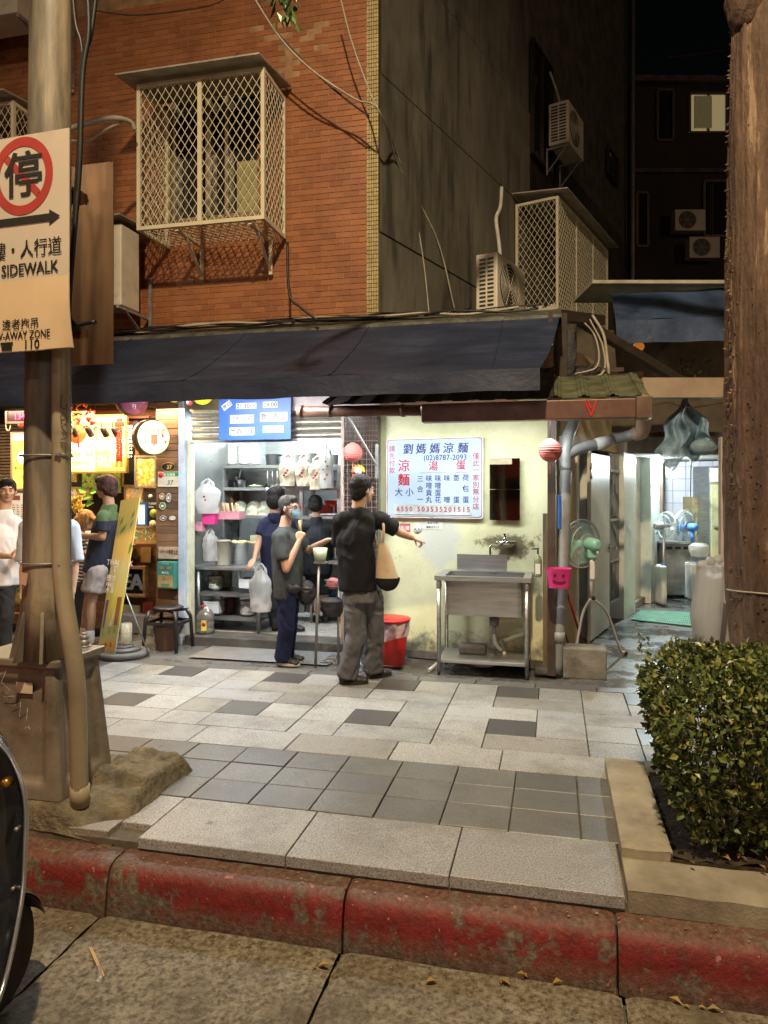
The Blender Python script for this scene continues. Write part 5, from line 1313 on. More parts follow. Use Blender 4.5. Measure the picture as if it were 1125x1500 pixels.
al.part('door_frame', MB().box(a1, a1+.06, -.02, .12, 0, 2.1).box(fx_-.03, fx_+.03, -.02, .12, 0, 2.1).box(a1+.06, fx_-.03, -.02, .12, 2.04, 2.1), GREENW)
# bars
mb = MB(); nb = 7
for i in range(nb): x = a2+.05+(a3-a2-.1)*i/(nb-1); mb.box(x-.008, x+.008, .0, .016, .25, 2.08)
for z in (.25, .75, 1.25, 1.85): mb.box(a2+.02, a3-.02, -.004, .02, z, z+.03)
al.part('window_bars', mb, M('steel_bars', (.35, .36, .37), .4, .6))
al.part('wall_pier', MB().box(a3, a4, -.05, .15, 0, 2.4), GREENW)
al.part('kitchen_door', MB().box(a4+.03, a5-.02, .06, .10, .09, 2.2), DOORW)
al.part('door_sill', MB().box(a4, a5, -.0, .15, 0, .09), CONC)
al.part('wall_pier', MB().box(a5, a5+.30, -.08, .15, 0, 2.4), GREENW)
dd = al.part('kitchen_door', MB().box(a5+.32, a6-.12, -.02, .03, .12, 2.2), GREENW)
xk = ax_(956); al.part('handle', MB().cyl((xk, -.02, .99), (xk, -.07, .99), .018, n=10).cyl((xk, -.07, .99), (xk+.1, -.07, .99), .012, n=8), CHR, dd)
al.part('door_frame', MB().box(a6-.12, a6, -.06, .15, .0, 2.4), M('brown_steel_frame', (.12, .085, .06), .5, .4))
al.part('door_sill', MB().box(a5+.30, a6-.12, -.03, .15, 0, .12), CONC)
# open white door at the mouth
q0 = AL.w((ax_(866, -.09), -.09, 0)); q1 = AL.w((ax_(893, -.04), -.04, 0))
ang = atan2(q1[1]-q0[1], q1[0]-q0[0]); DF = Fr(-math.degrees(ang), q0[0], q0[1]); dw = sqrt((q1[0]-q0[0])**2+(q1[1]-q0[1])**2)
od = Thing('open_door', 'white metal door standing open at the mouth of the alley', 'door', DF, (dw/2, 0, 0))
zt_ = WF.at(875, 669, 8.7).z
od.part('leaf', MB().box(0, dw, 0, .045, .02, zt_), DOORW, bevel=.004)
kn = od.part('handle', MB().cyl((dw-.07, -.06, .95), (dw-.07, 0, .95), .014, n=10).ball((dw-.07, -.07, .95), .028, 12).box(dw-.1, dw-.04, -.008, -.001, .9, 1.0), CHR)
for z in (1.75, 1.85): od.part('hinge', MB().cyl((-.01, -.0, z), (-.01, -.0, z+.07), .014, n=8), STEELD)
# far end wall with tiles
eT = 5.2
al2 = Fr(23, *WF.at(967, 700, 12.1).xy)
ew = Thing('tiled_end_wall', 'white square-tiled kitchen wall closing the alley', 'wall', al2, (1, 0, 0))
ew.part('backing', MB().box(-.4, 2.4, .012, .12, 0, 2.9), M('tile_grout', (.20, .19, .19), .9))
TW = M('white_wall_tile', (.60, .57, .64), .18, var=.06, rnd=.14, bp=.02, dirt=((.3, .27, .25), 6, .66, .5))
tile = MB().fbox(0, .194, 0, .012, 0, .194, .003).mesh('tile', TW)
for i in range(13):
    for j in range(14): ew.inst('tile', tile, (-.4+i*.2, 0, .02+j*.2))
slb = Thing('alley_canopy', 'thick grey concrete slab bridging the alley above the bulb', 'slab', WF, (4, 10, 2.3))
s0 = WF.at(905, 655, 9.4); s1 = WF.at(1022, 655, 10.6); z0_ = WF.at(960, 668, 10).z
slb.part('slab', MB().add([(s0.x-.3, s0.y-.2, z0_), (s1.x+1.2, s1.y-.6, z0_), (s1.x+2.2, s1.y+3, z0_), (s0.x+1.0, s0.y+3.2, z0_), (s0.x-.3, s0.y-.2, z0_+.2), (s1.x+1.2, s1.y-.6, z0_+.28), (s1.x+2.2, s1.y+3, z0_+.28), (s0.x+1.0, s0.y+3.2, z0_+.2)],
    [(3, 2, 1, 0), (4, 5, 6, 7), (0, 1, 5, 4), (1, 2, 6, 5), (2, 3, 7, 6), (3, 0, 4, 7)]), CONC)
q = WF.at(968, 674, 10.6)
bl = Thing('light_bulb', 'bare glowing white bulb under the slab in the alley', 'lamp', WF, tuple(q))
bl.part('bulb', MB().ball(q, .04, 14), emis('bulb_glow', (.86, 1, 1), 60)); bl.part('socket', MB().cyl(q+Vector((0, 0, .03)), q+Vector((0, 0, .10)), .02, n=10), WHITEP)
lamp('light_bulb_light', 'POINT', q-Vector((0, 0, .06)), 185, (.80, .97, 1), .05)
t0 = WF.at(975, 668, 11.4); t1 = WF.at(1010, 668, 12)
solo('tube_light', MB().cyl(t0, t1+Vector((.5, 0, 0)), .02, n=8), emis('tube_far', (.8, .95, 1), 8), 'fluorescent tube on the slab behind the bare bulb', 'lamp', WF)
lamp('tube_light_light', 'AREA', (t0.x+.6, t0.y+.1, t0.z-.03), 50, (.8, .93, 1), size=(1, .1), rot=(0, 0, 0))
def wbox(px0, py0, px1, py1, Y, depth, zfl=None):
    a, b_ = WF.at(px0, py0, Y), WF.at(px1, py1, Y); return a.x, b_.x, Y, Y+depth, (b_.z if zfl is None else zfl), a.z
x0, x1, y0, y1, z0, z1 = wbox(972, 796, 1014, 862, 10.9, .5, .05)
cab = Thing('steel_cabinet', 'dented stainless cabinet at the end of the alley under the pot', 'cabinet', WF, (x0, y0, 0))
cab.part('carcass', MB().box(x0, x1, y0, y1, z0, z1), STEELD, bevel=.01)
cab.part('worktop', MB().box(x0-.04, x1+.03, y0-.04, y1, z1, z1+.03), STEEL)
for k in range(3): cab.part('vent', MB().box(x0+.04+k*.13, x0+.13+k*.13, y0-.004, y0-.001, z1-.09, z1-.05), BLACKP)
cab.part('plinth', MB().box(x0+.05, x1-.05, y0+.05, y1-.05, 0, .05), BLACKP)
pq = WF.at(988, 784, 11.05); R_ = .17
pot = Thing('stock_pot', 'lidded stainless pot on the cabinet at the end of the alley', 'pot', WF, (pq.x, pq.y+.1, z1+.03))
pot.part('pot', MB().lathe((pq.x, pq.y+.1, z1+.03), [(R_, 0), (R_, .16), (R_+.01, .165), (R_-.01, .17), (0, .172)], 24), STEEL)
pot.part('lid', MB().lathe((pq.x, pq.y+.1, z1+.2), [(R_+.005, 0), (R_*.7, .02), (0, .03)], 24), STEEL); pot.part('knob', MB().ball((pq.x, pq.y+.1, z1+.245), .02, 8), STEEL)
BLUEP = M('blue_plastic', (.06, .22, .62), .35, bp=0, var=.06)
fq = Vector(WF.at(1008, 772, 10.7)); f2, d2, r2 = fan(fq, .25, radians(118), BLUEP, 'blue pedestal fan blowing sideways at the end of the alley', 0)
f2.part('pole', MB().cyl(fq-d2*.08-Vector((0, 0, .05)), (fq.x-d2.x*.08, fq.y-d2.y*.08, z1+.03), .03, n=12), BLUEP)
f3, d3, r3 = fan(Vector(WF.at(972, 770, 10.6)), .20, radians(20), M('grey_plastic', (.3, .3, .31), .4, bp=0), 'grey fan half hidden behind the last alley door frame', 0)
f3.part('pole', MB().cyl(Vector(WF.at(972, 772, 10.6)), (WF.at(972, 780, 10.6).x, 10.6, .0), .018, n=10), STEELD)
CRATE = M('cardboard', (.30, .23, .12), .8, var=.12, bp=.1)
x0, x1, y0, y1, _, z1 = wbox(1014, 728, 1039, 742, 11.6, .4)
hgt = .155; ztop_ = z1
for k in range(5):
    zt_ = ztop_-k*(hgt+.004); lab = ['topmost', 'second', 'middle', 'fourth', 'lowest'][k]+' tan carton of the stack by the alley fridge'
    bx = Thing('carton', lab, 'box', WF, (x0, y0, zt_-hgt), group='cartons stacked beside the fridge')
    bx.part('box', MB().box(x0, x1, y0, y1, zt_-hgt, zt_), CRATE, bevel=.004)
    bx.part('hand_hole', MB().box((x0+x1)/2-.035, (x0+x1)/2+.035, y0-.003, y0-.001, zt_-.055, zt_-.035), BLACKP)
    bx.part('lettering', MB().text('水煮麵 新鮮', (x0+x1)/2, y0-.002, zt_-.12, .038, .01), INK)
solo('trestle', MB().box(x0-.02, x1+.02, y0, y1, .0, ztop_-5*(hgt+.004)), STEELD, 'low dark stand under the stack of cartons', 'stand', WF)
x0, x1, y0, y1, z0, z1 = wbox(1039, 683, 1068, 812, 11.2, .6, .22)
fg = Thing('fridge', 'upright steel-framed fridge with yellowish glass door by the cartons', 'fridge', WF, (x0, y0, .1))
fg.part('body', MB().box(x0, x1, y0, y1, .1, z1), STEEL, bevel=.01)
fg.part('door', MB().box(x0+.015, x1-.01, y0-.03, y0-.002, .25, z1-.28), M('fridge_door', (.50, .48, .28), .3, bp=0), bevel=.006)
fg.part('header', MB().box(x0+.01, x1-.01, y0-.03, y0-.002, z1-.24, z1-.03), WHITEP, bevel=.005)
fg.part('handle', MB().box(x0+.05, x0+.2, y0-.06, y0-.03, 1.05, 1.08), STEEL)
fg.part('base', MB().box(x0+.03, x1-.03, y0+.03, y1, 0, .1), BLACKP)
BAGW = M('white_sack', (.76, .75, .74), .4, var=.06, bp=.5, bs=14, dist=.02)
_t = BAGW.node_tree; _b = _t.nodes['Principled BSDF']; _tr = N(_t, 'ShaderNodeBsdfTranslucent'); _tr.inputs[0].default_value = (.85, .84, .82, 1); _mx = N(_t, 'ShaderNodeMixShader'); _mx.inputs[0].default_value = .6
L(_t, _b.outputs[0], _mx.inputs[1]); L(_t, _tr.outputs[0], _mx.inputs[2]); L(_t, _mx.outputs[0], _t.nodes['Material Output'].inputs[0])
def sack(c_, rx_, ry_, h_, label, name='plastic_sack', mat=BAGW, tie=True):
    def f(u, v):
        a = u*2*pi; k = (.85+.25*sin(v*pi*.8)) if v < .8 else (.999-(v-.8)*2.2)
        k = max(.12, k); n_ = 1+.13*noise.noise(Vector((cos(a)*2+c_[0], sin(a)*2, v*3)))+.05*noise.noise(Vector((cos(a)*7, sin(a)*7, v*9)))
        return (c_[0]+rx_*k*n_*cos(a), c_[1]+ry_*k*n_*sin(a), c_[2]+h_*v)
    return solo(name, MB().sheet(f, 40, 24), mat, label, 'bag', WF, base=c_)
q = WF.at(1030, 835, 10.6); sack((q.x-.06, q.y, .66), .13, .11, .2, 'white plastic bag bulging on top of the jerrycan at the alley end')
for (px0, py0, px1, py1, Y_, lab) in ((1012, 822, 1036, 856, 10.7, 'white plastic jerrycan below the white bag at the alley end'), (970, 826, 978, 862, 10.2, 'slim white jerrycan against the last alley door frame')):
    x0, x1, y0, y1, z0, z1 = wbox(px0, py0, px1, py1, Y_, .3, 0)
    j = Thing('jerrycan', lab, 'container', WF, (x0, y0, 0)); j.part('body', MB().box(x0, x1, y0, y1, 0, z1-.03), WHITEP, bevel=.03); j.part('cap', MB().cyl(((x0+x1)/2, y0+.08, z1-.03), ((x0+x1)/2, y0+.08, z1), .02, n=10), BLUEP)
# floor mat
gm = MB(); c1 = WF.g(925, 908, .004); c2 = WF.g(1046, 921, .004); c3 = WF.g(1045, 899, .004); c4 = WF.g(940, 895, .004)
MATG = M('green_mat', (.16, .42, .30), .6, bp=.2)
v4 = [Vector((*p, .006)) for p in (c1, c2, c3, c4)]
gm.sheet(lambda u, v: v4[0].lerp(v4[1], u).lerp(v4[3].lerp(v4[2], u), v), 2, 2)
mt = Thing('floor_mat', 'pale green ribbed mat lying across the wet alley floor', 'mat', WF, tuple(v4[0])); mt.part('base', gm, MATG)
mb = MB()
for i in range(34):
    u = i/33; mb.beam(v4[0].lerp(v4[1], u)+Vector((0, 0, .004)), v4[3].lerp(v4[2], u)+Vector((0, 0, .004)), .018, .008)
for i in range(7):
    u = i/6; mb.beam(v4[0].lerp(v4[3], u)+Vector((0, 0, .003)), v4[1].lerp(v4[2], u)+Vector((0, 0, .003)), .012, .006)
mt.part('ribs', mb, MATG, kind='stuff')
# white panel and big sack on the right
pn0 = WF.g(1058, 945, .0); a, b_ = WF.at(1055, 690, 7.6), WF.at(1100, 945, 7.6)
solo('white_board', MB().box(WF.at(1056, 0, 7.7).x, WF.at(1115, 0, 7.7).x, 7.7, 7.76, 0, WF.at(1060, 640, 7.7).z), M('board_pale', (.66, .60, .56), .6, var=.1, vs=2, bp=.05), 'tall off-white board standing behind the thorny tree trunk', 'board', WF)
solo('right_wall', MB().box(5.6, 6.2, 7.9, 18, 0, 3.2), CREAMW, 'cream wall on the right side of the alley behind the tree', 'wall', WF)
q = WF.g(1034, 930, 0)
def bigsack(u, v):
    a = u*2*pi; Yc = 7.25; x0_ = WF.at(1018+(6-6*v)*0, 0, Yc).x
    wl_ = [1032, 1017, 1013, 1016, 1021, 1024][min(5, int(v*5))]*(1-(v*5 % 1))+[1032, 1017, 1013, 1016, 1021, 1024, 1024][min(6, int(v*5)+1)]*(v*5 % 1)
    wr_ = 1050+12*v
    cx_2 = (wl_+wr_)/2; rx_ = (wr_-wl_)/2/FOC*Yc; n_ = 1+.05*noise.noise(Vector((cos(a)*3, sin(a)*3, v*2)))+.035*sin(a*11+v*3)*v+.05*sin(a*4+v*2)*v
    return (WF.at(cx_2, 0, Yc).x+rx_*n_*cos(a), Yc+.16*n_*sin(a), .02+v*(WF.at(0, 828, Yc).z-.02))
bg_ = Thing('plastic_sack', 'big translucent white sack hung on the board at the alley mouth', 'bag', WF, (WF.at(1040, 0, 7.25).x, 7.25, 0))
bg_.part('sack_body', MB().sheet(bigsack, 48, 26), BAGW)
q = WF.at(1042, 828, 7.25)
bg_.part('tied_top', MB().tube(catmull([(q.x-.13, 7.25, q.z-.02), (q.x-.05, 7.22, q.z+.05), (q.x+.03, 7.3, q.z+.03), (q.x+.13, 7.35, q.z+.06)], 5), [.03+.02*sin(i) for i in range(16)], 9), BAGW)
# things above the alley
BEAM = M('cream_beam', (.42, .33, .24), .5, var=.1, bp=.05)
x0, x1, y0, y1, z0, z1 = wbox(941, 553, 1085, 582, 7.4, .15)
solo('roof_fascia', MB().box(x0, x1, y0, y1, z0, z1), BEAM, 'cream sheet-metal fascia spanning the alley above the blue bag', 'fascia', WF)
TARP = M('blue_tarp', (.22, .36, .50), .4, var=.3, vs=9, bp=.7, bs=20, dist=.02, alpha=.92)
def tarp(u, v):
    w = .04+v**.75; px = 1002+(u-.45)*88*min(1, w*1.05)+5*sin(v*11+u*3); py = 583+v*84+16*sin(u*5)*v-9*sin(u*17)*v*v
    return Vector(WF.at(px, py, 7.6+.05*sin(u*19+v*2)+.08*sin(u*9+v*2)+.05*noise.noise(Vector((u*5, v*5, 0)))))
tp = Thing('blue_bag', 'blue translucent plastic bag and tarp tied above the alley', 'bag', WF, tuple(tarp(.5, 0)))
tp.part('film', MB().sheet(tarp, 30, 22), TARP)
q = WF.at(1030, 655, 7.62)
tp.part('bunch', MB().ball(q, .11, 18, (1.3, .8, .8)), M('blue_film_light', (.32, .48, .56), .35, bp=.9, bs=14, dist=.04, alpha=.8))
cable([WF.at(940, 600, 7.8), WF.at(975, 590, 7.7), WF.at(1010, 597, 7.6), WF.at(1060, 590, 7.8)], .006, CABLEW, 'cable', 'pale cord strung under the cream fascia', fr=WF)
cable([WF.at(985, 610, 7.9), WF.at(1010, 650, 7.9), WF.at(1012, 730, 11.9), WF.at(1020, 745, 12)], .007, CABLE, 'cable', 'black cord dropping to the switch on the tiled wall', fr=WF)
q = WF.at(1011, 690, 12.25); solo('switch_box', MB().box(q.x-.05, q.x+.05, 12.2, 12.3, q.z-.14, q.z+.1), WHITEP, 'small white switch box on the white tiles', 'switch box', WF, bevel=.006)
x0, x1, y0, y1, z0, z1 = wbox(868, 410, 1090, 415, 8.6, .9)
solo('alley_roof_sheet', MB().box(x0, x1, y0, y1, z0-.0, z0+.04), M('pale_sheet', (.55, .54, .42), .5), 'pale flat roof sheet above the small blue awning', 'roof', WF)
NAVY2 = M('blue_canvas', (.06, .10, .20), .5, var=.45, vs=2.2, bp=.3, bs=10, dist=.03)
aw2 = Thing('awning', 'small bright blue awning over the alley beside the tree', 'awning', WF, (WF.at(980, 440, 8.2).x, 8.2, 3.2))
pA, pB, pC, pD = WF.at(896, 430, 8.75), WF.at(1095, 421, 8.75), WF.at(1095, 462, 8.1), WF.at(902, 470, 8.1); pE, pF = WF.at(1095, 498, 8.1), WF.at(904, 503, 8.1)
def a2(u, v):
    p = pA.lerp(pB, u).lerp(pD.lerp(pC, u), v); p.z -= .03*sin(v*pi)+.01*sin(u*14); return p
def a3(u, v):
    p = pD.lerp(pC, u).lerp(pF.lerp(pE, u), v); p.y += .02*sin(u*16)*v; return p
aw2.part('canopy', MB().sheet(a2, 40, 8), NAVY2); aw2.part('valance', MB().sheet(a3, 40, 4), NAVY2)
# wooden lean-to clutter between the awnings
DKW = M('dark_timber', (.045, .032, .022), .7, var=.3, bp=.3)
cl = Thing('roof_clutter', 'dark jumble of beams behind the right end of the big awning', 'roof frame', WF, tuple(WF.at(830, 500, 7.2)))
for (p0, p1, Y0, Y1, w) in (((815, 462), (880, 470), 6.9, 7.6, .10), ((822, 460), (822, 580), 6.8, 6.8, .09), ((850, 470), (1000, 560), 7.4, 8.2, .09), ((806, 478), (820, 478), 6.8, 6.8, .12), ((845, 540), (900, 545), 7.2, 7.4, .06), ((815, 560), (940, 548), 6.9, 7.3, .05)):
    cl.part('beam', MB().beam(WF.at(*p0, Y0), WF.at(*p1, Y1), w, w), DKW)
cl.part('cloth_bundle', MB().ball(WF.at(828, 520, 6.95), .14, 16, (.8, .6, 2.0)), M('grey_cloth', (.07, .065, .07), .8, bp=.9, bs=10, dist=.05))
cl.part('pink_board', MB().add([WF.at(x, y, 6.75) for x, y in ((802, 482), (815, 478), (813, 492), (800, 494))], [(0, 3, 2, 1)]), M('pink_board', (.42, .16, .22), .6))
cl.part('board_scrap', MB().add([WF.at(x, y, 6.6) for x, y in ((791, 526), (808, 524), (808, 538), (790, 539))], [(0, 3, 2, 1)]), M('ply', (.28, .16, .08), .7))
WALLB = M('wall_brown', (.11, .09, .06), .8, var=.2, bp=.3, coord='world')
solo('backyard_wall', MB().box(WF.at(845, 0, 8.9).x, WF.at(1095, 0, 8.9).x, 8.9, 9.0, 2.35, 3.6), WALLB, 'dim boarded wall above the alley behind the small blue awning', 'wall', WF)
for k in range(4):
    pts = [WF.at(846+6*k, 468, 7.3), WF.at(868+5*k, 490+6*k, 7.0), WF.at(872+3*k, 530+6*k, 6.9), WF.at(850-8*k, 545+3*k, 6.9)]
    cable(pts, .009, CABLEW if k % 2 else CABLE, 'cable', ['black', 'brown'][k % 2]+' cable looping down beside the roof clutter', fr=WF, group=['black', 'brown'][k % 2]+' cables looping by the roof clutter')
cable([WF.at(868, 462, 7.3), WF.at(884, 490, 7.1), WF.at(890, 530, 6.9), WF.at(892, 548, 6.9)], .014, CABLEW, 'hose', 'pale hose hanging down onto the green roof sheet', 'hose', fr=WF)
# red lamp glint: hanging red-orange globe
q = WF.at(935, 508, 8.4); solo('amber_globe', MB().ball(q, .07, 14, (1, 1, .8)), M('amber_glass', (.5, .15, .03), .1, trans=.3, bp=0, emit=(1, .35, .05), es=.25), 'small amber globe hanging under the blue awning', 'lamp', WF)
mb = MB()
for k in range(60):
    p = Vector(WF.at(1015, 535, 8.6))+Vector((random.uniform(-.22, .22), random.uniform(-.1, .1), random.uniform(-.12, .08))); leaf_mesh(mb, p, rvec(), rvec(), .06, .03)
solo('potted_plant', mb, TL, 'small leafy plant in the dark gap above the cream fascia', 'plant', WF)
# far dark apartment house
far = Thing('apartment_building', 'dark rear apartment house with one lit curtained window', 'building', WF, (7, 19, 0))
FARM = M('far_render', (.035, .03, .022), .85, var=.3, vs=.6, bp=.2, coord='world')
Yf = 19.0
xl, xr_ = WF.at(931, 0, Yf).x, 20; zt_ = WF.at(940, 112, Yf).z
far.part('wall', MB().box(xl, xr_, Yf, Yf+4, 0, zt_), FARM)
far.part('parapet', MB().box(xl-.1, xr_, Yf-.25, Yf-.01, zt_-.25, zt_-.1), CONCD)
far.part('ledge', MB().box(xl-.1, xr_, Yf-.12, Yf-.01, WF.at(0, 255, Yf).z, WF.at(0, 249, Yf).z), CONCD)
def fwin(px0, py0, px1, py1, lit=False, split=1):
    x0, z1 = WF.at(px0, py0, Yf).x, WF.at(px0, py0, Yf).z; x1, z0 = WF.at(px1, py1, Yf).x, WF.at(px1, py1, Yf).z
    m_ = MB().box(x0, x1, Yf-.03, Yf-.005, z0, z1)
    w_ = far.part('window', m_, emis('lit_window', (1, .85, .45), .16) if lit else DARKGL)
    fm = MB(); f_ = .06
    for i in range(split+1): x = x0+(x1-x0)*i/split; fm.box(x-f_/2, x+f_/2, Yf-.08, Yf-.031, z0, z1)
    fm.box(x0, x1, Yf-.081, Yf-.031, z0-.06, z0).box(x0, x1, Yf-.081, Yf-.031, z1, z1+.06)
    far.part('window_frame', fm, M('far_frame', (.11, .10, .085), .5), w_)
    if lit:
        cm = MB(); nn = 26
        def cur(u, v): return (x0+.08+u*(x1-x0)*.5, Yf-.12+.03*sin(u*40), z0+.05+v*(z1-z0-.12))
        far.part('curtain', cm.sheet(cur, 90, 2), M('curtain_cloth', (.28, .25, .14), .8, emit=(.9, .72, .35), es=.05), w_)
        far.part('awning_rail', MB().beam((x0-.9, Yf-.7, z1+.55), (x1+1, Yf-.75, z1+.9), .06, .06), FARM, w_)
fwin(1009, 140, 1063, 194, True, 2); fwin(1040, 268, 1075, 345, False, 1); fwin(962, 135, 985, 205); fwin(932, 285, 948, 360); fwin(1030, 268, 1041, 345)
for (px, py, lab) in ((989, 322, 'upper of two dim air conditioners on the far apartment house'), (1010, 362, 'lower of two dim air conditioners on the far apartment house')):
    p = WF.at(px, py, Yf-.5)
    aircon(lab, lambda v, p=p: Vector(PV.inv(p.x+v[0], p.y+v[1])+(p.z+v[2],)), 0, .78, 0, .3, -.27, .27, slots=False)
# the street behind the photographer, seen only in mirrors
opp = Thing('opposite_building', 'red tiled shop house across the street, reflected in the small mirror', 'building', WF, (0, -14, 0))
opp.part('wall', MB().box(-30, 30, -18, -14, -.3, 10), M('opposite_tile', (.55, .14, .10), .5, coord='world'))
opp.part('shop_band', MB().box(-30, 30, -13.99, -13.9, 1.2, 2.2), M('opposite_band', (.06, .05, .05), .4))
# ================================================================== NOODLE SHOP
nx0 = PV.h(276, 0, TF)[0]; nx1 = PV.h(501, 0, TF)[0]; ztop_op = PV.h(380, 643, TF)[1]
NB = TF+3.0
TILEF = M('shop_floor_tile', (.42, .39, .35), .3, var=.1, rnd=.12, bp=.03, coord='world', dirt=((.15, .13, .1), 5, .6, .5))
INW = M('shop_inner_wall', (.36, .37, .37), .3, .75, var=.15, vs=2, bp=.05)
house.part('step', MB().box(nx0-.05, jx1, TF-.06, TF+.25, -.05, .095), CONCD, bevel=.01)
house.part('shop_floor', MB().box(nx0-.6, nx1+.6, TF+.25, NB, -.05, .085), CONCD)
ft = MB().cbox(.002, .328, .002, .328, -.02, .0, .002).mesh('floor_tile', TILEF)
for i in range(9):
    for j in range(8): house.inst('floor_tile', ft, (nx0-.35+i*.33, TF+.26+j*.33, .097))
house.part('shop_back_wall', MB().box(nx0-.6, nx1+.9, NB, NB+.1, 0, 2.62), INW)
house.part('shop_side_wall', MB().box(nx0-.16, nx0-.06, TF+.1, NB, 0, 2.62), INW)
house.part('shop_side_wall', MB().box(nx1+.5, nx1+.6, TF+.26, NB, 0, 2.62), INW)
house.part('shop_ceiling', MB().box(nx0-.6, nx1+.9, TF+.2, NB, 2.55, 2.615), M('dark_ceiling', (.12, .13, .14), .6))
BLUEW = M('pale_blue_post', (.42, .48, .58), .45, var=.15, dirt=((.2, .18, .15), 7, .6, .6))
pxa, pxb = PV.h(262, 0, TF-.05)[0], PV.h(271, 0, TF-.05)[0]
house.part('door_post', MB().box(pxa, pxb, TF-.06, TF+.1, 0, 2.6), BLUEW)
house.part('door_post', MB().box(nx0-.02, nx0+.03, TF+.0, TF+.08, .09, ztop_op), M('cream_post', (.55, .53, .38), .5))
house.part('door_post', MB().box(nx1-.015, nx1+.02, TF+.0, TF+.08, .09, 2.5), M('pinkish_post', (.45, .33, .28), .5))
SHUT = M('shutter_steel', (.48, .45, .38), .32, .75, var=.12, bp=.03)
sh = Thing('roller_shutter', 'half-rolled steel shutter of curved slats above the noodle counter', 'shutter', base=((nx0+nx1)/2, TF, ztop_op))
def slat(u, v):
    a = v*pi; return (nx0+.03+u*(nx1-nx0-.045), TF+.03-.022*sin(a), .062*v)
slm = MB().sheet(slat, 1, 8).mesh('slat', SHUT)
z = ztop_op
while z < ztop_op+.28: sh.inst('slat', slm, (0, 0, z)).location -= Vector((0, 0, 0)); z += .066
sh.part('housing', MB().box(nx0, nx1, TF-.0, TF+.3, ztop_op+.30, 2.6), SHUT, bevel=.01)
sh.part('bottom_bar', MB().box(nx0+.02, nx1-.02, TF+.0, TF+.05, ztop_op-.03, ztop_op-.002), STEEL)
# blue banner with opening hours
bn0, _ = PV.h(321, 0, TF-.10); bn1, _ = PV.h(426, 0, TF-.10); bz0 = PV.h(375, 644, TF-.10)[1]; bz1 = PV.h(375, 545, TF-.10)[1]
ban = Thing('hours_banner', 'blue banner with white-backed opening hours over the shutter', 'banner', base=((bn0+bn1)/2, TF-.1, bz0))
BANB = M('banner_blue', (.04, .13, .58), .4, var=.1, vs=3, bp=.06)
ban.part('sheet', MB().box(bn0, bn1, TF-.10, TF-.097, bz0, bz1), BANB)
wh_, bk_ = MB(), MB(); yy_ = TF-.101
Ub = lambda px: bn0+(px-130)/(795-130)*(bn1-bn0)
Vb = lambda py: bz0+(525-py)/(795-130)*(bn1-bn0)
s_ = (bn1-bn0)/665
def btxt(st, px, py, size, rot=0, sx=1): 
    vs = glyphs(st, .006)[0]; q = size*s_; a, b_ = min(v[0] for v in vs)*q-.008, max(v[0] for v in vs)*q+.008; c_, d = min(v[1] for v in vs)*q-.007, max(v[1] for v in vs)*q+.007
    M4 = Matrix.Translation((Ub(px), 0, Vb(py))) @ Matrix.Rotation(-rot, 4, 'Y'); wh_.box(a, b_, yy_-.0008, yy_-.0002, c_, d, M4); bk_.text(st, Ub(px), yy_-.0015, Vb(py), q, .014, rot, sx)
btxt('21:30～', 385, 250, 56); btxt('09:00', 608, 245, 56)
btxt('(09:00 前', 345, 362, 56); btxt('賣完為止)', 640, 348, 56); btxt('每週二僅', 345, 470, 56); btxt('至05:00', 635, 458, 56); btxt('每日', 215, 235, 44, .6)
btxt('涼麵專賣', 340, 130, 62); btxt('營業時間', 620, 125, 62)
wh_.box(Ub(240), Ub(455), yy_+.0004, yy_+.001, Vb(378), Vb(308)); wh_.box(Ub(520), Ub(750), yy_+.0004, yy_+.001, Vb(372), Vb(292)); wh_.box(Ub(245), Ub(455), yy_+.0004, yy_+.001, Vb(485), Vb(425))
ban.part('label_backing', wh_, M('label_white', (.72, .72, .74), .5, bp=0)); ban.part('lettering', bk_, M('ink_brown', (.02, .008, .012), .5, bp=0))
p0 = PV.h(430, 575, TF-.02); p1 = PV.h(500, 603, TF-.02)
house.part('fascia_panel', MB().box(p0[0]-.05, jx1+.3, TF-.03, TF-.001, p1[1]+.02, 2.85), M('pink_fascia', (.52, .42, .42), .4, var=.2, vs=5))
house.part('fascia_beam', MB().box(sL, p0[0]-.05, TF-.02, TF+.01, 2.70, 2.95), M('dark_fascia', (.12, .08, .06), .6))
# ---- prep table
def ptT(px, py, T): s__, z__ = PV.h(px, py, T); return s__, z__
tb0, tbz = ptT(284, 829, TF+.22); tb1, _ = ptT(378, 829, TF+.22); ty0, ty1 = TF+.22, TF+.85
tab = Thing('prep_table', 'stainless prep table with two lower shelves at the left of the noodle shop', 'table', base=((tb0+tb1)/2, (ty0+ty1)/2, .097))
tab.part('tabletop', MB().box(tb0-.03, tb1+.04, ty0-.03, ty1, tbz-.035, tbz), STEEL, bevel=.004)
tab.part('upstand', MB().box(tb0-.03, tb0-.01, ty0-.03, ty1, tbz, tbz+.17), STEEL)
for x in (tb0+.05, tb1):
    for y in (ty0+.01, ty1-.04): tab.part('leg', MB().cyl((x, y, .097), (x, y, tbz-.035), .02, n=12), STEEL)
sz1_ = ptT(340, 870, ty0)[1]; sz2_ = ptT(340, 905, ty0)[1]
for z in (sz1_, sz2_): tab.part('shelf', MB().box(tb0+.03, tb1+.02, ty0, ty1-.03, z-.03, z), STEELD)
tab2_0 = tb1+.30
tab2 = Thing('side_counter', 'steel counter running behind the two men with pots on it', 'counter', base=(tab2_0, TF+1.2, .097))
cx0_, cz_ = ptT(372, 818, TF+.95)
tab2.part('worktop', MB().box(tb0+.1, nx1+.3, TF+.9, TF+1.5, cz_-.04, cz_-.0), STEEL)
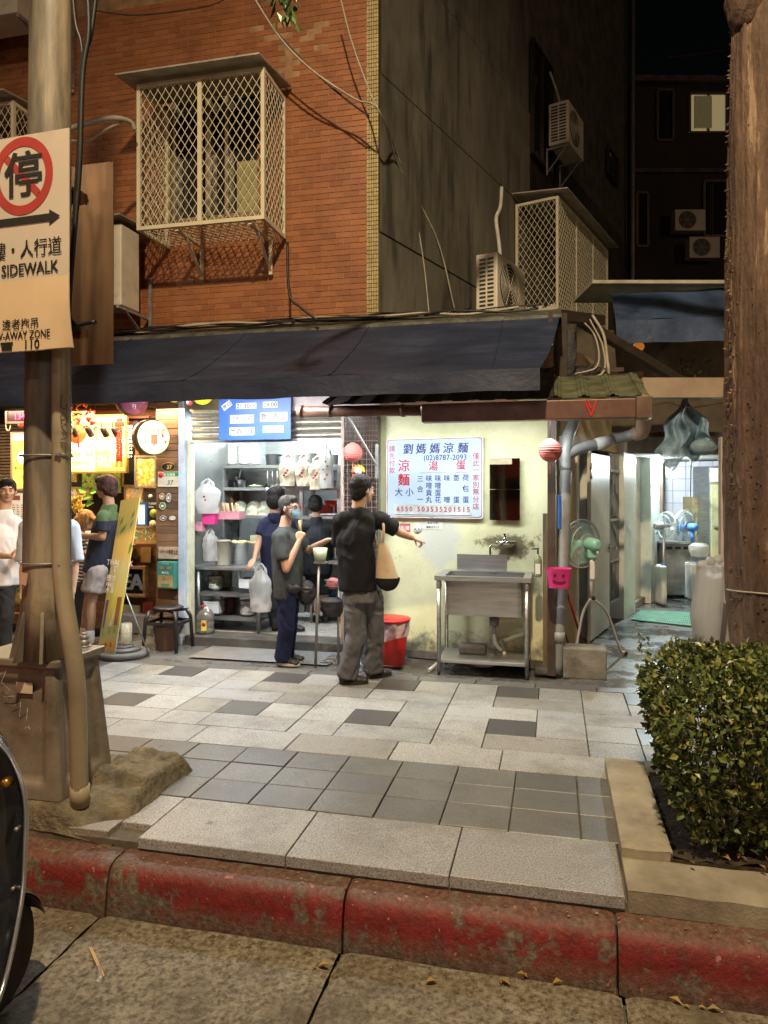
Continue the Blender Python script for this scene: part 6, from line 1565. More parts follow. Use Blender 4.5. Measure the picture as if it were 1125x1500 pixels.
for x in (tb0+.2, tb1+.35, nx1+.2): tab2.part('leg', MB().cyl((x, TF+.95, .097), (x, TF+.95, cz_-.04), .02, n=10), STEEL)
tab2.part('shelf', MB().box(tb1+.3, nx1+.28, TF+.92, TF+1.5, .30, .33), STEELD)
# ---- rack
rk = Thing('steel_rack', 'tall stainless rack holding bowls and noodle trays across the shop', 'rack', base=(tb1, TF+1.1, tbz))
RT = TF+.95
rx = [ptT(p, 700, RT)[0] for p in (326, 441, 496)]; rx0 = ptT(348, 700, RT+.4)[0]
rzs = [ptT(400, q, RT)[1] for q in (681, 714, 755)]
for x in rx: rk.part('post', MB().box(x-.02, x+.02, RT, RT+.04, cz_, rzs[0]), STEEL)
for x in (rx[0], rx[1], rx[2]): rk.part('post', MB().box(x-.02, x+.02, RT+.42, RT+.46, cz_, rzs[0]), STEELD)
for i, z in enumerate(rzs): rk.part('shelf', MB().box(rx[0]-.02, rx[2]+.3, RT-.003, RT+.48, z-.035, z), STEEL)
lp = Thing('bar_frame', 'dim steel upright frame at the left inside the noodle shop', 'frame', base=(nx0+.1, RT, 0))
for px in (252+48, 258+52): x = ptT(px, 700, RT)[0]; lp.part('post', MB().box(x-.015, x+.015, RT+.1, RT+.13, .09, 2.2), STEELD)
house.part('steel_panel', MB().box(ptT(278, 0, TF+.6)[0], ptT(296, 0, TF+.6)[0], TF+.6, TF+.62, .8, 2.2), STEEL)
hz = ptT(450, 660, NB-.6)
hood = Thing('extractor_hood', 'broad steel extractor hood at the back of the noodle shop', 'hood', base=(hz[0], NB-.4, hz[1]))
q0, q1 = ptT(380, 688, NB-.7), ptT(500, 650, NB-.7)
hood.part('canopy', MB().prism([(q0[0], q0[1]), (q1[0]+.5, q0[1]), (q1[0]+.4, q1[1]+.05), (q0[0]+.1, q1[1]+.05)], NB-.7, NB-.02), STEEL)
house.part('shop_pillar', MB().box(nx1+.25, nx1+.45, TF+1.6, TF+1.8, 0, 2.6), INW)
# bowls
PORC = M('porcelain', (.62, .62, .56), .3, var=.05, bp=0, dirt=((.35, .3, .22), 14, .6, .35))
BAMB = M('dark_red_plate', (.10, .02, .02), .35, bp=0); GRNB = M('celadon', (.40, .45, .34), .3, bp=0)
def bowl_mb(r, h): return MB().lathe((0, 0, 0), [(r*.5, 0), (r*.55, .004), (r*.85, h*.5), (r, h), (r*.97, h), (r*.8, h*.5), (r*.45, .008), (0, .008)], 20)
def stack(px, py, T, r, h, n, step, mat, label, group, zb=None, name='bowl', cat='bowl'):
    x, z = PV.h(px, py, T); z = zb if zb is not None else z; o0 = None
    for i in range(n):
        jx, jy = random.uniform(-.003, .003), random.uniform(-.003, .003)
        if o0 is None:
            o0 = solo(name, bowl_mb(r, h), mat, label, cat, PV, base=(0, 0, 0), group=group); o = o0
        else: o = copy_tree(o0)
        o.location = PV.w((x+jx, T+.12+jy, z+i*step))
zs = rzs[0]
stack(333, 680, RT+.1, .085, .045, 13, .0185, PORC, 'pale bowl in the leftmost stack on top of the steel rack', 'bowls in the leftmost top stack', zs)
stack(352, 680, RT+.1, .075, .045, 13, .0175, PORC, 'pale bowl in the second stack on top of the steel rack', 'bowls in the second top stack', zs)
stack(368, 680, RT+.08, .060, .04, 12, .0175, PORC, 'small white bowl in the third stack on top of the steel rack', 'bowls in the third top stack', zs)
stack(309, 868, ty0+.05, .085, .06, 5, .028, GRNB, 'pale green bowl in the left stack on the middle table shelf', 'green bowls left on the middle shelf', sz1_)
stack(323, 868, ty0+.25, .085, .05, 9, .026, GRNB, 'pale green bowl in the taller rear stack on the middle table shelf', 'green bowls in the rear stack', sz1_)
stack(331, 903, ty0+.12, .085, .02, 12, .014, BAMB, 'dark red plate in the stack on the bottom table shelf', 'dark red plates', sz2_, 'plate', 'plate')
stack(357, 903, ty0+.05, .095, .035, 8, .019, PORC, 'white bowl in the stack at the right of the bottom table shelf', 'white bowls on the bottom shelf', sz2_)
def cont(px0, py0, px1, py1, T, d, name, mat, label, cat, zb=None, bevel=.008, base=None):
    xa, zt = PV.h(px0, py0, T); xb, z_ = PV.h(px1, py1, T); z_ = zb if zb is not None else z_
    return solo(name, MB().box(xa, xb, T, T+d, z_, zt), mat, label, cat, bevel=bevel), (xa, xb, z_, zt)
def basket(px0, py0, px1, py1, T, d, mat, label, cat='basket'):
    xa, zt = PV.h(px0, py0, T); xb, z_ = PV.h(px1, py1, T); mb = MB(); w = .006
    mb.box(xa, xb, T, T+w, z_, zt).box(xa, xb, T+d-w, T+d, z_, zt).box(xa, xa+w, T+w, T+d-w, z_, zt).box(xb-w, xb, T+w, T+d-w, z_, zt).box(xa+w, xb-w, T+w, T+d-w, z_, z_+w)
    th = Thing('plastic_basket', label, cat, base=((xa+xb)/2, T+d/2, z_)); th.part('tray', mb, mat); th.part('rim', MB().box(xa-.006, xb+.006, T-.006, T, zt-.012, zt), mat)
    return (xa, xb, z_, zt)
PINKB = M('pink_plastic', (.60, .26, .32), .4, bp=0)
xa, xb, z_, zt = basket(315, 749, 350, 761, TF+.3, .16, PINKB, 'pale pink basket full of wooden chopsticks hung at the rack')
th = Thing('chopstick_bundle', 'wooden chopstick packs standing in the pink basket', 'chopsticks', base=((xa+xb)/2, TF+.38, z_+.01))
CHOP = M('chopstick_paper', (.58, .42, .24), .7, rnd=.3)
for i in range(9):
    x = xa+.02+(xb-xa-.06)*i/8; th.part('chopstick_pack', MB().beam((x+.02, TF+.36+.03*(i % 2), z_+.01), (x-.03+.01*(i % 3), TF+.38+.03*(i % 2), zt+.09), .018, .006), CHOP)
basket(280, 765, 296, 778, TF+.2, .12, PINKB, 'small pale pink basket at the left jamb of the noodle shop')
basket(296, 752, 314, 768, TF+.22, .12, PINK, 'deep pink basket below the hanging white bag')
basket(350, 848, 368, 862, ty0+.05, .2, WHITEP, 'white tray with wrapped goods on the middle table shelf')
basket(299, 881, 320, 899, ty0+.03, .2, WHITEP, 'small white slotted basket on the bottom table shelf')
def bag(px, py_top, px_w, py_bot, T, label, mat=BAGW, d=.08, logo=None, slim=False, base_=None):
    xc, zt = PV.h(px, py_top, T); x0, zb = PV.h(px-px_w/2, py_bot, T); x1 = PV.h(px+px_w/2, py_bot, T)[0]; w = (x1-x0)/2; H_ = zt-zb
    th = Thing('plastic_bag', label, 'bag', base=(xc, T, zb)); sd = random.random()*9
    def f(u, v):
        a = u*2*pi; k = (.86+.16*sin(v*2.6)) if v < .74 else max(.34, 1-(v-.74)*2.6)
        if slim: k = (.95 if v < .8 else max(.2, 1-(v-.8)*3))
        n_ = 1+.20*noise.noise(Vector((cos(a)*2.5, sin(a)*2.5, v*4+sd)))+.10*sin(a*7+sd)*v+.08*noise.noise(Vector((cos(a)*7, sin(a)*7, v*7+sd)))
        return (xc+w*k*n_*cos(a), T+d*k*n_*sin(a), zb+H_*.86*v)
    th.part('bag_body', MB().sheet(f, 36, 22), mat)
    for s2 in (-1, 1): th.part('handle', MB().tube(catmull([(xc+s2*w*.5, T, zb+H_*.76), (xc+s2*w*.42, T, zb+H_*.9), (xc, T+.01, zt), (xc+s2*w*.05, T+.02, zb+H_*.9), (xc+s2*w*.2, T, zb+H_*.78)], 4), [.016]*5+[.010]*12, 6), mat)
    if logo:
        mb = MB()
        for (dx, dz, r) in logo: mb.lathe((xc+w*dx, T-d*1.03, zb+H_*dz), [(0, -.006), (r, -.001), (r, .004)], 10, 'y')
        th.part('printed_flowers', mb, M('print_crimson', (.42, .03, .06), .5, bp=0))
    return th
fl = [(0, .42, .016), (.2, .5, .012), (-.2, .35, .013), (.1, .3, .010)]
bag(304, 702, 34, 752, TF+.25, 'big white carrier bag bundle hanging by the left jamb', logo=[(0, .5, .014), (.1, .4, .01)])
KRAFT = M('kraft_bag', (.50, .42, .30), .6, bp=.5, bs=20, dist=.02)
bag(422, 665, 24, 712, RT-.1, 'tan paper-like carrier bag with red flowers, leftmost of the hanging row', KRAFT, logo=fl)
bag(445, 665, 22, 712, RT-.1, 'tan carrier bag with red flowers, second of the hanging row', KRAFT, logo=fl)
bag(465, 668, 24, 717, RT-.14, 'tan carrier bag stack half behind the white one in the hanging row', KRAFT, logo=fl)
bag(478, 650, 20, 715, RT-.2, 'white carrier bag stack with pink flowers, rightmost of the hanging row', BAGW, .04, logo=[(0, .6, .012), (.3, .5, .01), (-.3, .42, .012), (.2, .3, .012), (-.1, .2, .01)], slim=True)
bag(382, 826, 30, 895, TF+.12, 'white carrier bag hanging from the corner of the prep table')
bag(308, 775, 20, 821, ty0+.06, 'tall stack of white plastic bags standing on the prep table', slim=True, d=.07)
# pots on tables
def potf(px, pyb, pyt, r, T, label, zb=None, mat=STEEL, lid=False, food=None):
    x, z = PV.h(px, pyb, T); zt = PV.h(px, pyt, T)[1]; z = zb if zb is not None else z; h = zt-z
    th = Thing('stock_pot', label, 'pot', base=(x, T, z))
    th.part('pot', MB().lathe((x, T, z), [(r*.96, 0), (r, .01), (r, h), (r+.008, h+.004), (r-.006, h+.004), (r-.008, h*.3), (0, h*.3)], 26), mat)
    if lid: th.part('lid', MB().lathe((x, T, z+h), [(r+.01, .0), (r+.01, .012), (r*.6, .02), (0, .02)], 26), mat)
    if food:
        mb = MB()
        for k in range(150):
            a, q = random.uniform(0, 2*pi), r*.88*sqrt(random.random()); mb.ball((x+q*cos(a), T+q*sin(a), z+h*(.9+.16*random.random())), .016, 6)
        th.part('food', mb, food, kind='stuff')
NOOD = M('noodles', (.62, .50, .22), .5, bp=.2)
potf(327, 820, 793, .085, ty0+.14, 'beige lidded plastic bucket on the prep table', zb=tbz, mat=M('beige_bucket', (.45, .42, .33), .4, bp=0), lid=True)
potf(350, 816, 795, .10, ty0+.32, 'steel pot of noodles behind the bucket on the prep table', zb=tbz, food=NOOD)
potf(375, 812, 795, .12, TF+1.05, 'wide steel pot of noodles beside the leaning man', zb=cz_, food=NOOD)
potf(398, 812, 797, .11, TF+1.05, 'steel pot of noodles half behind the leaning man', zb=cz_, food=NOOD)
potf(281, 818, 800, .05, ty0+.1, 'small dark jar at the left end of the prep table', zb=tbz, mat=M('dark_jar', (.06, .05, .04), .3))
# food on rack shelves
def plate(px, py, T, r, label, food=None, zb=None):
    x, z = PV.h(px, py, T); z = zb if zb is not None else z
    th = Thing('plate', label, 'plate', base=(x, T, z)); th.part('dish', MB().lathe((x, T, z), [(r*.6, 0), (r, .016), (r, .019), (r*.6, .006), (0, .006)], 24), PORC)
    mb = MB()
    for k in range(90):
        a, q = random.uniform(0, 2*pi), r*.75*sqrt(random.random()); mb.ball((x+q*cos(a), T+q*sin(a), z+.012+.03*(1-q/r)*random.random()), .012, 6)
    th.part('food', mb, food or NOOD, kind='stuff')
GRN = M('shredded_cucumber', (.42, .45, .22), .5, rnd=.4)
plate(375, 708, RT+.15, .10, 'plate of shredded food, left on the middle rack shelf', GRN, rzs[1])
plate(392, 706, RT+.3, .10, 'plate of shredded food, middle of the rack shelf', GRN, rzs[1])
plate(408, 708, RT+.15, .10, 'plate of shredded food, right on the middle rack shelf', NOOD, rzs[1])
BAGC = M('clear_food_bag', (.55, .56, .42), .3, bp=.8, bs=22, dist=.03, alpha=.85)
for i, px in enumerate((352, 372, 388)):
    x, z = PV.h(px, 750, RT+.16)
    def f(u, v, x=x, i=i):
        a = u*2*pi; k = sqrt(max(0, 1-max(0, v*1.02-.02)**2.2)); n_ = 1+.22*noise.noise(Vector((cos(a)*2.4+i*3, sin(a)*2.4, v*4)))
        return (x+.10*k*n_*cos(a), RT+.16+.09*k*n_*sin(a), rzs[2]+.17*v)
    solo('food_bag', MB().sheet(f, 30, 16), BAGC, ['left', 'middle', 'right'][i]+' clear bag of bean sprouts on the lower rack shelf', 'food bag')
cont(324, 722, 341, 748, RT+.2, .14, 'carton', M('brown_card', (.25, .15, .07), .8), 'brown cardboard box on the rack behind the chopsticks', 'box', zb=None)
cont(366, 784, 382, 795, RT+.05, .02, 'framed_note', M('note_beige', (.5, .45, .3), .6), 'small framed note behind the pots', 'note')
REDB = M('red_basket', (.60, .05, .03), .35, bp=0)
for i, (a_, b_, c_, d_, lab) in enumerate(((459, 740, 481, 752, 'red basket behind the head of the woman in black'), (476, 733, 498, 742, 'rear red basket on the upper right counter'), (490, 740, 500, 752, 'red basket at the right end of the counter'))):
    basket(a_, b_, c_, d_, TF+1.2+.06*i, .2, REDB, lab)
cz2 = ptT(470, 755, TF+1.15)[1]
c3_ = Thing('back_counter', 'steel counter with red baskets in front of the woman in black', 'counter', base=(nx1, TF+1.3, .097))
c3_.part('worktop', MB().box(rx[1]+.05, nx1+.45, TF+1.12, TF+1.75, cz2-.05, cz2), STEELD); c3_.part('front_panel', MB().box(rx[1]+.05, nx1+.45, TF+1.72, TF+1.75, .1, cz2-.05), STEEL)
cont(430, 875, 446, 898, TF+1.0, .25, 'steel_box', STEELD, 'steel box on the floor shelf behind the masked man', 'box')
cont(449, 868, 466, 898, TF+1.0, .25, 'carton', M('card2', (.2, .15, .1), .8), 'printed brown carton on the floor shelf', 'box')
# clear jug with red cap, boards
q = PV.h(301, 925, TF+.12); x_, zb = q[0], .097
jg = Thing('sauce_jug', 'clear plastic sauce jug with red cap and yellow label on the shop step', 'jug', base=(x_, TF+.12, zb))
jg.part('jug', MB().lathe((x_, TF+.12, zb), [(.085, 0), (.095, .01), (.095, .05), (.09, .06), (.095, .07), (.095, .12), (.09, .13), (.095, .14), (.095, .19), (.07, .24), (.03, .26), (.025, .275)], 24), M('jug_sauce', (.16, .15, .14), .15, bp=0, coat=.5, var=.3))
jg.part('cap', MB().cyl((x_-.02, TF+.12, zb+.275), (x_-.02, TF+.12, zb+.295), .025, n=14), REDP)
jg.part('handle', MB().tube(catmull([(x_-.01, TF+.1, zb+.25), (x_+.02, TF+.1, zb+.275), (x_+.06, TF+.1, zb+.22)], 5), .01, 8), WHITEP)
jg.part('label', MB().box(x_-.0, x_+.06, TF+.022, TF+.026, zb+.04, zb+.15), M('label_yellow', (.65, .55, .08), .5)); jg.part('label_disc', MB().lathe((x_+.03, TF+.021, zb+.11), [(0, -.001), (.022, -.001), (.022, .002)], 16, 'y'), REDP)
for i, (pa, pb, mt_, lab) in enumerate(((266, 275, M('board_brown', (.12, .09, .06), .6), 'brown board leaning outermost at the left jamb'), (272, 284, M('board_dark', (.035, .035, .04), .5), 'dark board leaning in the middle at the left jamb'), (280, 290, M('board_tan', (.17, .14, .10), .6), 'tan board leaning innermost at the left jamb'))):
    x0, zt = PV.h(pa, 862-i*3, TF+.1+.1*i); x1 = PV.h(pb, 900, TF+.1+.1*i)[0]
    mb = MB(); y = TF+.08+.07*i
    mb.add([(x0+.10, y, .1), (x1+.10, y+.02, .1), (x1, y+.10, zt), (x0, y+.08, zt-.02), (x0+.10, y+.02, .1), (x1+.10, y+.04, .1), (x1, y+.12, zt), (x0, y+.10, zt-.02)], [(0, 1, 2, 3), (7, 6, 5, 4), (0, 4, 5, 1), (1, 5, 6, 2), (2, 6, 7, 3), (3, 7, 4, 0)])
    solo('leaning_board', mb, mt_, lab, 'board')
# pole with green cup, wire shelf, ribbed plate
q = PV.g(462, 977); pc_ = Thing('pole_stand', 'thin steel post carrying a green cup between the two men', 'stand', base=(q[0], q[1], 0))
zt = PV.h(462, 820, q[1])[1]
pc_.part('post', MB().cyl((q[0], q[1], 0), (q[0]+.035, q[1], zt-.0), .013, n=8), STEELD)
q2 = PV.h(469, 822, q[1]); pc2 = Thing('cup', 'pale green plastic cup on top of the thin post', 'cup', base=(q2[0], q[1], q2[1]-.0))
pc2.part('cup_body', MB().lathe((q2[0], q[1], q2[1]), [(.05, 0), (.068, .12), (.064, .12), (.045, .01), (0, .01)], 20), M('pale_green', (.46, .55, .38), .4, bp=0)); pc2.part('saucer', MB().box(q2[0]-.05, q2[0]+.07, q[1]-.04, q[1]+.05, q2[1]-.02, q2[1]-.002), STEELD)
mb = MB(); r0 = PV.g(463, 977); r1 = PV.g(500, 968)
for i in range(14):
    a, b_ = .0, .0; x = r0[0]+i*.045; mb.cyl((x, 6.45, .012), (x+.12, 6.85, .012), .004, n=4)
for i in range(7): y = 6.47+i*.06; mb.cyl((r0[0], y, .018), (r0[0]+.7, y, .018), .004, n=4)
solo('wire_shelf', mb, STEELD, 'black wire shelf lying flat on the ground in front of the step', 'wire shelf')
RIB = M('ribbed_mat', (.10, .11, .125), .4, bp=.1)
mb = MB(); a0_, a1_ = PV.g(285, 960)[0], PV.g(500, 960)[0]
y = 6.42
mb.sheet(lambda u, v: (a0_+u*(a1_-a0_), 6.40+v*.5, .012+.004*sin(v*90)), 2, 160)
solo('ribbed_mat', mb, RIB, 'grey ribbed mat laid along the front of the shop step', 'mat')
wr = Thing('wire_basket', 'small wire basket with pink wrapping on a thin stand behind the pointing man', 'basket', base=tuple(PV.at(487, 862, 6.7)))
q = PV.at(488, 850, 6.75); 
for dz in (0, -.05): wr.part('ring', MB().tube([(q.x+.08*cos(a), q.y+.06*sin(a), q.z+dz) for a in [i*pi/10 for i in range(21)]], .004, 5, False), STEELD)
wr.part('wrapping', MB().ball((q.x, q.y, q.z-.03), .07, 14, (1, .8, .8)), M('pink_film', (.6, .2, .26), .4, bp=.8, bs=30, dist=.03)); wr.part('stand', MB().cyl((q.x+.05, q.y, 0), (q.x+.05, q.y, q.z), .012, n=8), STEELD)
q = PV.at(487, 890, 6.72); sack(tuple(PV.w((q.x, q.y, q.z-.08))), .10, .07, .18, 'black shoulder bag hanging behind the pointing man', 'hanging_bag', M('black_bag', (.015, .015, .018), .6, bp=.4))
# shop light
l0 = PV.h(330, 640, TF+.8); l1 = PV.h(470, 640, TF+.8)
tf2 = Thing('tube_light', 'fluorescent tube under the ceiling inside the noodle shop', 'lamp', base=(-2.6, TF+.8, 2.5))
tf2.part('tube', MB().cyl((l0[0], TF+.8, 2.47), (l1[0], TF+.8, 2.47), .016, n=8), TUBE); tf2.part('fitting', MB().box(l0[0], l1[0], TF+.78, TF+.82, 2.49, 2.54), WHITEP)
lamp('tube_light_light', 'AREA', PV.w(((l0[0]+l1[0])/2, TF+.55, 2.44)), 42, (.88, .98, 1), size=(1.4, .12), rot=(0, 0, -PV.a))
lamp('tube_light_light', 'AREA', PV.w(((l0[0]+l1[0])/2+.2, TF+2.0, 2.44)), 72, (.82, .95, 1), size=(1.2, .2), rot=(0, 0, -PV.a))
# ================================================================== TEA SHOP
PL = M('reclaimed_plank', (.26, .105, .045), .55, var=.3, vs=3, bp=.35, bs=20, rnd=.6, stretch=(.3, 3, 3), coord='world', dirt=((.07, .03, .015), 4, .56, .6))
PLB = M('weathered_plank', (.24, .13, .07), .6, var=.3, vs=3, bp=.4, bs=20, rnd=.55, stretch=(.3, 3, 3), coord='world', dirt=((.09, .06, .04), 4, .54, .6))
TB = TF+.55          # recessed back of the tea shop
tea = Thing('tea_shop_front', 'tea shop front clad in reddish reclaimed planks', 'shop front', base=(-5.2, TF, 0))
DKF = M('dark_backing', (.03, .018, .012), .9)
xs0 = PV.h(229, 0, TF-.01)[0]; xs1 = PV.h(262, 0, TF-.01)[0]; xu0 = PV.h(96, 0, TF)[0]
tea.part('column_backing', MB().box(xs0, xs1, TF+.01, TF+.6, .0, 2.62), DKF)
z = .12
while z < 2.5:
    h = random.uniform(.07, .10); n_ = random.uniform(0, .008)
    tea.part('plank', MB().fbox(xs0, xs1-.003, TF-.012-n_, TF+.008, z, z+h-.004, .003), PLB); z += h
tea.part('column_foot', MB().box(xs0-.02, xs1, TF-.03, TF+.01, 0, .22), M('pebble_foot', (.28, .27, .25), .8, var=.4, vs=30, bp=.5))
zu0 = PV.h(150, 612, TF)[1]
tea.part('upper_backing', MB().box(-7, xs0-.002, TB+.02, TB+.06, 0, 2.62), DKF)
z = PV.h(150, 620, TB)[1]
def planks(z0, z1, xa, xb, T, mat, hh=(.08, .11)):
    z = z0
    while z < z1:
        h = random.uniform(*hh); x = xa
        while x < xb-.01:
            w = min(random.uniform(.35, .9), xb-x); tea.part('plank', MB().fbox(x, x+w-.003, T-.012-random.uniform(0, .007), T+.018, z, z+h-.004, .003), mat); x += w
        z += h
planks(PV.h(150, 612, TB)[1], 2.62, PV.h(100, 0, TB)[0], PV.h(232, 0, TB)[0], TB, PL)
planks(.22, PV.h(150, 795, TB)[1], PV.h(100, 0, TB)[0], PV.h(232, 0, TB)[0], TB, PL, (.07, .10))
tea.part('shelf_rail', MB().box(PV.h(100, 0, TB)[0], PV.h(228, 0, TB)[0], TB-.14, TB-.10, PV.h(150, 613, TB-.1)[1]-.012, PV.h(150, 613, TB-.1)[1]+.012), M('red_rail', (.30, .08, .04), .5))
tea.part('base_ledge', MB().box(-7, xs0, TB-.2, TB+.02, 0, .2), M('base_grey', (.24, .22, .20), .8))
tea.part('window_back', MB().box(PV.h(180, 0, TB)[0], PV.h(231, 0, TB)[0], TB+.004, TB+.019, PV.h(150, 795, TB)[1], PV.h(150, 612, TB)[1]), M('dim_interior', (.09, .05, .03), .4))
tea.part('tea_ceiling', MB().box(-7.5, xs0, TF-.02, TB+.1, 2.6, 2.64), DKF)
# dark slat wall at far left
mb = None
z = .5
x0_, x1_ = -7.4, PV.h(40, 0, TB-.05)[0]
SLT = M('dark_slat', (.13, .085, .05), .6, rnd=.3, bp=.2)
while z < 2.4: tea.part('slat', MB().fbox(x0_, x1_, TB-.07, TB-.02, z, z+.028, .004), SLT); z += .038
# menu light box
def flat(px0, py0, px1, py1, T, mat, name, label, cat, d=.03, frame=None, extra=None):
    xa, zt = PV.h(px0, py0, T); xb, zb = PV.h(px1, py1, T); th = Thing(name, label, cat, base=((xa+xb)/2, T, zb))
    th.part('face', MB().box(xa, xb, T, T+d, zb, zt), mat)
    if frame:
        f = .022; mb = MB().box(xa-f, xb+f, T-.012, T+d, zb-f, zb).box(xa-f, xb+f, T-.012, T+d, zt, zt+f).box(xa-f, xa, T-.012, T+d, zb, zt).box(xb, xb+f, T-.012, T+d, zb, zt)
        th.part('frame', mb, frame)
    return th, (xa, xb, zb, zt)
WOODF = M('frame_wood', (.40, .21, .08), .5, var=.25, bp=.2, stretch=(1, 1, 5)); GOLD = M('gold_frame', (.55, .35, .08), .35, .6, bp=.1)
MENUY = M('menu_amber', (.85, .50, .10), .5, emit=(1, .50, .08), es=.45, bp=0, var=.12, vs=5)
MENUW = M('menu_cream', (.85, .75, .45), .5, emit=(1, .80, .4), es=.55, bp=0, var=.06)
tm = TF+.28
mnu, (xa, xb, zb, zt) = flat(100, 612, 184, 690, tm, MENUW, 'menu_lightbox', 'glowing cream and amber drinks menu board above the tea counter', 'menu board', frame=GOLD)
xm_ = xa+(xb-xa)*.48
mnu.part('amber_half', MB().box(xm_, xb, tm-.004, tm-.001, zb+.01, zt-.06), MENUY)
wt, bk, rd = MB(), MB(), MB()
for j in range(9):
    for i in range(3):
        if random.random() < .9: wt.text(random.choice(['青茶三十', '紅茶拿鐵', '珍珠奶茶', '檸檬綠茶']), xm_+(.09+i*.16), tm-.0055, zt-.13-j*.042, .033, .01)
wt.text('水果茶 奶茶', xm_+.14, tm-.0055, zb+.10, .05, .02); wt.text('新鮮現做', xm_+.12, tm-.0055, zb+.05, .045, .02)
for (st, x, z, s2) in (('台式茶・咖啡', .17, .17, .055), ('Thai Tea & Coffee', .17, .235, .05), ('coffee drinks', .17, .09, .045)): bk.text(st, xa+x, tm-.003, zb+z, s2, .008)
rd.lathe((xa+.12, tm-.001, zt-.18), [(0, -.004), (.12, -.003), (.12, .0)], 26, 'y')
for k in range(2): rd.box(xb-.13+k*.06, xb-.09+k*.06, tm-.006, tm-.0045, zb+.04, zb+.13)
mnu.part('white_lettering', wt, M('menu_white', (.9, .88, .8), .5, emit=(1, .85, .6), es=.7, bp=0)); mnu.part('dark_lettering', bk, M('menu_brown', (.14, .06, .02), .5, bp=0)); mnu.part('red_mark', rd, M('menu_red', (.55, .12, .03), .5, emit=(.9, .25, .05), es=.35, bp=0))
# spot lights on the track
sp0 = tm-.22
for i, (px, lab) in enumerate(((105, 'leftmost'), (127, 'second'), (149, 'third'), (165, 'rightmost'))):
    p = PV.at(px, 628, PV.w((PV.h(px, 628, sp0)[0], sp0, 0)).y)
    p = Vector((PV.h(px, 625, sp0)[0], sp0, PV.h(px, 625, sp0)[1]))
    th = Thing('spotlight', lab+' black spotlight of the row shining on the tea menu', 'lamp', base=tuple(p), group='spotlights over the tea menu')
    e = p+Vector((.015, .07, -.10)); th.part('can', MB().tube([p, p.lerp(e, .2), e], [.02, .034, .036], 16), BLACKP)
    th.part('lens', MB().tube([e-(e-p).normalized()*.004, e-(e-p).normalized()*.001], .031, 16), emis('spot_lens', (1, .85, .55), 25)); th.part('stem', MB().cyl(p, p+Vector((0, 0, .09)), .007, n=6), BLACKP)
    wl = PV.w(tuple(e+Vector((0, .012, -.02)))); lamp('spotlight_light', 'SPOT', wl, 9, (1, .74, .40), .02, rot=(radians(42), 0, -PV.a), spot=(110, .5))
lamp('tea_counter_light', 'AREA', PV.w((-4.6, TF+.0, 2.5)), 75, (1, .66, .34), size=(1.6, .3), rot=(radians(8), 0, -PV.a))
lamp('tea_counter_light', 'AREA', PV.w((-6.2, TF-.3, 2.5)), 36, (1, .74, .45), size=(1.4, .3), rot=(0, 0, -PV.a))
# round signs
def disc(px, py, r, T, mat, rimm, name, label, face=0, d=.09, txt=(), emi=None, bracket=True):
    x, z = PV.h(px, py, T); th = Thing(name, label, 'sign', base=(x, T, z-r)); M4 = Matrix.Translation((x, T, z)) @ Matrix.Rotation(radians(face), 4, 'Z')
    def tr(mb): mb.v = [tuple(M4 @ Vector(v)) for v in mb.v]; return mb
    th.part('housing', tr(MB().lathe((0, 0, 0), [(r*.9, -d/2), (r, -d/2+.01), (r, d/2-.01), (r*.9, d/2)], 40, 'y')), rimm)
    th.part('face', tr(MB().lathe((0, 0, 0), [(0, -d/2-.006), (r*.93, -d/2-.004), (r*.93, -d/2+.001)], 40, 'y')), mat)
    if emi: th.part('rear_face', tr(MB().lathe((0, 0, 0), [(r*.97, d/2+.001), (r*.95, d/2+.012), (0, d/2+.014)], 40, 'y')), mat)
    for (st, dx, dz, s2, m_) in txt: th.part('lettering', tr(MB().text(st, dx, -d/2-.0075, dz, s2, .02)), m_)
    return th, M4, tr
LITS = M('lit_sign_face', (.85, .85, .45), .4, emit=(1, 1, .5), es=.7, bp=0, var=.04)
th, M4, tr = disc(221, 641, .185, TF-.35, LITS, M('sign_rim_brown', (.12, .07, .04), .4), 'round_lit_sign', 'glowing round yellow sign with leaf drawings on the plank column', face=58, d=.12, txt=(('人在草木間', 0, .05, .05, M('sign_ink', (.12, .10, .05), .5)),), emi=1)
leafm = MB()
for (dx, dz, a, s2) in ((-.1, -.06, .9, .05), (.1, .0, 1.9, .07), (.12, -.06, 1.2, .06), (.0, -.09, 1.6, .05)):
    leafm.add([(dx, -.068, dz), (dx+s2*.3*cos(a+1), -.068, dz+s2*.3*sin(a+1)), (dx+s2*cos(a), -.068, dz+s2*sin(a)), (dx+s2*.3*cos(a-1), -.068, dz+s2*.3*sin(a-1))], [(0, 3, 2, 1)])
leafm.box(-.035, .035, -.0685, -.0675, -.07, .03)
th.part('leaf_drawing', tr(leafm), M('leaf_red', (.55, .10, .05), .5))
for dz in (.06, -.08):
    x, z = PV.h(226, 641, TF-.2); th.part('wall_arm', MB().cyl((x+.02, TF-.3, z+dz), (xs0+.1, TF-.015, z+dz-.02), .014, n=8).cyl((xs0+.1, TF-.03, z+dz-.02), (xs0+.1, TF-.013, z+dz-.02), .035, n=14), CHR)
lamp('round_sign_light', 'POINT', PV.w((PV.h(221, 641, TF-.5)[0], TF-.5, PV.h(221, 641, TF-.5)[1])), 2.2, (1, .97, .6), .1)
PURP = M('sign_plum', (.22, .05, .11), .4, emit=(.5, .12, .22), es=.12, bp=0); WL = M('sign_letter_white', (.75, .7, .7), .5, bp=0)
disc(193, 588, .155, TF-.3, PURP, M('sign_rim_dark', (.10, .05, .04), .5), 'oval_sign', 'plum coloured round sign with white script over the tea shop', face=55, d=.12, txt=(('Carnation', 0, -.01, .058, WL), ('NESTLE', 0, .07, .03, WL), ('杯', 0, -.075, .05, WL)))
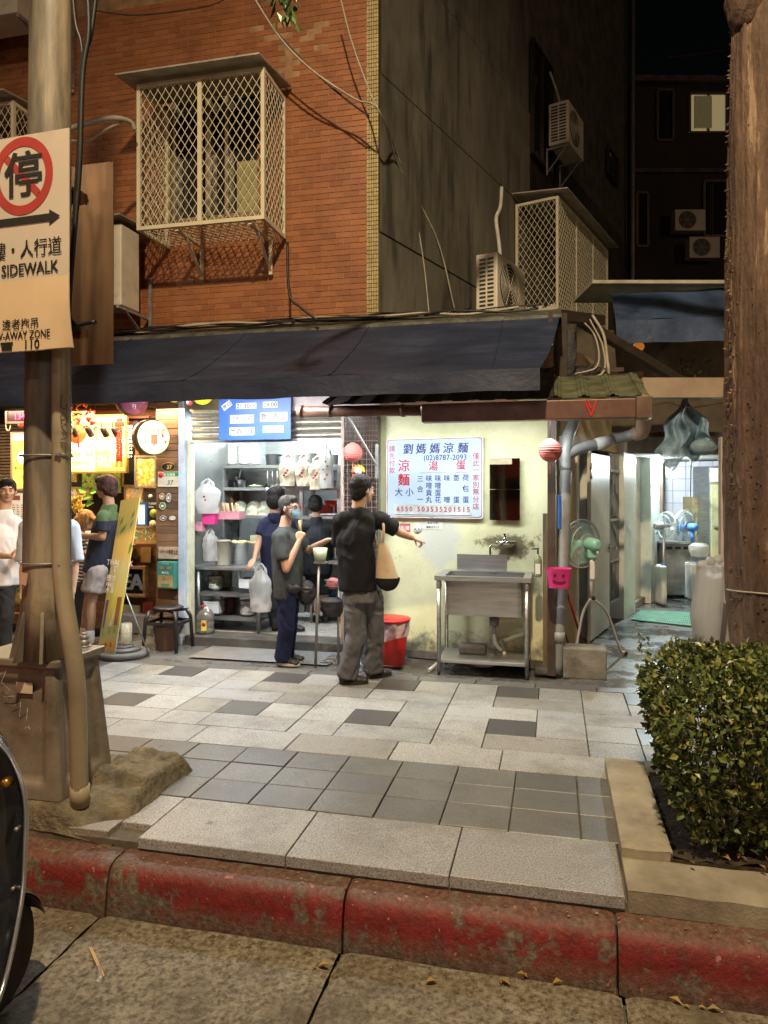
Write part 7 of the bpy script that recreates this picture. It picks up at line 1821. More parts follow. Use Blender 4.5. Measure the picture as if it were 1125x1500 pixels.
YEL = M('sign_yellow', (.78, .66, .03), .4, emit=(1, .85, .05), es=.45, bp=0); OCH = M('sign_ochre', (.42, .27, .02), .5, bp=0)
disc(258, 571, .135, TF-.45, YEL, M('sign_rim_black', (.03, .03, .03), .5), 'round_yellow_sign', 'bright yellow round sign with dark rim, left of the blue banner', face=-8, d=.05, txt=(('the orchard', 0, -.045, .045, OCH), ('茶', 0, .0, .09, OCH)))
disc(297, 574, .130, TF-.3, YEL, YEL, 'round_yellow_sign', 'yellow round sign touching the left edge of the blue banner', face=-5, d=.03, txt=(('茶湯', 0, -.03, .08, OCH), ('tea stop', 0, -.075, .035, OCH)))
# tiny red bead lanterns
RW = M('tiny_lantern_red', (.6, .05, .05), .4, emit=(1, .15, .12), es=.3, bp=0)
for i, (px, py, T, lab) in enumerate(((124, 583, TF-.2, 'tiny red and white lantern beside the pole top of the tea shop'), (220, 584, TF-.2, 'tiny red and white lantern right of the plum sign'), (231, 574, TF-.2, 'tiny red lantern highest under the awning edge'), (277, 590, TF-.35, 'tiny red and white lantern between the two yellow signs'), (30, 622, TF-.1, 'tiny red lantern below the red number display'))):
    p = Vector((PV.h(px, py, T)[0], T, PV.h(px, py, T)[1])); th = Thing('tiny_lantern', lab, 'lantern', base=tuple(p), group='tiny red lanterns under the awning')
    th.part('globe', MB().ball(p, .034, 14, (1, 1, .85)), RW); th.part('cap', MB().lathe(p, [(.018, .026), (.018, .034)], 10), PAPERW); th.part('mark', MB().box(p.x-.012, p.x+.012, p.y-.036, p.y-.033, p.z-.012, p.z+.014), PAPERW); th.part('cord', MB().cyl(p+Vector((0, 0, .03)), p+Vector((0, 0, .16)), .002, n=4), CABLE)
# red number display
dsp, (xa, xb, zb, zt) = flat(11, 602, 42, 617, TF-.2, M('display_black', (.03, .008, .012), .3, bp=0), 'number_display', 'small red illuminated number display 134 behind the pole', 'display', frame=M('display_frame', (.12, .09, .08), .5))
dsp.part('digits', MB().text('134', (xa+xb)/2+.02, TF-.203, zb+.022, .10, .015), emis('red_digits', (1, .02, .12), 5))
dsp.part('cable_loop', MB().tube([(xa-.0+.03*cos(a), TF-.19, zb-.03+.07*sin(a)) for a in [i*pi/10 for i in range(21)]], .006, 6, False), CABLEW)
for px in (18, 27):
    p = Vector((PV.h(px, 583, TF-.25)[0], TF-.25, PV.h(px, 583, TF-.25)[1])); th = Thing('spotlight', ('left' if px == 18 else 'right')+' small bright bulb of the pair above the number display', 'lamp', base=tuple(p))
    th.part('bulb', MB().ball(p, .022, 10), emis('warm_bulb', (1, .9, .55), 22)); th.part('holder', MB().box(p.x-.02, p.x+.02, p.y+.02, p.y+.06, p.z-.02, p.z+.02), BLACKP)
# light box poster left
LBG = M('lit_poster_yellow', (.8, .8, .10), .5, emit=(.95, .9, .12), es=1.3, bp=0, var=.2, vs=9)
lb, (xa, xb, zb, zt) = flat(19, 636, 55, 715, TF-.1, LBG, 'poster_lightbox', 'tall glowing yellow poster box left of the pole', 'light box', d=.06, frame=M('poster_frame', (.5, .35, .25), .5))
lb.part('white_circle', MB().lathe((xa+.13, TF-.101, zb+.34), [(0, -.003), (.07, -.002), (.07, .001)], 26, 'y').box(xa+.0, xb, TF-.103, TF-.1, zt-.07, zt), M('poster_white', (.85, .85, .75), .5, emit=(1, .97, .8), es=2.0, bp=0))
lb.part('lettering', MB().text('鮮榨檸檬', xa+.13, TF-.104, zb+.2, .055, .01).text('50', xa+.12, TF-.104, zb+.1, .07, .01), M('menu_brown'))
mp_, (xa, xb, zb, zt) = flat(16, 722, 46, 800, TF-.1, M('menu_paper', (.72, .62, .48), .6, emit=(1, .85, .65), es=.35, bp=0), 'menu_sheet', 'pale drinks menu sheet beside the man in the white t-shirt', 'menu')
mb = MB()
for j in range(16):
    for i in range(4):
        x = xa+.02+i*.055; mb.box(x, x+random.uniform(.02, .042), TF-.1015, TF-.1005, zt-.14-j*.025, zt-.132-j*.025)
mb.box(xa+.02, xa+.12, TF-.1016, TF-.1005, zt-.08, zt-.03); mp_.part('print_lines', mb, M('print_red', (.35, .12, .08), .5, bp=0))
# pictures
def art(name, cols, scale=9):
    m, t, b = newmat(name); c = coords(t, 'world'); f = noise_n(t, scale, 3, .6, c); r = N(t, 'ShaderNodeValToRGB'); r.color_ramp.interpolation = 'CONSTANT'
    e = r.color_ramp.elements
    for i, cc in enumerate(cols):
        if i >= 2: e.new(.3+.4*i/len(cols))
        e[i].position = 0 if i == 0 else .3+.4*i/len(cols); e[i].color = (*cc, 1)
    L(t, f, r.inputs[0]); L(t, r.outputs[0], b.inputs['Base Color']); b.inputs['Roughness'].default_value = .35; return m
ART1 = art('print_fruit', [(.7, .65, .5), (.75, .6, .1), (.5, .25, .1), (.35, .5, .1), (.75, .7, .6)], 14)
ART2 = art('print_dessert', [(.5, .3, .15), (.7, .5, .2), (.75, .7, .6), (.3, .12, .06)], 16)
ART3 = art('print_green', [(.12, .3, .06), (.35, .55, .1), (.6, .65, .2), (.1, .2, .05)], 12)
ART4 = art('print_packet', [(.6, .5, .1), (.5, .1, .05), (.1, .35, .12), (.7, .65, .5)], 26)
tp2 = TF+.3
flat(200, 670, 227, 712, tp2, ART1, 'drink_poster', 'bright fruit drink poster under the round glowing sign', 'poster', frame=M('silver_frame', (.5, .45, .4), .35, .7))
flat(185, 713, 210, 737, tp2+.1, ART2, 'picture', 'wood-framed dessert picture beside the standing board', 'picture', frame=GOLD)
flat(96, 716, 114, 735, tp2+.1, ART2, 'picture', 'gold-framed cup picture directly right of the pole', 'picture', frame=GOLD)
flat(118, 717, 131, 730, tp2+.1, ART2, 'picture', 'small brown-framed photo above the blonde head', 'picture', frame=WOODF)
flat(96, 693, 112, 706, tp2+.1, ART4, 'tin_sign', 'small red lettered tin sign touching the pole', 'sign')
flat(120, 692, 176, 722, tp2+.15, ART3, 'green_poster', 'green leafy poster below the glowing menu', 'poster')
flat(182, 655, 199, 710, tp2+.16, DARKGL, 'shop_window', 'dark window pane between the menu and the fruit poster', 'window', frame=WOODF)
bp_, (xa, xb, zb, zt) = flat(212, 718, 229, 765, tp2, M('blackboard', (.025, .022, .02), .6), 'blackboard', 'narrow black notice board beside the plank column', 'notice board')
bp_.part('badge', MB().lathe(((xa+xb)/2, tp2-.001, zt-.07), [(0, -.003), (.025, -.002), (.025, .001)], 18, 'y'), PAPERW)
bp_.part('lettering', MB().text('飲品外送服務', (xa+xb)/2, tp2-.002, zt-.16, .028, .012).text('OPEN', (xa+xb)/2, tp2-.002, zt-.2, .03, .01), PAPERW)
for (px, py, lab, m_) in ((225, 752, 'lime green round badge at the right of the blackboard', M('badge_lime', (.42, .5, .08), .5)), (224, 768, 'cream round badge below the lime one', M('badge_cream', (.62, .55, .33), .5))):
    x, z = PV.h(px, py, tp2-.03); th = Thing('round_badge', lab, 'badge', base=(x, tp2-.03, z)); th.part('disc', MB().lathe((x, tp2-.03, z), [(0, -.006), (.046, -.005), (.046, .002)], 24, 'y'), m_); th.part('face', MB().box(x-.02, x-.01, tp2-.038, tp2-.036, z-.005, z+.005).box(x+.01, x+.02, tp2-.038, tp2-.036, z-.005, z+.005).box(x-.012, x+.012, tp2-.038, tp2-.036, z-.02, z-.015), INK)
flat(202, 739, 213, 768, tp2-.02, M('tablet_screen', (.45, .6, .75), .2, emit=(.6, .8, 1), es=.7, bp=0), 'tablet', 'upright tablet with pale blue screen on the tea counter', 'tablet', frame=M('tablet_blue', (.05, .12, .3), .4))
flat(197, 773, 229, 794, tp2-.02, ART4, 'packet_shelf', 'small glass shelf of coloured tea packets under the tablet', 'shelf', frame=WOODF)
# things on the plank column
tc0 = TF-.035
o1, (xa, xb, zb, zt) = flat(236, 678, 257, 690, tc0, M('plate_black', (.03, .025, .02), .3), 'house_number', 'oval black house number plate 37 on the plank column', 'number plate')
for ch in list(o1.e.children): bpy.data.objects.remove(ch)
xc, zc = (xa+xb)/2, (zb+zt)/2
o1.part('plate', MB().add([(xc+.085*cos(a)*.95, tc0+.0, zc+.047*sin(a)) for a in [i*pi/16 for i in range(32)]]+[(xc+.085*cos(a)*.95, tc0+.02, zc+.047*sin(a)) for a in [i*pi/16 for i in range(32)]], [tuple(range(32))]+[(i, i+32, (i+1) % 32+32, (i+1) % 32) for i in range(32)]), M('plate_black'))
o1.part('rim', MB().tube([(xc+.081*cos(a), tc0-.002, zc+.045*sin(a)) for a in [i*pi/16 for i in range(33)]], .003, 5, False), GOLD)
o1.part('digits', MB().text('37', xc+.012, tc0-.003, zc-.022, .062, .02), M('digit_gold', (.65, .42, .12), .4, bp=0))
o2, (xa, xb, zb, zt) = flat(231, 691, 262, 713, tc0, M('plate_cream', (.60, .55, .42), .4, bp=0), 'house_number', 'square green and cream municipal number plate 37 on the plank column', 'number plate')
o2.part('green_band', MB().box(xa+.07, xb-.005, tc0-.003, tc0-.001, zt-.05, zt-.006), M('plate_green', (.03, .24, .07), .4, bp=0))
o2.part('flower', MB().lathe((xa+.04, tc0-.001, zt-.035), [(0, -.004), (.032, -.003), (.032, .0)], 10, 'y'), BRED); o2.part('digits', MB().text('37', xc+.02, tc0-.003, zb+.02, .07, .012, shear=.15), INK)
o2.part('street_name', MB().text('永吉路巷', xa+.14, tc0-.005, zt-.044, .034, .008), PAPERW)
for (px, py, rx_, rz_, m_, lab) in ((237, 727, .030, .034, GOLD, 'small brass oval plaque, left of the grey one on the column'), (247, 729, .026, .05, M('pewter', (.3, .28, .25), .4, .6), 'ornate grey plaque right of the brass oval'), (238, 741, .036, .040, M('plaque_green', (.08, .2, .06), .4), 'green and white round plaque on the plank column'), (239, 759, .040, .026, M('plaque_dark', (.08, .05, .04), .4), 'dark oval plaque with pale rim, left of the pair'), (252, 759, .034, .022, M('plaque_pale', (.58, .48, .38), .4), 'pale oval plaque, right of the pair')):
    x, z = PV.h(px, py, tc0); th = Thing('wall_plaque', lab, 'plaque', base=(x, tc0, z)); n_ = 20
    th.part('plate', MB().add([(x+rx_*cos(a), tc0, z+rz_*sin(a)) for a in [i*2*pi/n_ for i in range(n_)]]+[(x+rx_*cos(a), tc0+.02, z+rz_*sin(a)) for a in [i*2*pi/n_ for i in range(n_)]], [tuple(range(n_))]+[(i, i+n_, (i+1) % n_+n_, (i+1) % n_) for i in range(n_)]), m_)
    th.part('rim', MB().tube([(x+rx_*.92*cos(a), tc0-.002, z+rz_*.92*sin(a)) for a in [i*2*pi/n_ for i in range(n_+1)]], .0025, 4, False), PAPERW); th.part('emblem', MB().box(x-rx_*.4, x+rx_*.4, tc0-.003, tc0-.001, z-rz_*.25, z+rz_*.25), PAPERW)
o3, (xa, xb, zb, zt) = flat(232, 801, 262, 819, tc0, M('poster_worn', (.45, .34, .25), .7, var=.25, vs=20), 'worn_notice', 'worn pinkish notice above the green mailbox', 'notice')
o3.part('lettering', MB().text('請勿停車', xa+.10, tc0-.002, zb+.06, .04, .012).text('禁止', xb-.06, tc0-.002, zb+.05, .06, .02), M('menu_brown'))
xa, zt = PV.h(230, 823, TF-.14); xb, zb = PV.h(255, 863, TF-.14)
TEALM = M('mailbox_green', (.04, .20, .15), .4, var=.12, bp=.05, dirt=((.1, .12, .08), 8, .6, .5)); OCHM = M('mailbox_ochre', (.32, .22, .09), .5, bp=.05)
mbx = Thing('mailbox', 'old green metal mailbox with ochre flap on the plank column', 'mailbox', base=((xa+xb)/2, TF-.08, zb))
mbx.part('box', MB().box(xa, xb, TF-.14, TF-.015, zb, zt), TEALM, bevel=.006)
mbx.part('flap', MB().box(xa+.012, xb-.012, TF-.147, TF-.141, zb+.015, zb+.14), OCHM, bevel=.003); mbx.part('slot', MB().box(xa+.05, xb-.05, TF-.150, TF-.1475, zb+.03, zb+.055), M('mailbox_green')); mbx.part('lock', MB().cyl((xa+.09, TF-.155, zb+.11), (xa+.09, TF-.146, zb+.11), .009, n=10), STEELD)
for k in (.3, .7): mbx.part('window', MB().box(xa+(xb-xa)*k-.025, xa+(xb-xa)*k+.025, TF-.1435, TF-.141, zt-.075, zt-.045), OCHM)
mbx.part('lettering', MB().text('MAIL', (xa+xb)/2, TF-.142, zt-.125, .04, .02), PAPERW); mbx.part('bird_mark', MB().box(xa+.05, xb-.06, TF-.1425, TF-.1412, zt-.025, zt-.012), M('mark_blue', (.2, .35, .5), .5))
# TEA sign on the lower planks
tt = TB-.05
ts, (xa, xb, zb, zt) = flat(166, 832, 213, 870, tt+.02, DKF, 'tea_sign', 'rustic wooden frame with grey letters TEA behind the standing board', 'sign', d=.02)
f = .035; 
for (a, b_, c_, d) in ((xa-f, xb+f, zb-f, zb), (xa-f, xb+f, zt, zt+f), (xa-f, xa, zb, zt), (xb, xb+f, zb, zt)): ts.part('frame_board', MB().box(a, b_, tt-.04, tt+.04, c_, d), WOODF, bevel=.004)
for st, px in (('T', 172), ('E', 186), ('A', 201)):
    m_ = MB(); m_.text(st, PV.h(px, 0, tt)[0], tt-.02, zb+.05, .26, .03); m_.text(st, PV.h(px, 0, tt)[0], tt-.005, zb+.05, .26, .03); ts.part('letter', m_, M('letter_grey', (.42, .42, .44), .4, .3, bp=.05))
flat(176, 886, 204, 908, tt, M('tin_beige', (.45, .36, .2), .5, var=.2, vs=12), 'tin_plate', 'beige embossed tin plate low on the planks behind the banner stand', 'plate')
flat(206, 802, 221, 824, tt, M('tin_ochre', (.42, .26, .09), .5, var=.25, vs=14), 'tin_plate', 'small ochre tin plate on the planks left of the mailbox', 'plate')
flat(195, 803, 199, 819, tt, M('tin_olive', (.35, .30, .10), .5), 'tin_plate', 'narrow olive tin plate beside the edge of the standing board', 'plate')
flat(209, 882, 224, 905, tt, M('tin_red', (.38, .05, .03), .5, var=.4, vs=14), 'tin_plate', 'dark red tin picture behind the black stool', 'plate')
# hanging firecracker string, flowers, bananas, figure, books
x, zt = PV.h(175, 612, TF+.1); zb = PV.h(175, 674, TF+.1)[1]
fc2 = Thing('firecracker_string', 'red hanging firecracker ornament at the right of the tea menu', 'ornament', base=(x, TF+.1, zb))
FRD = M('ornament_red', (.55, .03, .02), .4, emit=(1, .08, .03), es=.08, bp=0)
mb = MB()
for k in range(20):
    z = zb+k*(zt-zb-.09)/20
    for s2 in (-1, 1): mb.cyl((x+s2*.004, TF+.1, z), (x+s2*.036, TF+.09+random.uniform(-.02, .02), z-.01), .010, n=6)
fc2.part('crackers', mb, FRD, kind='stuff'); fc2.part('topper', MB().box(x-.05, x+.05, TF+.08, TF+.12, zt-.1, zt-.04).box(x-.03, x+.03, TF+.08, TF+.12, zt-.04, zt), FRD, bevel=.008)
RED_F = leafmat('flower_red', (.4, .02, .03), (.6, .06, .03), (.75, .25, .05)); GR_F = leafmat('garland_leaf', (.08, .18, .03), (.2, .35, .06), (.4, .45, .1))
m1, m2 = MB(), MB()
for k in range(80):
    px, py = random.uniform(98, 140), random.uniform(596, 628); T = TF+.0+random.uniform(-.05, .1); xz = PV.h(px, py, T)
    leaf_mesh(m2 if k % 2 else m1, Vector((xz[0], T, xz[1])), rvec(), Vector((0, -1, .3)), .07, .035)
for k in range(6):
    px, py = random.choice([(100, 622), (106, 618), (114, 614), (130, 612), (136, 618), (103, 626)]); xz = PV.h(px, py, TF); m1.ball((xz[0], TF, xz[1]), .035, 10)
gar = Thing('flower_garland', 'garland of red fruits and green leaves above the tea menu', 'garland', base=(PV.h(118, 610, TF)[0], TF, PV.h(118, 610, TF)[1])); gar.part('blossoms', m1, RED_F, kind='stuff'); gar.part('leaves', m2, GR_F, kind='stuff')
for px in (101, 115): x, z = PV.h(px, 640, TF+.02); gar.part('tassel', MB().cyl((x, TF+.02, z-.12), (x, TF+.02, z+.08), .010, .006, 8), FRD)
q = Vector((PV.h(110, 597, TF-.05)[0], TF-.05, PV.h(110, 597, TF-.05)[1]))
fg2 = Thing('winged_figurine', 'small bronze winged figurine on the wall above the garland', 'figurine', base=tuple(q-Vector((0, 0, .08))))
fg2.part('figure', MB().ball(q+Vector((0, 0, .05)), .018, 10).ball(q, .026, 10, (1, .7, 1.3)).ball(q-Vector((0, 0, .05)), .034, 10, (1, .7, .7)).tube([q+Vector((-.07, 0, .04)), q+Vector((-.03, 0, .02)), q+Vector((.03, 0, .02)), q+Vector((.07, 0, .04))], .009, 6), M('bronze', (.3, .15, .06), .35, .8))
BOOKM = M('book_spine', (.30, .16, .10), .6, rnd=.8, var=.4, vs=3)
zb = PV.h(160, 645, TB-.08)[1]
x = PV.h(128, 0, TB-.08)[0]; k = 0
while x < PV.h(198, 0, TB-.08)[0]:
    w = random.uniform(.025, .05); h = random.uniform(.13, .2); z0 = PV.h(150, 640, TB-.08)[1]
    solo('book', MB().box(x, x+w-.003, TB-.08, TB-.02, z0, z0+h), M('book_spine_%d' % (k % 4), [(.3, .06, .04), (.10, .12, .2), (.35, .25, .15), (.08, .06, .05)][k % 4], .6), ['dark red', 'blue grey', 'tan', 'brown black'][k % 4]+' book on the shelf above the glowing tea menu', 'book', group=['dark red', 'blue grey', 'tan', 'brown black'][k % 4]+' books above the menu'); x += w; k += 1
solo('book_shelf', MB().box(PV.h(128, 0, TB-.1)[0], PV.h(199, 0, TB-.1)[0], TB-.12, TB, PV.h(150, 640, TB-.08)[1]-.03, PV.h(150, 640, TB-.08)[1]), WOODF, 'thin wooden shelf carrying books above the tea menu', 'shelf')
BANM = M('banana_yellow', (.62, .42, .05), .5, rnd=.3); m1 = MB()
for k in range(26):
    px, py = random.uniform(106, 121), random.uniform(728, 756); T = TF+.15+random.uniform(-.05, .05); xz = PV.h(px, py, T); q = Vector((xz[0], T, xz[1]))
    m1.tube([q+Vector((-.02, 0, .035)), q, q+Vector((.025, 0, .03)), q+Vector((.04, 0, .05))], [.006, .014, .013, .005], 7)
solo('banana_bunch', m1, BANM, 'bunch of small yellow bananas hanging behind the blonde woman', 'fruit')
m2 = MB()
for (px, py, L_) in ((128, 728, .17), (133, 740, .15), (124, 716, .14), (140, 722, .15)):
    xz = PV.h(px, py, TF+.2); leaf_mesh(m2, Vector((xz[0]-.08, TF+.2, xz[1])), Vector((1, -.2, random.uniform(-.3, .3))), Vector((0, -1, .4)), L_, L_*.55)
solo('large_leaves', m2, M('plastic_leaf', (.14, .38, .07), .35), 'broad green plastic leaves beside the bananas', 'leaves')
# counter of the tea shop
ct = Thing('tea_counter', 'plank-fronted tea counter behind the queue of customers', 'counter', base=(-5, TF+.2, 0))
czt = PV.h(120, 800, TF+.1)[1]
ct.part('worktop', MB().box(-7, PV.h(172, 0, TF+.1)[0], TF+.05, TF+.5, czt-.04, czt), WOODF)
z = .1
while z < czt-.05:
    ct.part('plank', MB().fbox(-7, PV.h(170, 0, TF+.1)[0], TF+.09, TF+.12, z, z+.095, .003), PL); z += .1
solo('counter_till', MB().box(PV.h(112, 0, TF+.1)[0], PV.h(126, 0, TF+.1)[0], TF+.15, TF+.35, czt, czt+.16), WHITEP, 'small white till on the tea counter', 'till', bevel=.01)
# leaning standing board (yellow wooden print)
b0 = Vector((*PV.g(142, 960), .0)); b1 = Vector((*PV.g(167, 967), .0)); 
tl_, tr_ = PV.at(177, 733, 7.35), PV.at(205, 728, 7.2)
vv = [PV.at(141, 962, 7.0), PV.at(166, 968, 6.9), tr_, tl_]; vv[0].z = .0; vv[1].z = 0
m_bd, t, b = newmat('board_print'); c = coords(t, 'obj')
f = noise_n(t, 3.0, 5, .6, c, (2, 2, .7)); sp = N(t, 'ShaderNodeSeparateXYZ'); L(t, c, sp.inputs[0])
wv = N(t, 'ShaderNodeTexWave'); wv.inputs['Scale'].default_value = 2.0; wv.inputs['Distortion'].default_value = 9; mp = N(t, 'ShaderNodeMapping'); mp.inputs['Scale'].default_value = (5, 1, .7); L(t, c, mp.inputs[0]); L(t, mp.outputs[0], wv.inputs['Vector'])
base_c = ramp(t, sp.outputs[2], [(0, (.16, .09, .03)), (.10, (.40, .33, .18)), (.30, (.42, .38, .12)), (.5, (.55, .45, .05)), (.85, (.52, .46, .20)), (1.0, (.62, .42, .10))])
base_c = mix(t, ramp(t, wv.outputs[0], [(.55, (0, 0, 0)), (.9, (.4,)*3)]), base_c, (.50, .36, .16))
base_c = mix(t, ramp(t, f, [(.62, (0, 0, 0)), (.66, (.8,)*3)]), base_c, (.2, .30, .06))
L(t, base_c, b.inputs['Base Color']); b.inputs['Roughness'].default_value = .4
sb_ = Thing('standing_board', 'tall yellow printed drinks board leaning on a thin prop in front of the tea shop', 'advertising board', base=tuple(vv[0]))
ex = (vv[1]-vv[0]).normalized(); ez = ((vv[3]-vv[0])+(vv[2]-vv[1])).normalized(); en = ex.cross(ez).normalized()
def onb(u, v, o=0): return vv[0].lerp(vv[1], u).lerp(vv[3].lerp(vv[2], u), v)+en*o
N2 = en*(.012 if en.y > 0 else -.012)
sb_.part('panel', MB().add([p for p in vv]+[p+N2 for p in vv], [(0, 1, 2, 3), (7, 6, 5, 4), (0, 4, 5, 1), (1, 5, 6, 2), (2, 6, 7, 3), (3, 7, 4, 0)]), m_bd)
o_ = .004 if en.y < 0 else -.004
def onbtext(mb, st, u, v, size, bold=.01):
    vs, fs = glyphs(st, bold); mb.add([onb(u, v, o_)+ex*a*size+ez*b_*size for a, b_, _ in vs], fs)
pk_, ok_, gk = MB(), MB(), MB()
for (st, v, s2) in (('THAI MILK', .575, .075), ('TEA', .53, .09), ('泰式奶茶', .475, .075), ('FRESH MILK', .44, .055), ('水果冰沙', .40, .07)): onbtext(pk_, st, .5, v, s2)
sb_.part('title_lettering', pk_, M('letter_pale_pink', (.80, .72, .62), .5, bp=0))
cups = ((.2, .36, M('cup_purple', (.15, .08, .28), .4)), (.5, .37, M('cup_cream', (.62, .48, .36), .4)), (.8, .38, M('cup_brown', (.24, .10, .04), .4)))
for (u, v, m_) in cups:
    sb_.part('printed_cup', MB().add([onb(u-.12, v, o_), onb(u+.12, v, o_), onb(u+.10, v-.17, o_), onb(u-.10, v-.17, o_)], [(0, 3, 2, 1)]), m_)
    sb_.part('printed_cup_base', MB().add([onb(u-.10, v-.171, o_), onb(u+.10, v-.171, o_), onb(u+.08, v-.22, o_), onb(u-.08, v-.22, o_)], [(0, 3, 2, 1)]), M('cup_foot', (.32, .34, .12), .4))
    sb_.part('price_bubble', MB().add([onb(u+.13*cos(a), v-.285+.035*sin(a), o_) for a in [i*pi/8 for i in range(16)]], [tuple(range(16))]), M('price_orange', (.62, .30, .05), .5, bp=0)); onbtext(ok_, '85' if u > .3 else '65', u, v-.30, .07, .02)
sb_.part('price_digits', ok_, M('menu_brown'))
for k in range(7):
    u, v = random.uniform(.1, .9), random.uniform(.62, .95); gk.add([onb(u, v, o_), onb(u+.12, v+.02, o_), onb(u+.16, v+.06, o_), onb(u+.03, v+.03, o_)], [(0, 1, 2, 3)])
sb_.part('printed_leaves', gk, M('print_leaf', (.12, .24, .04), .5, bp=0))
p0 = onb(1, .42, 0); p1 = Vector((*PV.g(219, 962), .0))
sb_.part('prop', MB().tube([p0, p1], .006, 6), GALV); sb_.part('prop_foot', MB().tube([p1, Vector((*PV.g(205, 958), .004))], .006, 6), GALV)
# round base with glass
g_ = PV.g(181, 961); c_ = (g_[0], g_[1], 0)
bs2 = Thing('weight_stand', 'stepped round grey weight stand on the pavement behind the standing board', 'base', base=c_)
bs2.part('base_disc', MB().lathe(c_, [(.24, 0), (.245, .05), (.22, .06)], 36), M('base_grey_plastic', (.12, .115, .11), .5)); bs2.part('middle_disc', MB().lathe((c_[0], c_[1], .06), [(.17, 0), (.16, .03), (0, .03)], 32), M('base_grey_plastic')); bs2.part('top_disc', MB().lathe((c_[0], c_[1], .09), [(.10, 0), (.09, .022), (0, .022)], 28), M('base_grey_plastic'))
solo('glass_tube', MB().lathe((c_[0]+.03, c_[1], .112), [(.04, 0), (.055, .02), (.055, .21), (.05, .21), (.05, .03), (0, .02)], 24), M('acrylic', (.7, .65, .5), .1, alpha=.35, bp=0), 'clear tube standing on the stepped round weight stand', 'tube')
# stool and bin
def stool_at():
    fl_, fr_ = PV.g(208, 955), PV.g(266, 953); cx, cy = (fl_[0]+fr_[0])/2, fl_[1]+.2; zt = PV.h(237, 890, cy-.1)[1]
    st = Thing('stool', 'black plastic stool with round seat left of the noodle shop post', 'stool', base=(cx, cy, 0)); h_ = .185
    st.part('seat', MB().lathe((cx, cy, zt-.03), [(.12, 0), (.15, .005), (.155, .018), (.14, .03), (.0, .026)], 32), BLACKP)
    for (a, b_) in ((-1, -1), (1, -1), (-1, 1), (1, 1)):
        st.part('leg', MB().tube([(cx+a*.185, cy+b_*.17, 0), (cx+a*.17, cy+b_*.15, zt-.12), (cx+a*.14, cy+b_*.12, zt-.04)], [.017, .02, .02], 8), BLACKP)
    mb = MB()
    for (p, q) in (((-1, -1), (1, -1)), ((1, -1), (1, 1)), ((1, 1), (-1, 1)), ((-1, 1), (-1, -1))): mb.beam((cx+p[0]*.17, cy+p[1]*.155, zt-.16), (cx+q[0]*.17, cy+q[1]*.155, zt-.16), .02, .03)
    for (p, q) in (((-1, -1), (1, 1)), ((1, -1), (-1, 1))): mb.beam((cx+p[0]*.14, cy+p[1]*.13, zt-.045), (cx+q[0]*.14, cy+q[1]*.13, zt-.045), .03, .025)
    st.part('brace', mb, BLACKP)
    c_ = (cx-.01, cy-.02, .0); bb = Thing('waste_bin', 'brown fluted waste bin standing under the black stool', 'bin', base=c_)
    bb.part('tub', MB().lathe(c_, [(.10, 0), (.135, zt-.19), (.13, zt-.19), (.095, .02), (0, .02)], 10, smooth=False), M('brown_plastic', (.07, .035, .022), .4))
stool_at()
q = PV.g(14, 938); fb = Thing('sandwich_board', 'small wooden easel with colourful animal menu behind the pole', 'board', base=(q[0]+.15, q[1], 0))
x0, z1 = PV.h(14, 842, q[1]); x1, z0 = PV.h(28, 884, q[1]); fb.part('panel', MB().box(x0, x1, q[1], q[1]+.02, z0, z1), art('print_animals', [(.6, .6, .1), (.1, .3, .08), (.6, .3, .05), (.5, .6, .3)], 20), bevel=.004)
fb.part('leg', MB().beam((x1, q[1]+.01, z1-.05), (x1+.12-.1, q[1]+.05, 0), .02, .03), WOODF); fb.part('leg', MB().beam((x0-.05, q[1]+.01, z0), (x0-.1, q[1]+.05, 0), .02, .03), WOODF); fb.part('ledge', MB().box(x0-.08, x1+.03, q[1]-.02, q[1]+.03, z0-.12, z0-.1), WOODF)
# more goods packed on the rack, counter and shelves of the noodle shop
STC = [STEEL, M('tray_white', (.6, .6, .56), .4), M('tub_blue', (.1, .2, .4), .4), M('tub_beige', (.45, .38, .26), .5), M('tub_dark', (.06, .06, .06), .4)]
SN = ['steel', 'white', 'blue', 'beige', 'dark']
def tub(px, pyb, T, w, h, k, where, zb=None):
    x, z = PV.h(px, pyb, T); z = zb if zb is not None else z
    o = solo('tub', MB().lathe((x, T, z), [(w*.86, 0), (w*.9, .005), (w, h), (w*1.04, h+.004), (w*.96, h+.006), (w*.85, h*.3), (0, h*.3)], 20), STC[k], '%s tub %s' % (SN[k], where), 'tub', group='tubs of the noodle shop')
for px, w, h, k, wh in ((401, .10, .13, 4, 'upside down beside the small bowls on the rack top'), (416, .08, .10, 0, 'in the middle of the rack top'), (430, .09, .12, 1, 'left of the hanging bags on the rack top'), (452, .10, .14, 0, 'behind the hanging bags on the rack top'), (485, .09, .12, 1, 'at the far right of the rack top')): tub(px, 680, RT+.25, w, h, k, wh, rzs[0])
for px, w, h, k, wh in ((352, .07, .09, 0, 'at the left of the middle rack shelf'), (426, .08, .08, 1, 'right of the food plates'), (484, .07, .08, 3, 'at the right of the middle rack shelf')): tub(px, 708, RT+.3, w, h, k, wh, rzs[1])
for px, w, h, k, wh in ((410, .08, .10, 3, 'beside the bean sprout bags'), (428, .08, .10, 1, 'on the lower rack shelf above the masked man'), (446, .07, .10, 0, 'on the lower rack shelf by the upright')): tub(px, 750, RT+.3, w, h, k, wh, rzs[2])
for px, w, h, k, wh in ((425, .11, .16, 0, 'on the steel counter behind the masked man'), (446, .08, .12, 3, 'on the steel counter near the green cup'), (492, .09, .14, 0, 'on the steel counter at the right jamb')): tub(px, 815, TF+1.15, w, h, k, wh, cz_)
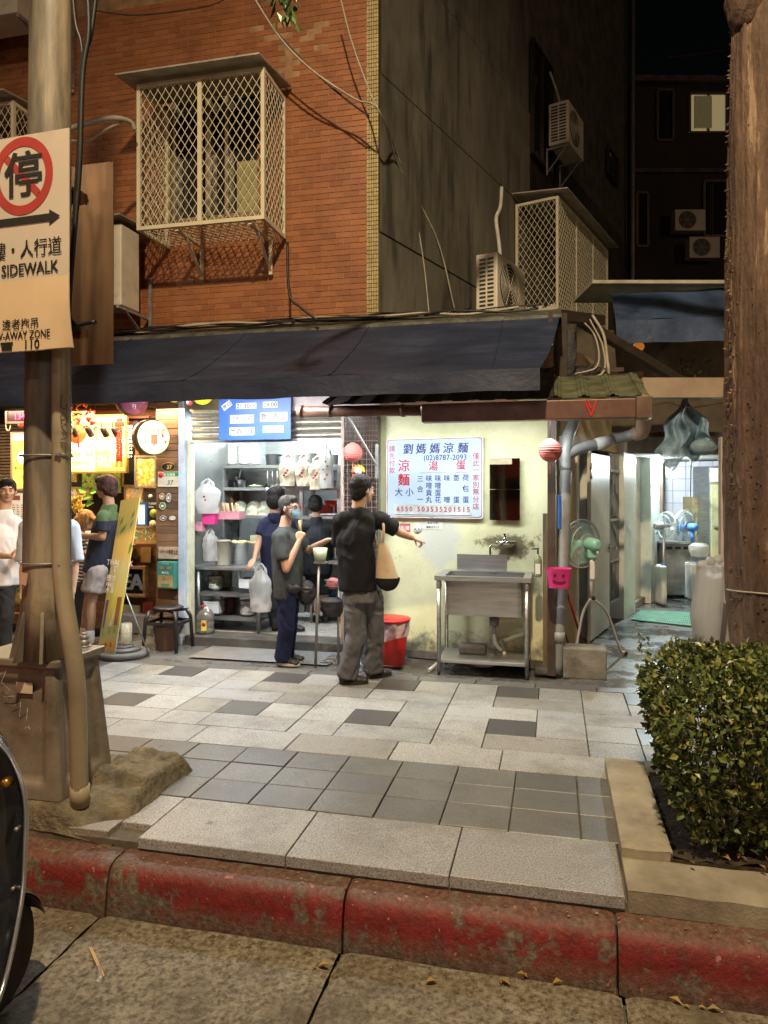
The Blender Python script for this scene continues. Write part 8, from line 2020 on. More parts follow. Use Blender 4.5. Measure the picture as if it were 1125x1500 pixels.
for px, w, h, k, wh in ((388, .10, .16, 4, 'on the floor shelf behind the carrier bag'), (486, .10, .18, 2, 'on the floor shelf right of the woman in black')): tub(px, 895, TF+1.2, w, h, k, wh, .33)
for i, (px0, px1, py0, py1) in enumerate(((300, 322, 660, 790), (352, 438, 686, 752), (445, 494, 760, 800))):
    a_, zt_ = ptT(px0, py0, RT+.55); b_, zb_ = ptT(px1, py1, RT+.55); house.part('steel_panel', MB().box(a_, b_, RT+.55, RT+.56, zb_, zt_), STEEL)
for k, (px, L_, nm) in enumerate(((392, .22, 'ladle'), (399, .20, 'skimmer'), (406, .24, 'ladle'))):
    x, z = PV.h(px, 690, RT-.02); th = Thing(nm, ['steel ladle hanging leftmost under the rack top', 'steel skimmer hanging between two ladles', 'steel ladle hanging rightmost under the rack top'][k], 'ladle', base=(x, RT-.02, z-L_))
    th.part('handle', MB().cyl((x, RT-.02, z), (x, RT-.02, z-L_), .004, n=6), STEEL); th.part('bowl', MB().ball((x, RT-.03, z-L_), .032, 12, (1, .7, 1)), STEEL)
# awning seams
for k in range(6):
    x0 = fx-.35-k*1.25
    aw.part('seam', MB().tube([(lambda p: (p[0], p[1], p[2]+.003))(canvas((x0-sL-.3)/(ax1*(1-v/16)+fx*v/16-sL-.3), v/16)) for v in range(17)], .006, 5, False), m_aw)
# scraps of paper, petals and grit on kerb and pavement
mb = MB(); random.seed(5)
for k in range(260):
    if k < 90: x = random.uniform(-2.2, 1.6); y = random.uniform(2.94, 3.03); z = -.060
    elif k < 150: x = random.uniform(-2, .3); y = random.uniform(3.06, 6.2); z = .002
    else: x = random.uniform(-2.2, 2); y = random.uniform(2.2, 2.88); z = -.266
    s_ = random.uniform(.002, .007); a = random.uniform(0, 6)
    mb.add([(x+s_*cos(a+i*1.57)*random.uniform(.5, 1.3), y+s_*sin(a+i*1.57)*random.uniform(.5, 1.3), z+random.uniform(0, .003)) for i in range(4)], [(0, 1, 2, 3)])
solo('litter', mb, M('paper_scraps', (.55, .36, .33), .8, rnd=.8), 'tiny scraps of paper and petals scattered along the kerb and road edge', 'litter', kind='stuff')
# ================================================================== PEOPLE
def capsule(mb, p0, p1, r0, r1, n=12):
    p0, p1 = Vector(p0), Vector(p1); d = (p1-p0).normalized(); pts, rr = [], []
    for i in range(4): a = pi/2*(i+.3)/4.3; pts.append(p0-d*r0*cos(a)); rr.append(r0*sin(a))
    pts += [p0, p0.lerp(p1, .5), p1]; rr += [r0, (r0+r1)/2, r1]
    for i in range(4): a = pi/2*(3-i+.3)/4.3; pts.append(p1+d*r1*cos(a)); rr.append(r1*sin(a))
    mb.tube(pts, rr, n); return mb
def frus(mb, p0, p1, r0, r1):
    p0, p1 = Vector(p0), Vector(p1); mb.tube([p0, p0.lerp(p1, .5), p1.lerp(p0, .06), p1], [r0, (r0+r1)/2, r1, r1*.97], 20)
def chain(mb, pts, rs, n=12):
    for i in range(len(pts)-1): capsule(mb, pts[i], pts[i+1], rs[i], rs[i+1], n)
def loft(mb, secs, right, n=28):
    """secs: (center, rx, ry); rings square to the path"""
    vs = []; m = len(secs)
    for i, (c_, rx_, ry_) in enumerate(secs):
        d = (Vector(secs[min(i+1, m-1)][0])-Vector(secs[max(i-1, 0)][0])).normalized()
        r = right[i] if isinstance(right, list) else right
        r = (r-d*r.dot(d)).normalized(); f = d.cross(r)
        for k in range(n):
            a = 2*pi*k/n; vs.append(Vector(c_)+r*rx_*cos(a)+f*ry_*sin(a))
    fs = [(i*n+k, i*n+(k+1) % n, (i+1)*n+(k+1) % n, (i+1)*n+k) for i in range(m-1) for k in range(n)]
    fs += [tuple(reversed(range(n))), tuple((m-1)*n+k for k in range(n))]
    mb.add(vs, fs, True); return mb
def fused(th, name, mb, mat, vox, smooth=4, wr=0, wscale=(9, 9, 4), parent=None, label=None, cut=None, axis_w=None):
    me = mb.mesh(name, mat, th.base); o = bpy.data.objects.new('tmp', me); TMP.collection.objects.link(o)
    bmv = bmesh.new(); bmv.from_mesh(me); bmesh.ops.recalc_face_normals(bmv, faces=bmv.faces); bmv.to_mesh(me); bmv.free()
    m = o.modifiers.new('r', 'REMESH'); m.mode = 'VOXEL'; m.voxel_size = vox; m.use_smooth_shade = True
    s = o.modifiers.new('s', 'SMOOTH'); s.factor = .5; s.iterations = smooth
    TMP.view_layers[0].update(); dg = TMP.view_layers[0].depsgraph
    nm = bpy.data.meshes.new_from_object(o.evaluated_get(dg)); bpy.data.objects.remove(o)
    if wr:
        sd = th.base.x*3
        for v in nm.vertices:
            p = v.co; q = Vector((p.x*wscale[0]+sd, p.y*wscale[1], p.z*wscale[2]))
            a = noise.noise(q+Vector((noise.noise(q*.6)*1.5, 0, noise.noise(q*.7+Vector((5, 5, 5)))*1.6)))
            a = (1-abs(a)*2.2)*.6+noise.noise(q*2.3)*.35
            v.co = p+v.normal*wr*a
    if not nm.materials: nm.materials.append(mat)
    nm.polygons.foreach_set('use_smooth', [True]*len(nm.polygons)); nm.update(); nm.name = name
    ob = bpy.data.objects.new(name, nm); COL.objects.link(ob); ob.parent = parent or th.e
    if label: ob['label'] = label
    return ob
def skinmat(name, col):
    return M(name, col, .5, var=.08, vs=14, bp=.08, bs=120, sss=.08, dist=.001)
SKIN = skinmat('skin', (.50, .29, .19)); SKINT = skinmat('skin_tan', (.36, .20, .125)); SKINL = skinmat('skin_light', (.58, .36, .25))
def hair_m(name, col):
    return M(name, col, .6, spec=.25, var=.5, vs=30, bp=.9, bs=90, stretch=(1, 1, .25), dist=.006)
HBL = hair_m('hair_black', (.012, .010, .009)); HGR = hair_m('hair_greying', (.05, .045, .04)); HRD = hair_m('hair_reddish', (.05, .02, .016)); HBD = hair_m('hair_blonde', (.42, .24, .10))
EYEW = M('eye_white', (.7, .68, .65), .2, bp=0, var=0); EYED = M('eye_dark', (.02, .012, .01), .15, bp=0, var=0); LIP = M('lips', (.36, .13, .10), .45, bp=0)
def hand(mb, w, d, palm, grip=.4, thumb_side=1, sc=1, point=False, spread=.22):
    """w wrist, d direction to the fingertips, palm = direction the palm faces"""
    d = d.normalized(); palm = (palm-d*palm.dot(d)).normalized(); s = d.cross(palm)*thumb_side
    w = Vector(w); L0 = .088*sc
    for k in range(4):
        o = (k-1.5)*.021*sc; b0 = w+d*.02*sc+s*o*.5; b1 = w+d*L0*(1-.04*abs(k-1.2))+s*o
        capsule(mb, b0, b1, .0145*sc, .0115*sc, 10)
    fl = (.066, .075, .070, .056)
    for k in range(4):
        o = (1.5-k)*.021*sc; p = w+d*L0*(1-.04*abs(k-1.2))+s*o; dd = (d+s*(1.5-k)*.5*spread*.3).normalized(); g = grip if not (point and k == 0) else .05
        segs = (.45, .31, .24); a = 0
        for j in range(3):
            a += g*(.9, 1.1, .8)[j]*1.25; q = p+(dd*cos(a)+palm*sin(a))*fl[k]*segs[j]*sc
            capsule(mb, p, q, (.0092, .0085, .0078)[j]*sc, (.0085, .0078, .0070)[j]*sc, 8); p = q
    p = w+d*.022*sc+s*.026*sc; dd = (d*.75+s*.62+palm*.3).normalized()
    q = p+dd*.038*sc; r = q+(dd*.55+d*.55+palm*(.25+grip*.7)).normalized()*.032*sc; t_ = r+(d*.75+palm*(.3+grip)-s*.15*grip).normalized()*.026*sc
    chain(mb, [p, q, r, t_], [.0125*sc, .0105*sc, .0095*sc, .008*sc], 8)
def head(th, c_, fd, tilt, skin, hair, hs=1.0, style='short', glasses=False, mask=False, up=Vector((0, 0, 1)), body=None, vox=.0055, eyes=True):
    """c_ head centre, fd facing unit vector"""
    f = fd.normalized(); u = (up-f*up.dot(f)).normalized(); r = f.cross(u); R = Matrix((r, f, u)).transposed(); 
    def W(x, y, z): return Vector(c_)+(r*x+f*y+u*z)*hs
    mb = body
    def ell(x, y, z, a, b_, c2, n=18):
        t_ = MB().ball((0, 0, 0), 1, n, (a, b_, c2)); mb.add([W(x+v[0], y+v[1], z+v[2]) for v in t_.v], t_.f, True)
    ell(0, -.012, .025, .076, .094, .092); ell(0, .022, -.035, .058, .062, .072); ell(0, .055, -.075, .030, .026, .026)
    ell(0, .080, .028, .052, .014, .014); ell(.03, .068, -.022, .024, .02, .024); ell(-.03, .068, -.022, .024, .02, .024)
    chain(mb, [W(0, .086, .018), W(0, .102, -.010), W(0, .106, -.020)], [.009*hs, .012*hs, .014*hs], 8)
    ell(.011, .094, -.022, .009, .010, .008); ell(-.011, .094, -.022, .009, .010, .008)
    ell(0, .084, -.043, .022, .011, .008); ell(0, .080, -.055, .02, .011, .008)
    for s in (-1, 1):
        ell(s*.078, -.005, -.002, .010, .018, .030); ell(s*.082, -.002, -.022, .008, .010, .012)
    # hair
    hb = MB()
    def he(x, y, z, a, b_, c2, n=18):
        t_ = MB().ball((0, 0, 0), 1, n, (a, b_, c2)); hb.add([W(x+v[0], y+v[1], z+v[2]) for v in t_.v], t_.f, True)
    if style == 'none': return W
    if style in ('short', 'crop'):
        g = 0 if style == 'short' else -.004
        he(0, -.022, .052, .087+g, .100+g, .086+g); he(0, -.045, .0, .078+g, .066+g, .085+g); he(0, .030, .090, .062, .055, .036)
        he(.062, -.018, .02, .022, .045, .045); he(-.062, -.018, .02, .022, .045, .045); he(0, -.065, -.040, .060, .040, .045)
    elif style == 'mop':
        he(0, -.018, .050, .094, .106, .090); he(0, -.045, .0, .088, .072, .09); he(0, .052, .078, .070, .055, .044); he(0, .066, .060, .055, .024, .026)
        he(.070, .005, .015, .026, .055, .045); he(-.070, .005, .015, .026, .055, .045); he(0, -.075, -.045, .062, .040, .045)
    elif style == 'bob':
        he(0, -.015, .05, .092, .102, .088); he(0, -.045, -.02, .09, .075, .11); he(.072, .012, -.02, .024, .055, .085); he(-.072, .012, -.02, .024, .055, .085); he(0, .055, .085, .062, .04, .03)
    elif style == 'woman':
        he(0, -.018, .048, .088, .100, .086); he(0, -.05, .0, .085, .070, .085); he(.066, -.015, .0, .024, .05, .06); he(-.066, -.015, .0, .024, .05, .06); he(0, -.07, -.045, .055, .038, .035)
    fused(th, 'hair', hb, hair, .0066, 1, .0075, (60, 60, 16))
    if eyes:
        for s in (-1, 1):
            eb = MB(); t_ = MB().ball((0, 0, 0), .0125*hs, 12, (1.15, 1, .62)); eb.add([W(s*.031, .0785, .008)+Vector(v) for v in t_.v], t_.f, True); e_ = th.part('eye', eb, EYEW)
            ib = MB(); t_ = MB().ball((0, 0, 0), .0066*hs, 10); ib.add([W(s*.031, .0855, .008)+Vector(v) for v in t_.v], t_.f, True); th.part('iris', ib, EYED, e_)
            bb = MB(); chain(bb, [W(s*.014, .094, .026), W(s*.032, .093, .031), W(s*.052, .080, .026)], [.003, .004, .0025], 6); th.part('eyebrow', bb, hair)
        lb_ = MB(); chain(lb_, [W(-.021, .086, -.049), W(0, .0955, -.047), W(.021, .086, -.049)], [.003, .0055, .003], 6); chain(lb_, [W(-.017, .085, -.053), W(0, .093, -.055), W(.017, .085, -.053)], [.003, .0055, .003], 6)
        if not mask: th.part('lips', lb_, LIP)
    if glasses:
        gb = MB()
        for s in (-1, 1):
            gb.tube([W(s*.034+.026*cos(a), .100-.006*abs(cos(a)), .006+.019*sin(a)) for a in [i*pi/10 for i in range(21)]], .0022, 5, False); gb.tube([W(s*.060, .094, .010), W(s*.080, .03, .010), W(s*.082, -.01, .002)], .0022, 5)
        gb.tube([W(-.009, .102, .008), W(.009, .102, .008)], .002, 5); th.part('glasses', gb, M('glasses_frame', (.12, .05, .06), .3, .3))
    if mask:
        kb = MB()
        def mk(a, b_):
            x = (a-.5)*.135; z = -.005-.085*b_; y = .110-.9*x*x*8-.35*abs(b_-.4)*.06-(.018 if b_ > .8 else 0)+.003*sin(b_*30); return W(x, y, z)
        kb.sheet(mk, 14, 12); th.part('face_mask', kb, M('mask_blue', (.30, .52, .68), .7, bp=.1))
        sb2 = MB()
        for s in (-1, 1): sb2.tube([W(s*.066, .075, -.015), W(s*.080, .01, .010), W(s*.084, -.012, -.005)], .0018, 4); sb2.tube([W(s*.062, .07, -.08), W(s*.078, .01, -.03), W(s*.082, -.012, -.015)], .0018, 4)
        th.part('mask_strap', sb2, PAPERW)
    return W
def cloth(name, col, var=.18, rough=.85):
    return M(name, col, rough, spec=.2, var=var, vs=5, bp=.3, bs=260, dist=.002)
def shoe(th, heel, toe, mat, sole, w=.046, h=.075, name='shoe'):
    heel, toe = Vector(heel), Vector(toe); d = (toe-heel); d.z = 0; L_ = d.length; d.normalize(); r = Vector((d.y, -d.x, 0)); mb = MB(); z0 = min(heel.z, toe.z)
    base = Vector((heel.x, heel.y, z0))
    for f_, a, hh in ((.10, .8, .95), (.3, .85, 1.0), (.5, .95, .78), (.7, 1.05, .6), (.86, .95, .48)):
        t_ = MB().ball((0, 0, 0), 1, 14); c_ = base+d*L_*f_+Vector((0, 0, h*hh*.5))
        mb.add([c_+r*v[0]*w*a+d*v[1]*L_*.17+Vector((0, 0, v[2]*h*hh*.52)) for v in t_.v], t_.f, True)
    fused(th, name, mb, mat, .007, 3, .001)
    sb = MB(); n_ = 18; pts = []
    for i in range(n_):
        a = 2*pi*i/n_; pts.append(base+d*(L_*.5+L_*.54*cos(a))+r*w*.98*(1+.12*cos(a))*sin(a))
    sb.add([p+Vector((0, 0, .0)) for p in pts]+[p+Vector((0, 0, .022)) for p in pts], [tuple(reversed(range(n_))), tuple(range(n_, 2*n_))]+[(i, (i+1) % n_, (i+1) % n_+n_, i+n_) for i in range(n_)]); th.part(name+'_sole', sb, sole)
def person(label, J, facing, hfacing, skin, hair, style, shirt, pants, shoes, sleeve=.62, shorts=False, hands=(None, None), scale=1, hem=None, bulk=1.0, headopt={}, legw=1.0, wr=.014, sock=None, gap=.12, shirt2=None, rib=None):
    """J: joints in world space: head neck chest pelvis; lists for L (0) and R (1): sh el wr hip kn an toe"""
    base = Vector((J['pelvis'].x, J['pelvis'].y, min(J['an'][0].z, J['an'][1].z)-.08*scale))
    th = Thing('person', label, 'person', WF, base); F_ = Vector((sin(facing), -cos(facing), 0)); F_ = Vector((math.cos(facing), math.sin(facing), 0)); RT_ = Vector((F_.y, -F_.x, 0))
    s = scale; mb = MB(); pel, che, nec, hc = J['pelvis'], J['chest'], J['neck'], J['head']
    shm = (J['sh'][0]+J['sh'][1])/2; rs = (J['sh'][1]-J['sh'][0]).normalized()
    hd_ = Vector((math.cos(hfacing), math.sin(hfacing), headopt.pop('dip', 0)))
    head(th, hc, hd_, 0, skin, hair, s, style, body=mb, **headopt)
    chain(mb, [nec-Vector((0, 0, .05))*s, nec, hc-Vector((0, 0, .05))*s-hd_*.02], [.062*s, .056*s, .056*s])
    wid = (J['sh'][1]-J['sh'][0]).length/2
    loft(mb, [(pel-Vector((0, 0, .06)), .13*s, .10*s), (pel, .145*s, .105*s), (pel.lerp(che, .5), .13*s, .10*s), (che, wid*.85, .11*s), (shm-Vector((0, 0, .03)), wid*.75, .08*s), (nec, .055*s, .055*s)], RT_)
    for i in (0, 1):
        chain(mb, [J['sh'][i], J['sh'][i].lerp(J['el'][i], .5), J['el'][i], J['el'][i].lerp(J['wr'][i], .3), J['wr'][i]], [.050*s, .043*s, .036*s, .038*s, .025*s])
        hi_ = hands[i] or {}
        d = hi_.get('d', (J['wr'][i]-J['el'][i]).normalized()); pm = hi_.get('palm', -RT_ if i == 1 else RT_)
        hand(mb, J['wr'][i], Vector(d), Vector(pm), hi_.get('grip', .35), hi_.get('ts', 1 if i else -1), s, hi_.get('point', False))
        chain(mb, [J['hip'][i], J['kn'][i], J['kn'][i].lerp(J['an'][i], .3), J['an'][i]], [.078*s, .052*s, .054*s, .034*s])
    fused(th, 'body', mb, skin, .0074 if sleeve != 9 and base.y < 7.1 else .0105, 3)
    # shirt
    sb = MB(); b_ = bulk; hemp = hem if hem is not None else pel-Vector((0, 0, .04))
    loft(sb, [(hemp, .165*s*b_, .125*s*b_), (hemp.lerp(che, .25), .166*s*b_, .128*s*b_), (hemp.lerp(che, .6), .165*s*b_, .128*s*b_), (che, max(.165*s*b_, wid*.92), .130*s*b_), (che.lerp(shm, .6), wid*.98, .115*s*b_), (shm+Vector((0, 0, .01)), wid*.78, .088*s), (nec-Vector((0, 0, .03))*s, .078*s, .074*s), (nec+Vector((0, 0, .005))*s, .066*s, .066*s)], RT_, 36)
    for i in (0, 1):
        e = J['sh'][i].lerp(J['el'][i], min(1, sleeve)) if sleeve <= 1 else J['el'][i]
        pts = [shm.lerp(J['sh'][i], .75), J['sh'][i]-Vector((0, 0, .01)), e]; rr = [.07*s*b_, .068*s*b_, .064*s*b_]
        if sleeve > 1: pts.append(J['el'][i].lerp(J['wr'][i], sleeve-1)); rr.append(.05*s)
        for j in range(len(pts)-2): capsule(sb, pts[j], pts[j+1], rr[j], rr[j+1], 16)
        frus(sb, pts[-2], pts[-1], rr[-2]*.98, rr[-1])
    fused(th, 'shirt', sb, shirt, .010, 3, wr)
    pb_ = MB(); top = pel+Vector((0, 0, .05)); 
    loft(pb_, [(top, .13*s*b_, .098*s*b_), (pel, .146*s*b_, .108*s*b_), (pel-Vector((0, 0, .07))*s, .158*s*b_, .118*s*b_)], RT_, 28)
    for i in (0, 1):
        h_, k_, a_ = J['hip'][i], J['kn'][i], J['an'][i]
        if shorts: capsule(pb_, h_, h_.lerp(k_, .4), .095*s*legw, .092*s*legw, 16); frus(pb_, h_.lerp(k_, .3), h_.lerp(k_, shorts), .090*s*legw, .098*s*legw)
        else: chain(pb_, [h_, k_, k_.lerp(a_, .5)], [.092*s, .068*s*legw, .066*s*legw], 16); frus(pb_, k_.lerp(a_, .4), a_-Vector((0, 0, .03*s)), .064*s*legw, .072*s*legw)
    fused(th, 'trousers' if not shorts else 'shorts', pb_, pants, .010, 3, wr*.9, (12, 12, 7))
    for i in (0, 1):
        a_, t_ = J['an'][i], J['toe'][i]; d = Vector((t_.x-a_.x, t_.y-a_.y, 0)).normalized()
        hl = Vector((a_.x, a_.y, a_.z-.085*s))-d*.055*s; tt_ = Vector((t_.x, t_.y, a_.z-.085*s))+d*.03*s
        shoe(th, hl, tt_, shoes[0], shoes[1], .050*s, .105*s)
        if sock: kk = MB(); chain(kk, [a_+Vector((0, 0, -.02)), a_.lerp(J['kn'][i], .30)], [.042*s, .047*s], 12); fused(th, 'sock', kk, sock, .007, 2, .001)
    return th
def P(px, py, Y): return WF.at(px, py, Y)
SH_BLK = (M('shoe_black', (.02, .018, .018), .5, bp=.1), RUBBER); SH_BRN = (M('shoe_dark_brown', (.035, .024, .022), .55, bp=.15), RUBBER)
SH_WS = (M('shoe_black'), M('sole_white', (.55, .52, .46), .5))
# 1 pointing man
Y = 6.1; gz = lambda Y: 0
def at_floor(px, Y, z): p = WF.at(px, 700, Y); p.z = z; return p
J = dict(head=P(531, 719, Y+.0), neck=P(524, 745, Y), chest=P(519, 790, Y), pelvis=P(527, 868, Y),
         sh=[P(499, 762, Y+.02), P(560, 762, Y+.0)], el=[P(497, 806, Y+.12), P(583, 779, Y+.05)], wr=[P(520, 832, Y+.30), P(604, 788, Y+.12)],
         hip=[P(519, 872, Y), P(545, 872, Y+.03)], kn=[P(522, 932, Y-.02), P(548, 930, Y+.14)], an=[at_floor(508, 6.08, .09), at_floor(546, 6.28, .09)], toe=[at_floor(533, 6.10, .03), at_floor(568, 6.36, .03)])
p1 = person('man in loose black shirt and grey flared jeans pointing right with one arm', J, radians(52), radians(38), SKIN, HBL, 'short',
    cloth('shirt_black', (.012, .012, .014)), cloth('jeans_grey', (.115, .115, .12), .3), SH_BRN, sleeve=.80, bulk=1.03, legw=1.2, wr=.018,
    hands=(None, {'d': (.85, .35, -.35), 'palm': (0, .2, -1), 'grip': .75, 'ts': 1, 'point': True}), hem=P(524, 864, Y))
tb_ = Thing('tote_bag', 'cream canvas tote bag with black base under the pointing man\'s arm', 'bag', WF, tuple(P(560, 864, Y-.05)))
CANV = cloth('tote_cream', (.55, .42, .28), .12); BAGB = cloth('tote_black', (.015, .014, .015))
def tote(u, v, z0=796, z1=848):
    a = u*2*pi; py = z0+(z1-z0)*v; cx = 561+6*v; w = 5+12*v**.7; p = P(cx+w*cos(a), py, Y-.10); p.y += .07*sin(a)*(.4+.6*v); return p
tb_.part('canvas', MB().sheet(lambda u, v: tote(u, v), 36, 14), CANV)
def tbt(u, v):
    a = u*2*pi; py = 846+20*v; k = sqrt(max(0, 1-(v*.99)**2)); p = P(568+18*k*cos(a), py, Y-.10); p.y += .075*sin(a)*k; return p
tb_.part('base', MB().sheet(tbt, 36, 10), BAGB)
tb_.part('strap', MB().tube(catmull([P(552, 800, Y+.06), P(548, 775, Y+.09), P(552, 757, Y+.08), P(558, 752, Y+.02), P(562, 775, Y-.09), P(560, 800, Y-.05)], 5), .012, 8), CANV)
# 2 masked man
Y = 6.74
J = dict(head=P(424, 745, Y), neck=P(417, 772, Y), chest=P(420, 806, Y), pelvis=P(424, 868, Y),
         sh=[P(430, 786, Y+.15), P(409, 786, Y-.15)], el=[P(452, 806, Y+.24), P(419, 834, Y-.22)], wr=[P(480, 791, Y+.15), P(438, 793, Y-.16)],
         hip=[P(425, 872, Y+.08), P(421, 872, Y-.08)], kn=[P(424, 920, Y+.09), P(420, 920, Y-.07)], an=[at_floor(419, Y+.14, .09), at_floor(414, Y-.02, .09)], toe=[at_floor(441, Y+.12, .03), at_floor(434, Y-.05, .03)])
p2 = person('man in charcoal t-shirt and blue trousers with glasses, face mask and raised fist', J, radians(-20), radians(-26), SKIN, HGR, 'crop',
    cloth('tshirt_charcoal', (.050, .055, .055)), cloth('trousers_navy', (.016, .020, .060), .3), SH_WS, sleeve=.72, bulk=1.08, scale=.95, legw=1.12, wr=.013,
    hands=({'d': (1, -.1, .15), 'palm': (0, -.3, -1), 'grip': .5}, {'d': (.3, .05, 1), 'palm': (.2, 1, 0), 'grip': 1.25, 'ts': 1}), headopt=dict(glasses=True, mask=True))
WOODB = M('wood_handle', (.42, .28, .12), .6)
fnh = Thing('wooden_spatula', 'short wooden stick held upright in the raised fist', 'stick', WF, tuple(P(440, 782, Y-.16)))
fnh.part('stick', MB().tube([P(441, 786, Y-.14), P(439, 762, Y-.14)], [.010, .014], 8), WOODB)
bgb = Thing('waist_bag', 'black pouch bag hanging at the masked man\'s hip', 'bag', WF, tuple(P(449, 890, Y)))
mb = MB(); t_ = MB().ball((0, 0, 0), 1, 20); c_ = P(449, 868, Y-.06); mb.add([c_+Vector((v[0]*.085, v[1]*.07, v[2]*.115)) for v in t_.v], t_.f, True)
t_ = MB().ball((0, 0, 0), 1, 14); c2 = P(430, 862, Y-.15); mb.add([c2+Vector((v[0]*.07, v[1]*.04, v[2]*.045)) for v in t_.v], t_.f, True)
fused(bgb, 'pouch', mb, M('nylon_black', (.014, .014, .016), .5, bp=.5), .008, 3, .010, (14, 14, 14))
bgb.part('zip', MB().tube([c_+Vector((-.06, -.06, .05)), c_+Vector((.0, -.08, .055)), c_+Vector((.06, -.06, .05))], .003, 5), GALV)
# 3 navy man leaning on the table
Y = 7.72
J = dict(head=P(405, 729, Y), neck=P(402, 752, Y), chest=P(402, 785, Y), pelvis=P(404, 845, Y+.05),
         sh=[P(388, 766, Y), P(424, 768, Y+.1)], el=[P(379, 795, Y-.05), P(432, 800, Y+.15)], wr=[P(373, 819, Y-.22), P(436, 826, Y+.1)],
         hip=[P(395, 850, Y+.05), P(412, 850, Y+.1)], kn=[P(398, 888, Y+.05), P(415, 888, Y+.15)], an=[at_floor(406, Y+.15, .187), at_floor(424, Y+.15, .187)], toe=[at_floor(424, Y+.13, .12), at_floor(442, Y+.13, .12)])
person('person in navy t-shirt seen from behind leaning one hand on the prep table', J, radians(65), radians(60), SKINT, HBL, 'bob',
    cloth('tshirt_navy', (.012, .014, .035)), cloth('trousers_grey', (.045, .045, .05)), SH_BLK, sleeve=.62, scale=.98, hands=({'d': (-.2, -.5, -.35), 'palm': (0, 0, -1), 'grip': .3}, None), headopt=dict(glasses=True))
# 4 woman in black
Y = 8.35
J = dict(head=P(462, 740, Y), neck=P(463, 758, Y), chest=P(464, 788, Y), pelvis=P(464, 835, Y),
         sh=[P(448, 772, Y), P(482, 773, Y)], el=[P(443, 800, Y+.1), P(489, 800, Y+.12)], wr=[P(452, 812, Y+.3), P(482, 812, Y+.3)],
         hip=[P(457, 838, Y), P(471, 838, Y)], kn=[P(463, 872, Y), P(476, 872, Y)], an=[at_floor(465, Y, .187), at_floor(477, Y+.05, .187)], toe=[at_floor(459, Y+.13, .12), at_floor(474, Y+.18, .12)])
person('woman in black t-shirt and knee-length shorts working with her back turned', J, radians(95), radians(95), SKINL, HBL, 'woman',
    cloth('tshirt_black', (.022, .024, .028)), cloth('shorts_black', (.012, .012, .013)), SH_BLK, sleeve=.8, scale=.9, shorts=.92, bulk=1.15, headopt=dict(eyes=False))
# 5 young man in polo
Y = 7.35
J = dict(head=P(155, 715, Y), neck=P(160, 740, Y), chest=P(156, 775, Y), pelvis=P(142, 832, Y),
         sh=[P(152, 757, Y-.17), P(164, 757, Y+.14)], el=[P(150, 787, Y-.2), P(150, 787, Y+.15)], wr=[P(121, 784, Y-.12), P(118, 786, Y+.1)],
         hip=[P(143, 838, Y-.09), P(140, 838, Y+.08)], kn=[P(133, 884, Y-.10), P(130, 884, Y+.08)], an=[at_floor(131, Y-.10, .09), at_floor(122, Y+.1, .09)], toe=[at_floor(112, Y-.1, .03), at_floor(104, Y+.1, .03)])
p5 = person('young man with reddish hair, green and navy polo shirt and grey shorts', J, radians(172), radians(172), SKINT, HRD, 'mop',
    M('polo_navy', (.012, .014, .03), .85, bp=.3, bs=260, dist=.002), cloth('shorts_grey', (.34, .29, .27), .08), SH_BLK, sleeve=.72, shorts=.62, sock=cloth('sock_white', (.7, .7, .68), .05), hands=(None, None), scale=1.0, legw=1.05)
mt5 = p5.e.children
for o in p5.e.children:
    if o.name.startswith('shirt'):
        m2_ = cloth('polo_green', (.085, .13, .06)); o.data.materials.append(m2_); zt_ = P(160, 762, Y).z
        for pl in o.data.polygons:
            if (pl.center+p5.base).z > zt_: pl.material_index = 1
# 6 blonde bending
Y = 7.75
J = dict(head=P(124, 764, Y), neck=P(112, 772, Y), chest=P(108, 798, Y+.02), pelvis=P(112, 850, Y+.1),
         sh=[P(104, 780, Y-.14), P(116, 782, Y+.14)], el=[P(112, 808, Y-.2), P(130, 808, Y+.1)], wr=[P(128, 812, Y-.12), P(140, 806, Y)],
         hip=[P(110, 858, Y), P(116, 858, Y+.15)], kn=[P(112, 895, Y), P(120, 895, Y+.15)], an=[at_floor(112, Y, .09), at_floor(118, Y+.15, .09)], toe=[at_floor(124, Y, .03), at_floor(130, Y+.15, .03)])
m_str, t, b = newmat('striped_cotton'); c = coords(t, 'obj'); sp = N(t, 'ShaderNodeSeparateXYZ'); L(t, c, sp.inputs[0])
sw_ = math_n(t, 'FRACT', math_n(t, 'MULTIPLY', math_n(t, 'ADD', sp.outputs[2], math_n(t, 'MULTIPLY', sp.outputs[0], .35)), 26))
L(t, ramp(t, sw_, [(.48, (.62, .58, .48)), (.56, (.03, .03, .035))]), b.inputs['Base Color']); b.inputs['Roughness'].default_value = .85
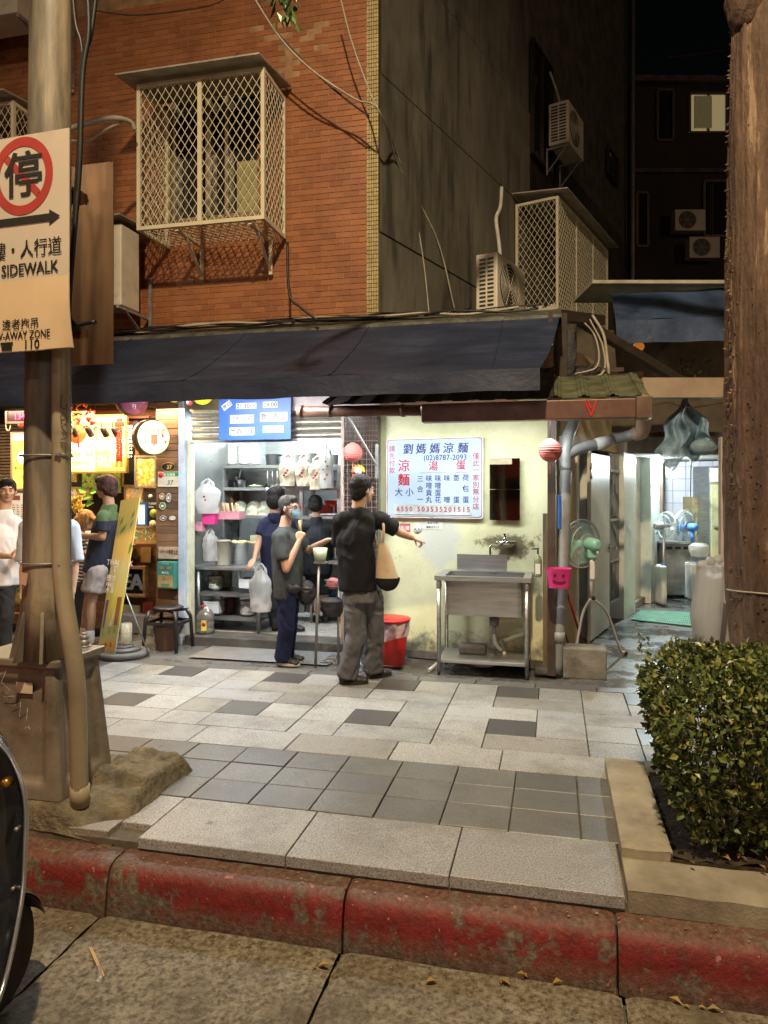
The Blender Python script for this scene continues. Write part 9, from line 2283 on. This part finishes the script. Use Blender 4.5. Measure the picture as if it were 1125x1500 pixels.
person('blonde-haired woman in black and white striped top bending over the counter', J, radians(10), radians(0), SKINL, HBD, 'bob', m_str, cloth('trousers_dark', (.03, .03, .035)), SH_BLK, sleeve=.8, scale=.92, headopt=dict(dip=-.7, eyes=False))
# 7 pale blue overshirt behind the pole
Y = 6.25
J = dict(head=P(72, 722, Y), neck=P(72, 750, Y), chest=P(72, 790, Y), pelvis=P(73, 862, Y),
         sh=[P(42, 772, Y), P(103, 772, Y)], el=[P(36, 822, Y-.0), P(110, 822, Y)], wr=[P(33, 862, Y-.1), P(106, 868, Y-.1)],
         hip=[P(62, 868, Y), P(84, 868, Y)], kn=[P(62, 925, Y), P(84, 925, Y)], an=[at_floor(62, Y, .09), at_floor(84, Y, .09)], toe=[at_floor(60, Y+.14, .03), at_floor(86, Y+.14, .03)])
person('customer in loose pale blue overshirt almost hidden behind the steel pole', J, radians(92), radians(92), SKIN, HBL, 'short', cloth('overshirt_pale', (.50, .54, .60), .08), cloth('trousers_black', (.02, .02, .022)), SH_BLK, sleeve=1.0, bulk=1.1, headopt=dict(eyes=False), hem=P(73, 884, Y), wr=.014)
# 8 man in white t-shirt
Y = 7.0
J = dict(head=P(10, 720, Y), neck=P(6, 748, Y), chest=P(2, 785, Y), pelvis=P(0, 850, Y),
         sh=[P(22, 766, Y+.04), P(-20, 768, Y-.04)], el=[P(23, 812, Y+.02), P(-14, 812, Y-.18)], wr=[P(32, 818, Y-.20), P(16, 815, Y-.28)],
         hip=[P(9, 856, Y), P(-10, 856, Y-.03)], kn=[P(8, 900, Y-.05), P(-12, 900, Y-.08)], an=[at_floor(4, Y-.0, .09), at_floor(-16, Y-.05, .09)], toe=[at_floor(12, Y-.14, .03), at_floor(-12, Y-.2, .03)])
person('man in plain white t-shirt looking right at the left edge', J, radians(-62), radians(-58), SKIN, HBL, 'short', cloth('tshirt_white', (.70, .66, .64), .05), cloth('trousers_charcoal', (.03, .03, .032)), SH_BLK, sleeve=.78, bulk=1.12, hands=({'d': (.1, -.6, .1), 'palm': (-1, 0, 0)}, {'d': (.8, -.1, .1), 'palm': (0, 1, .2)}))
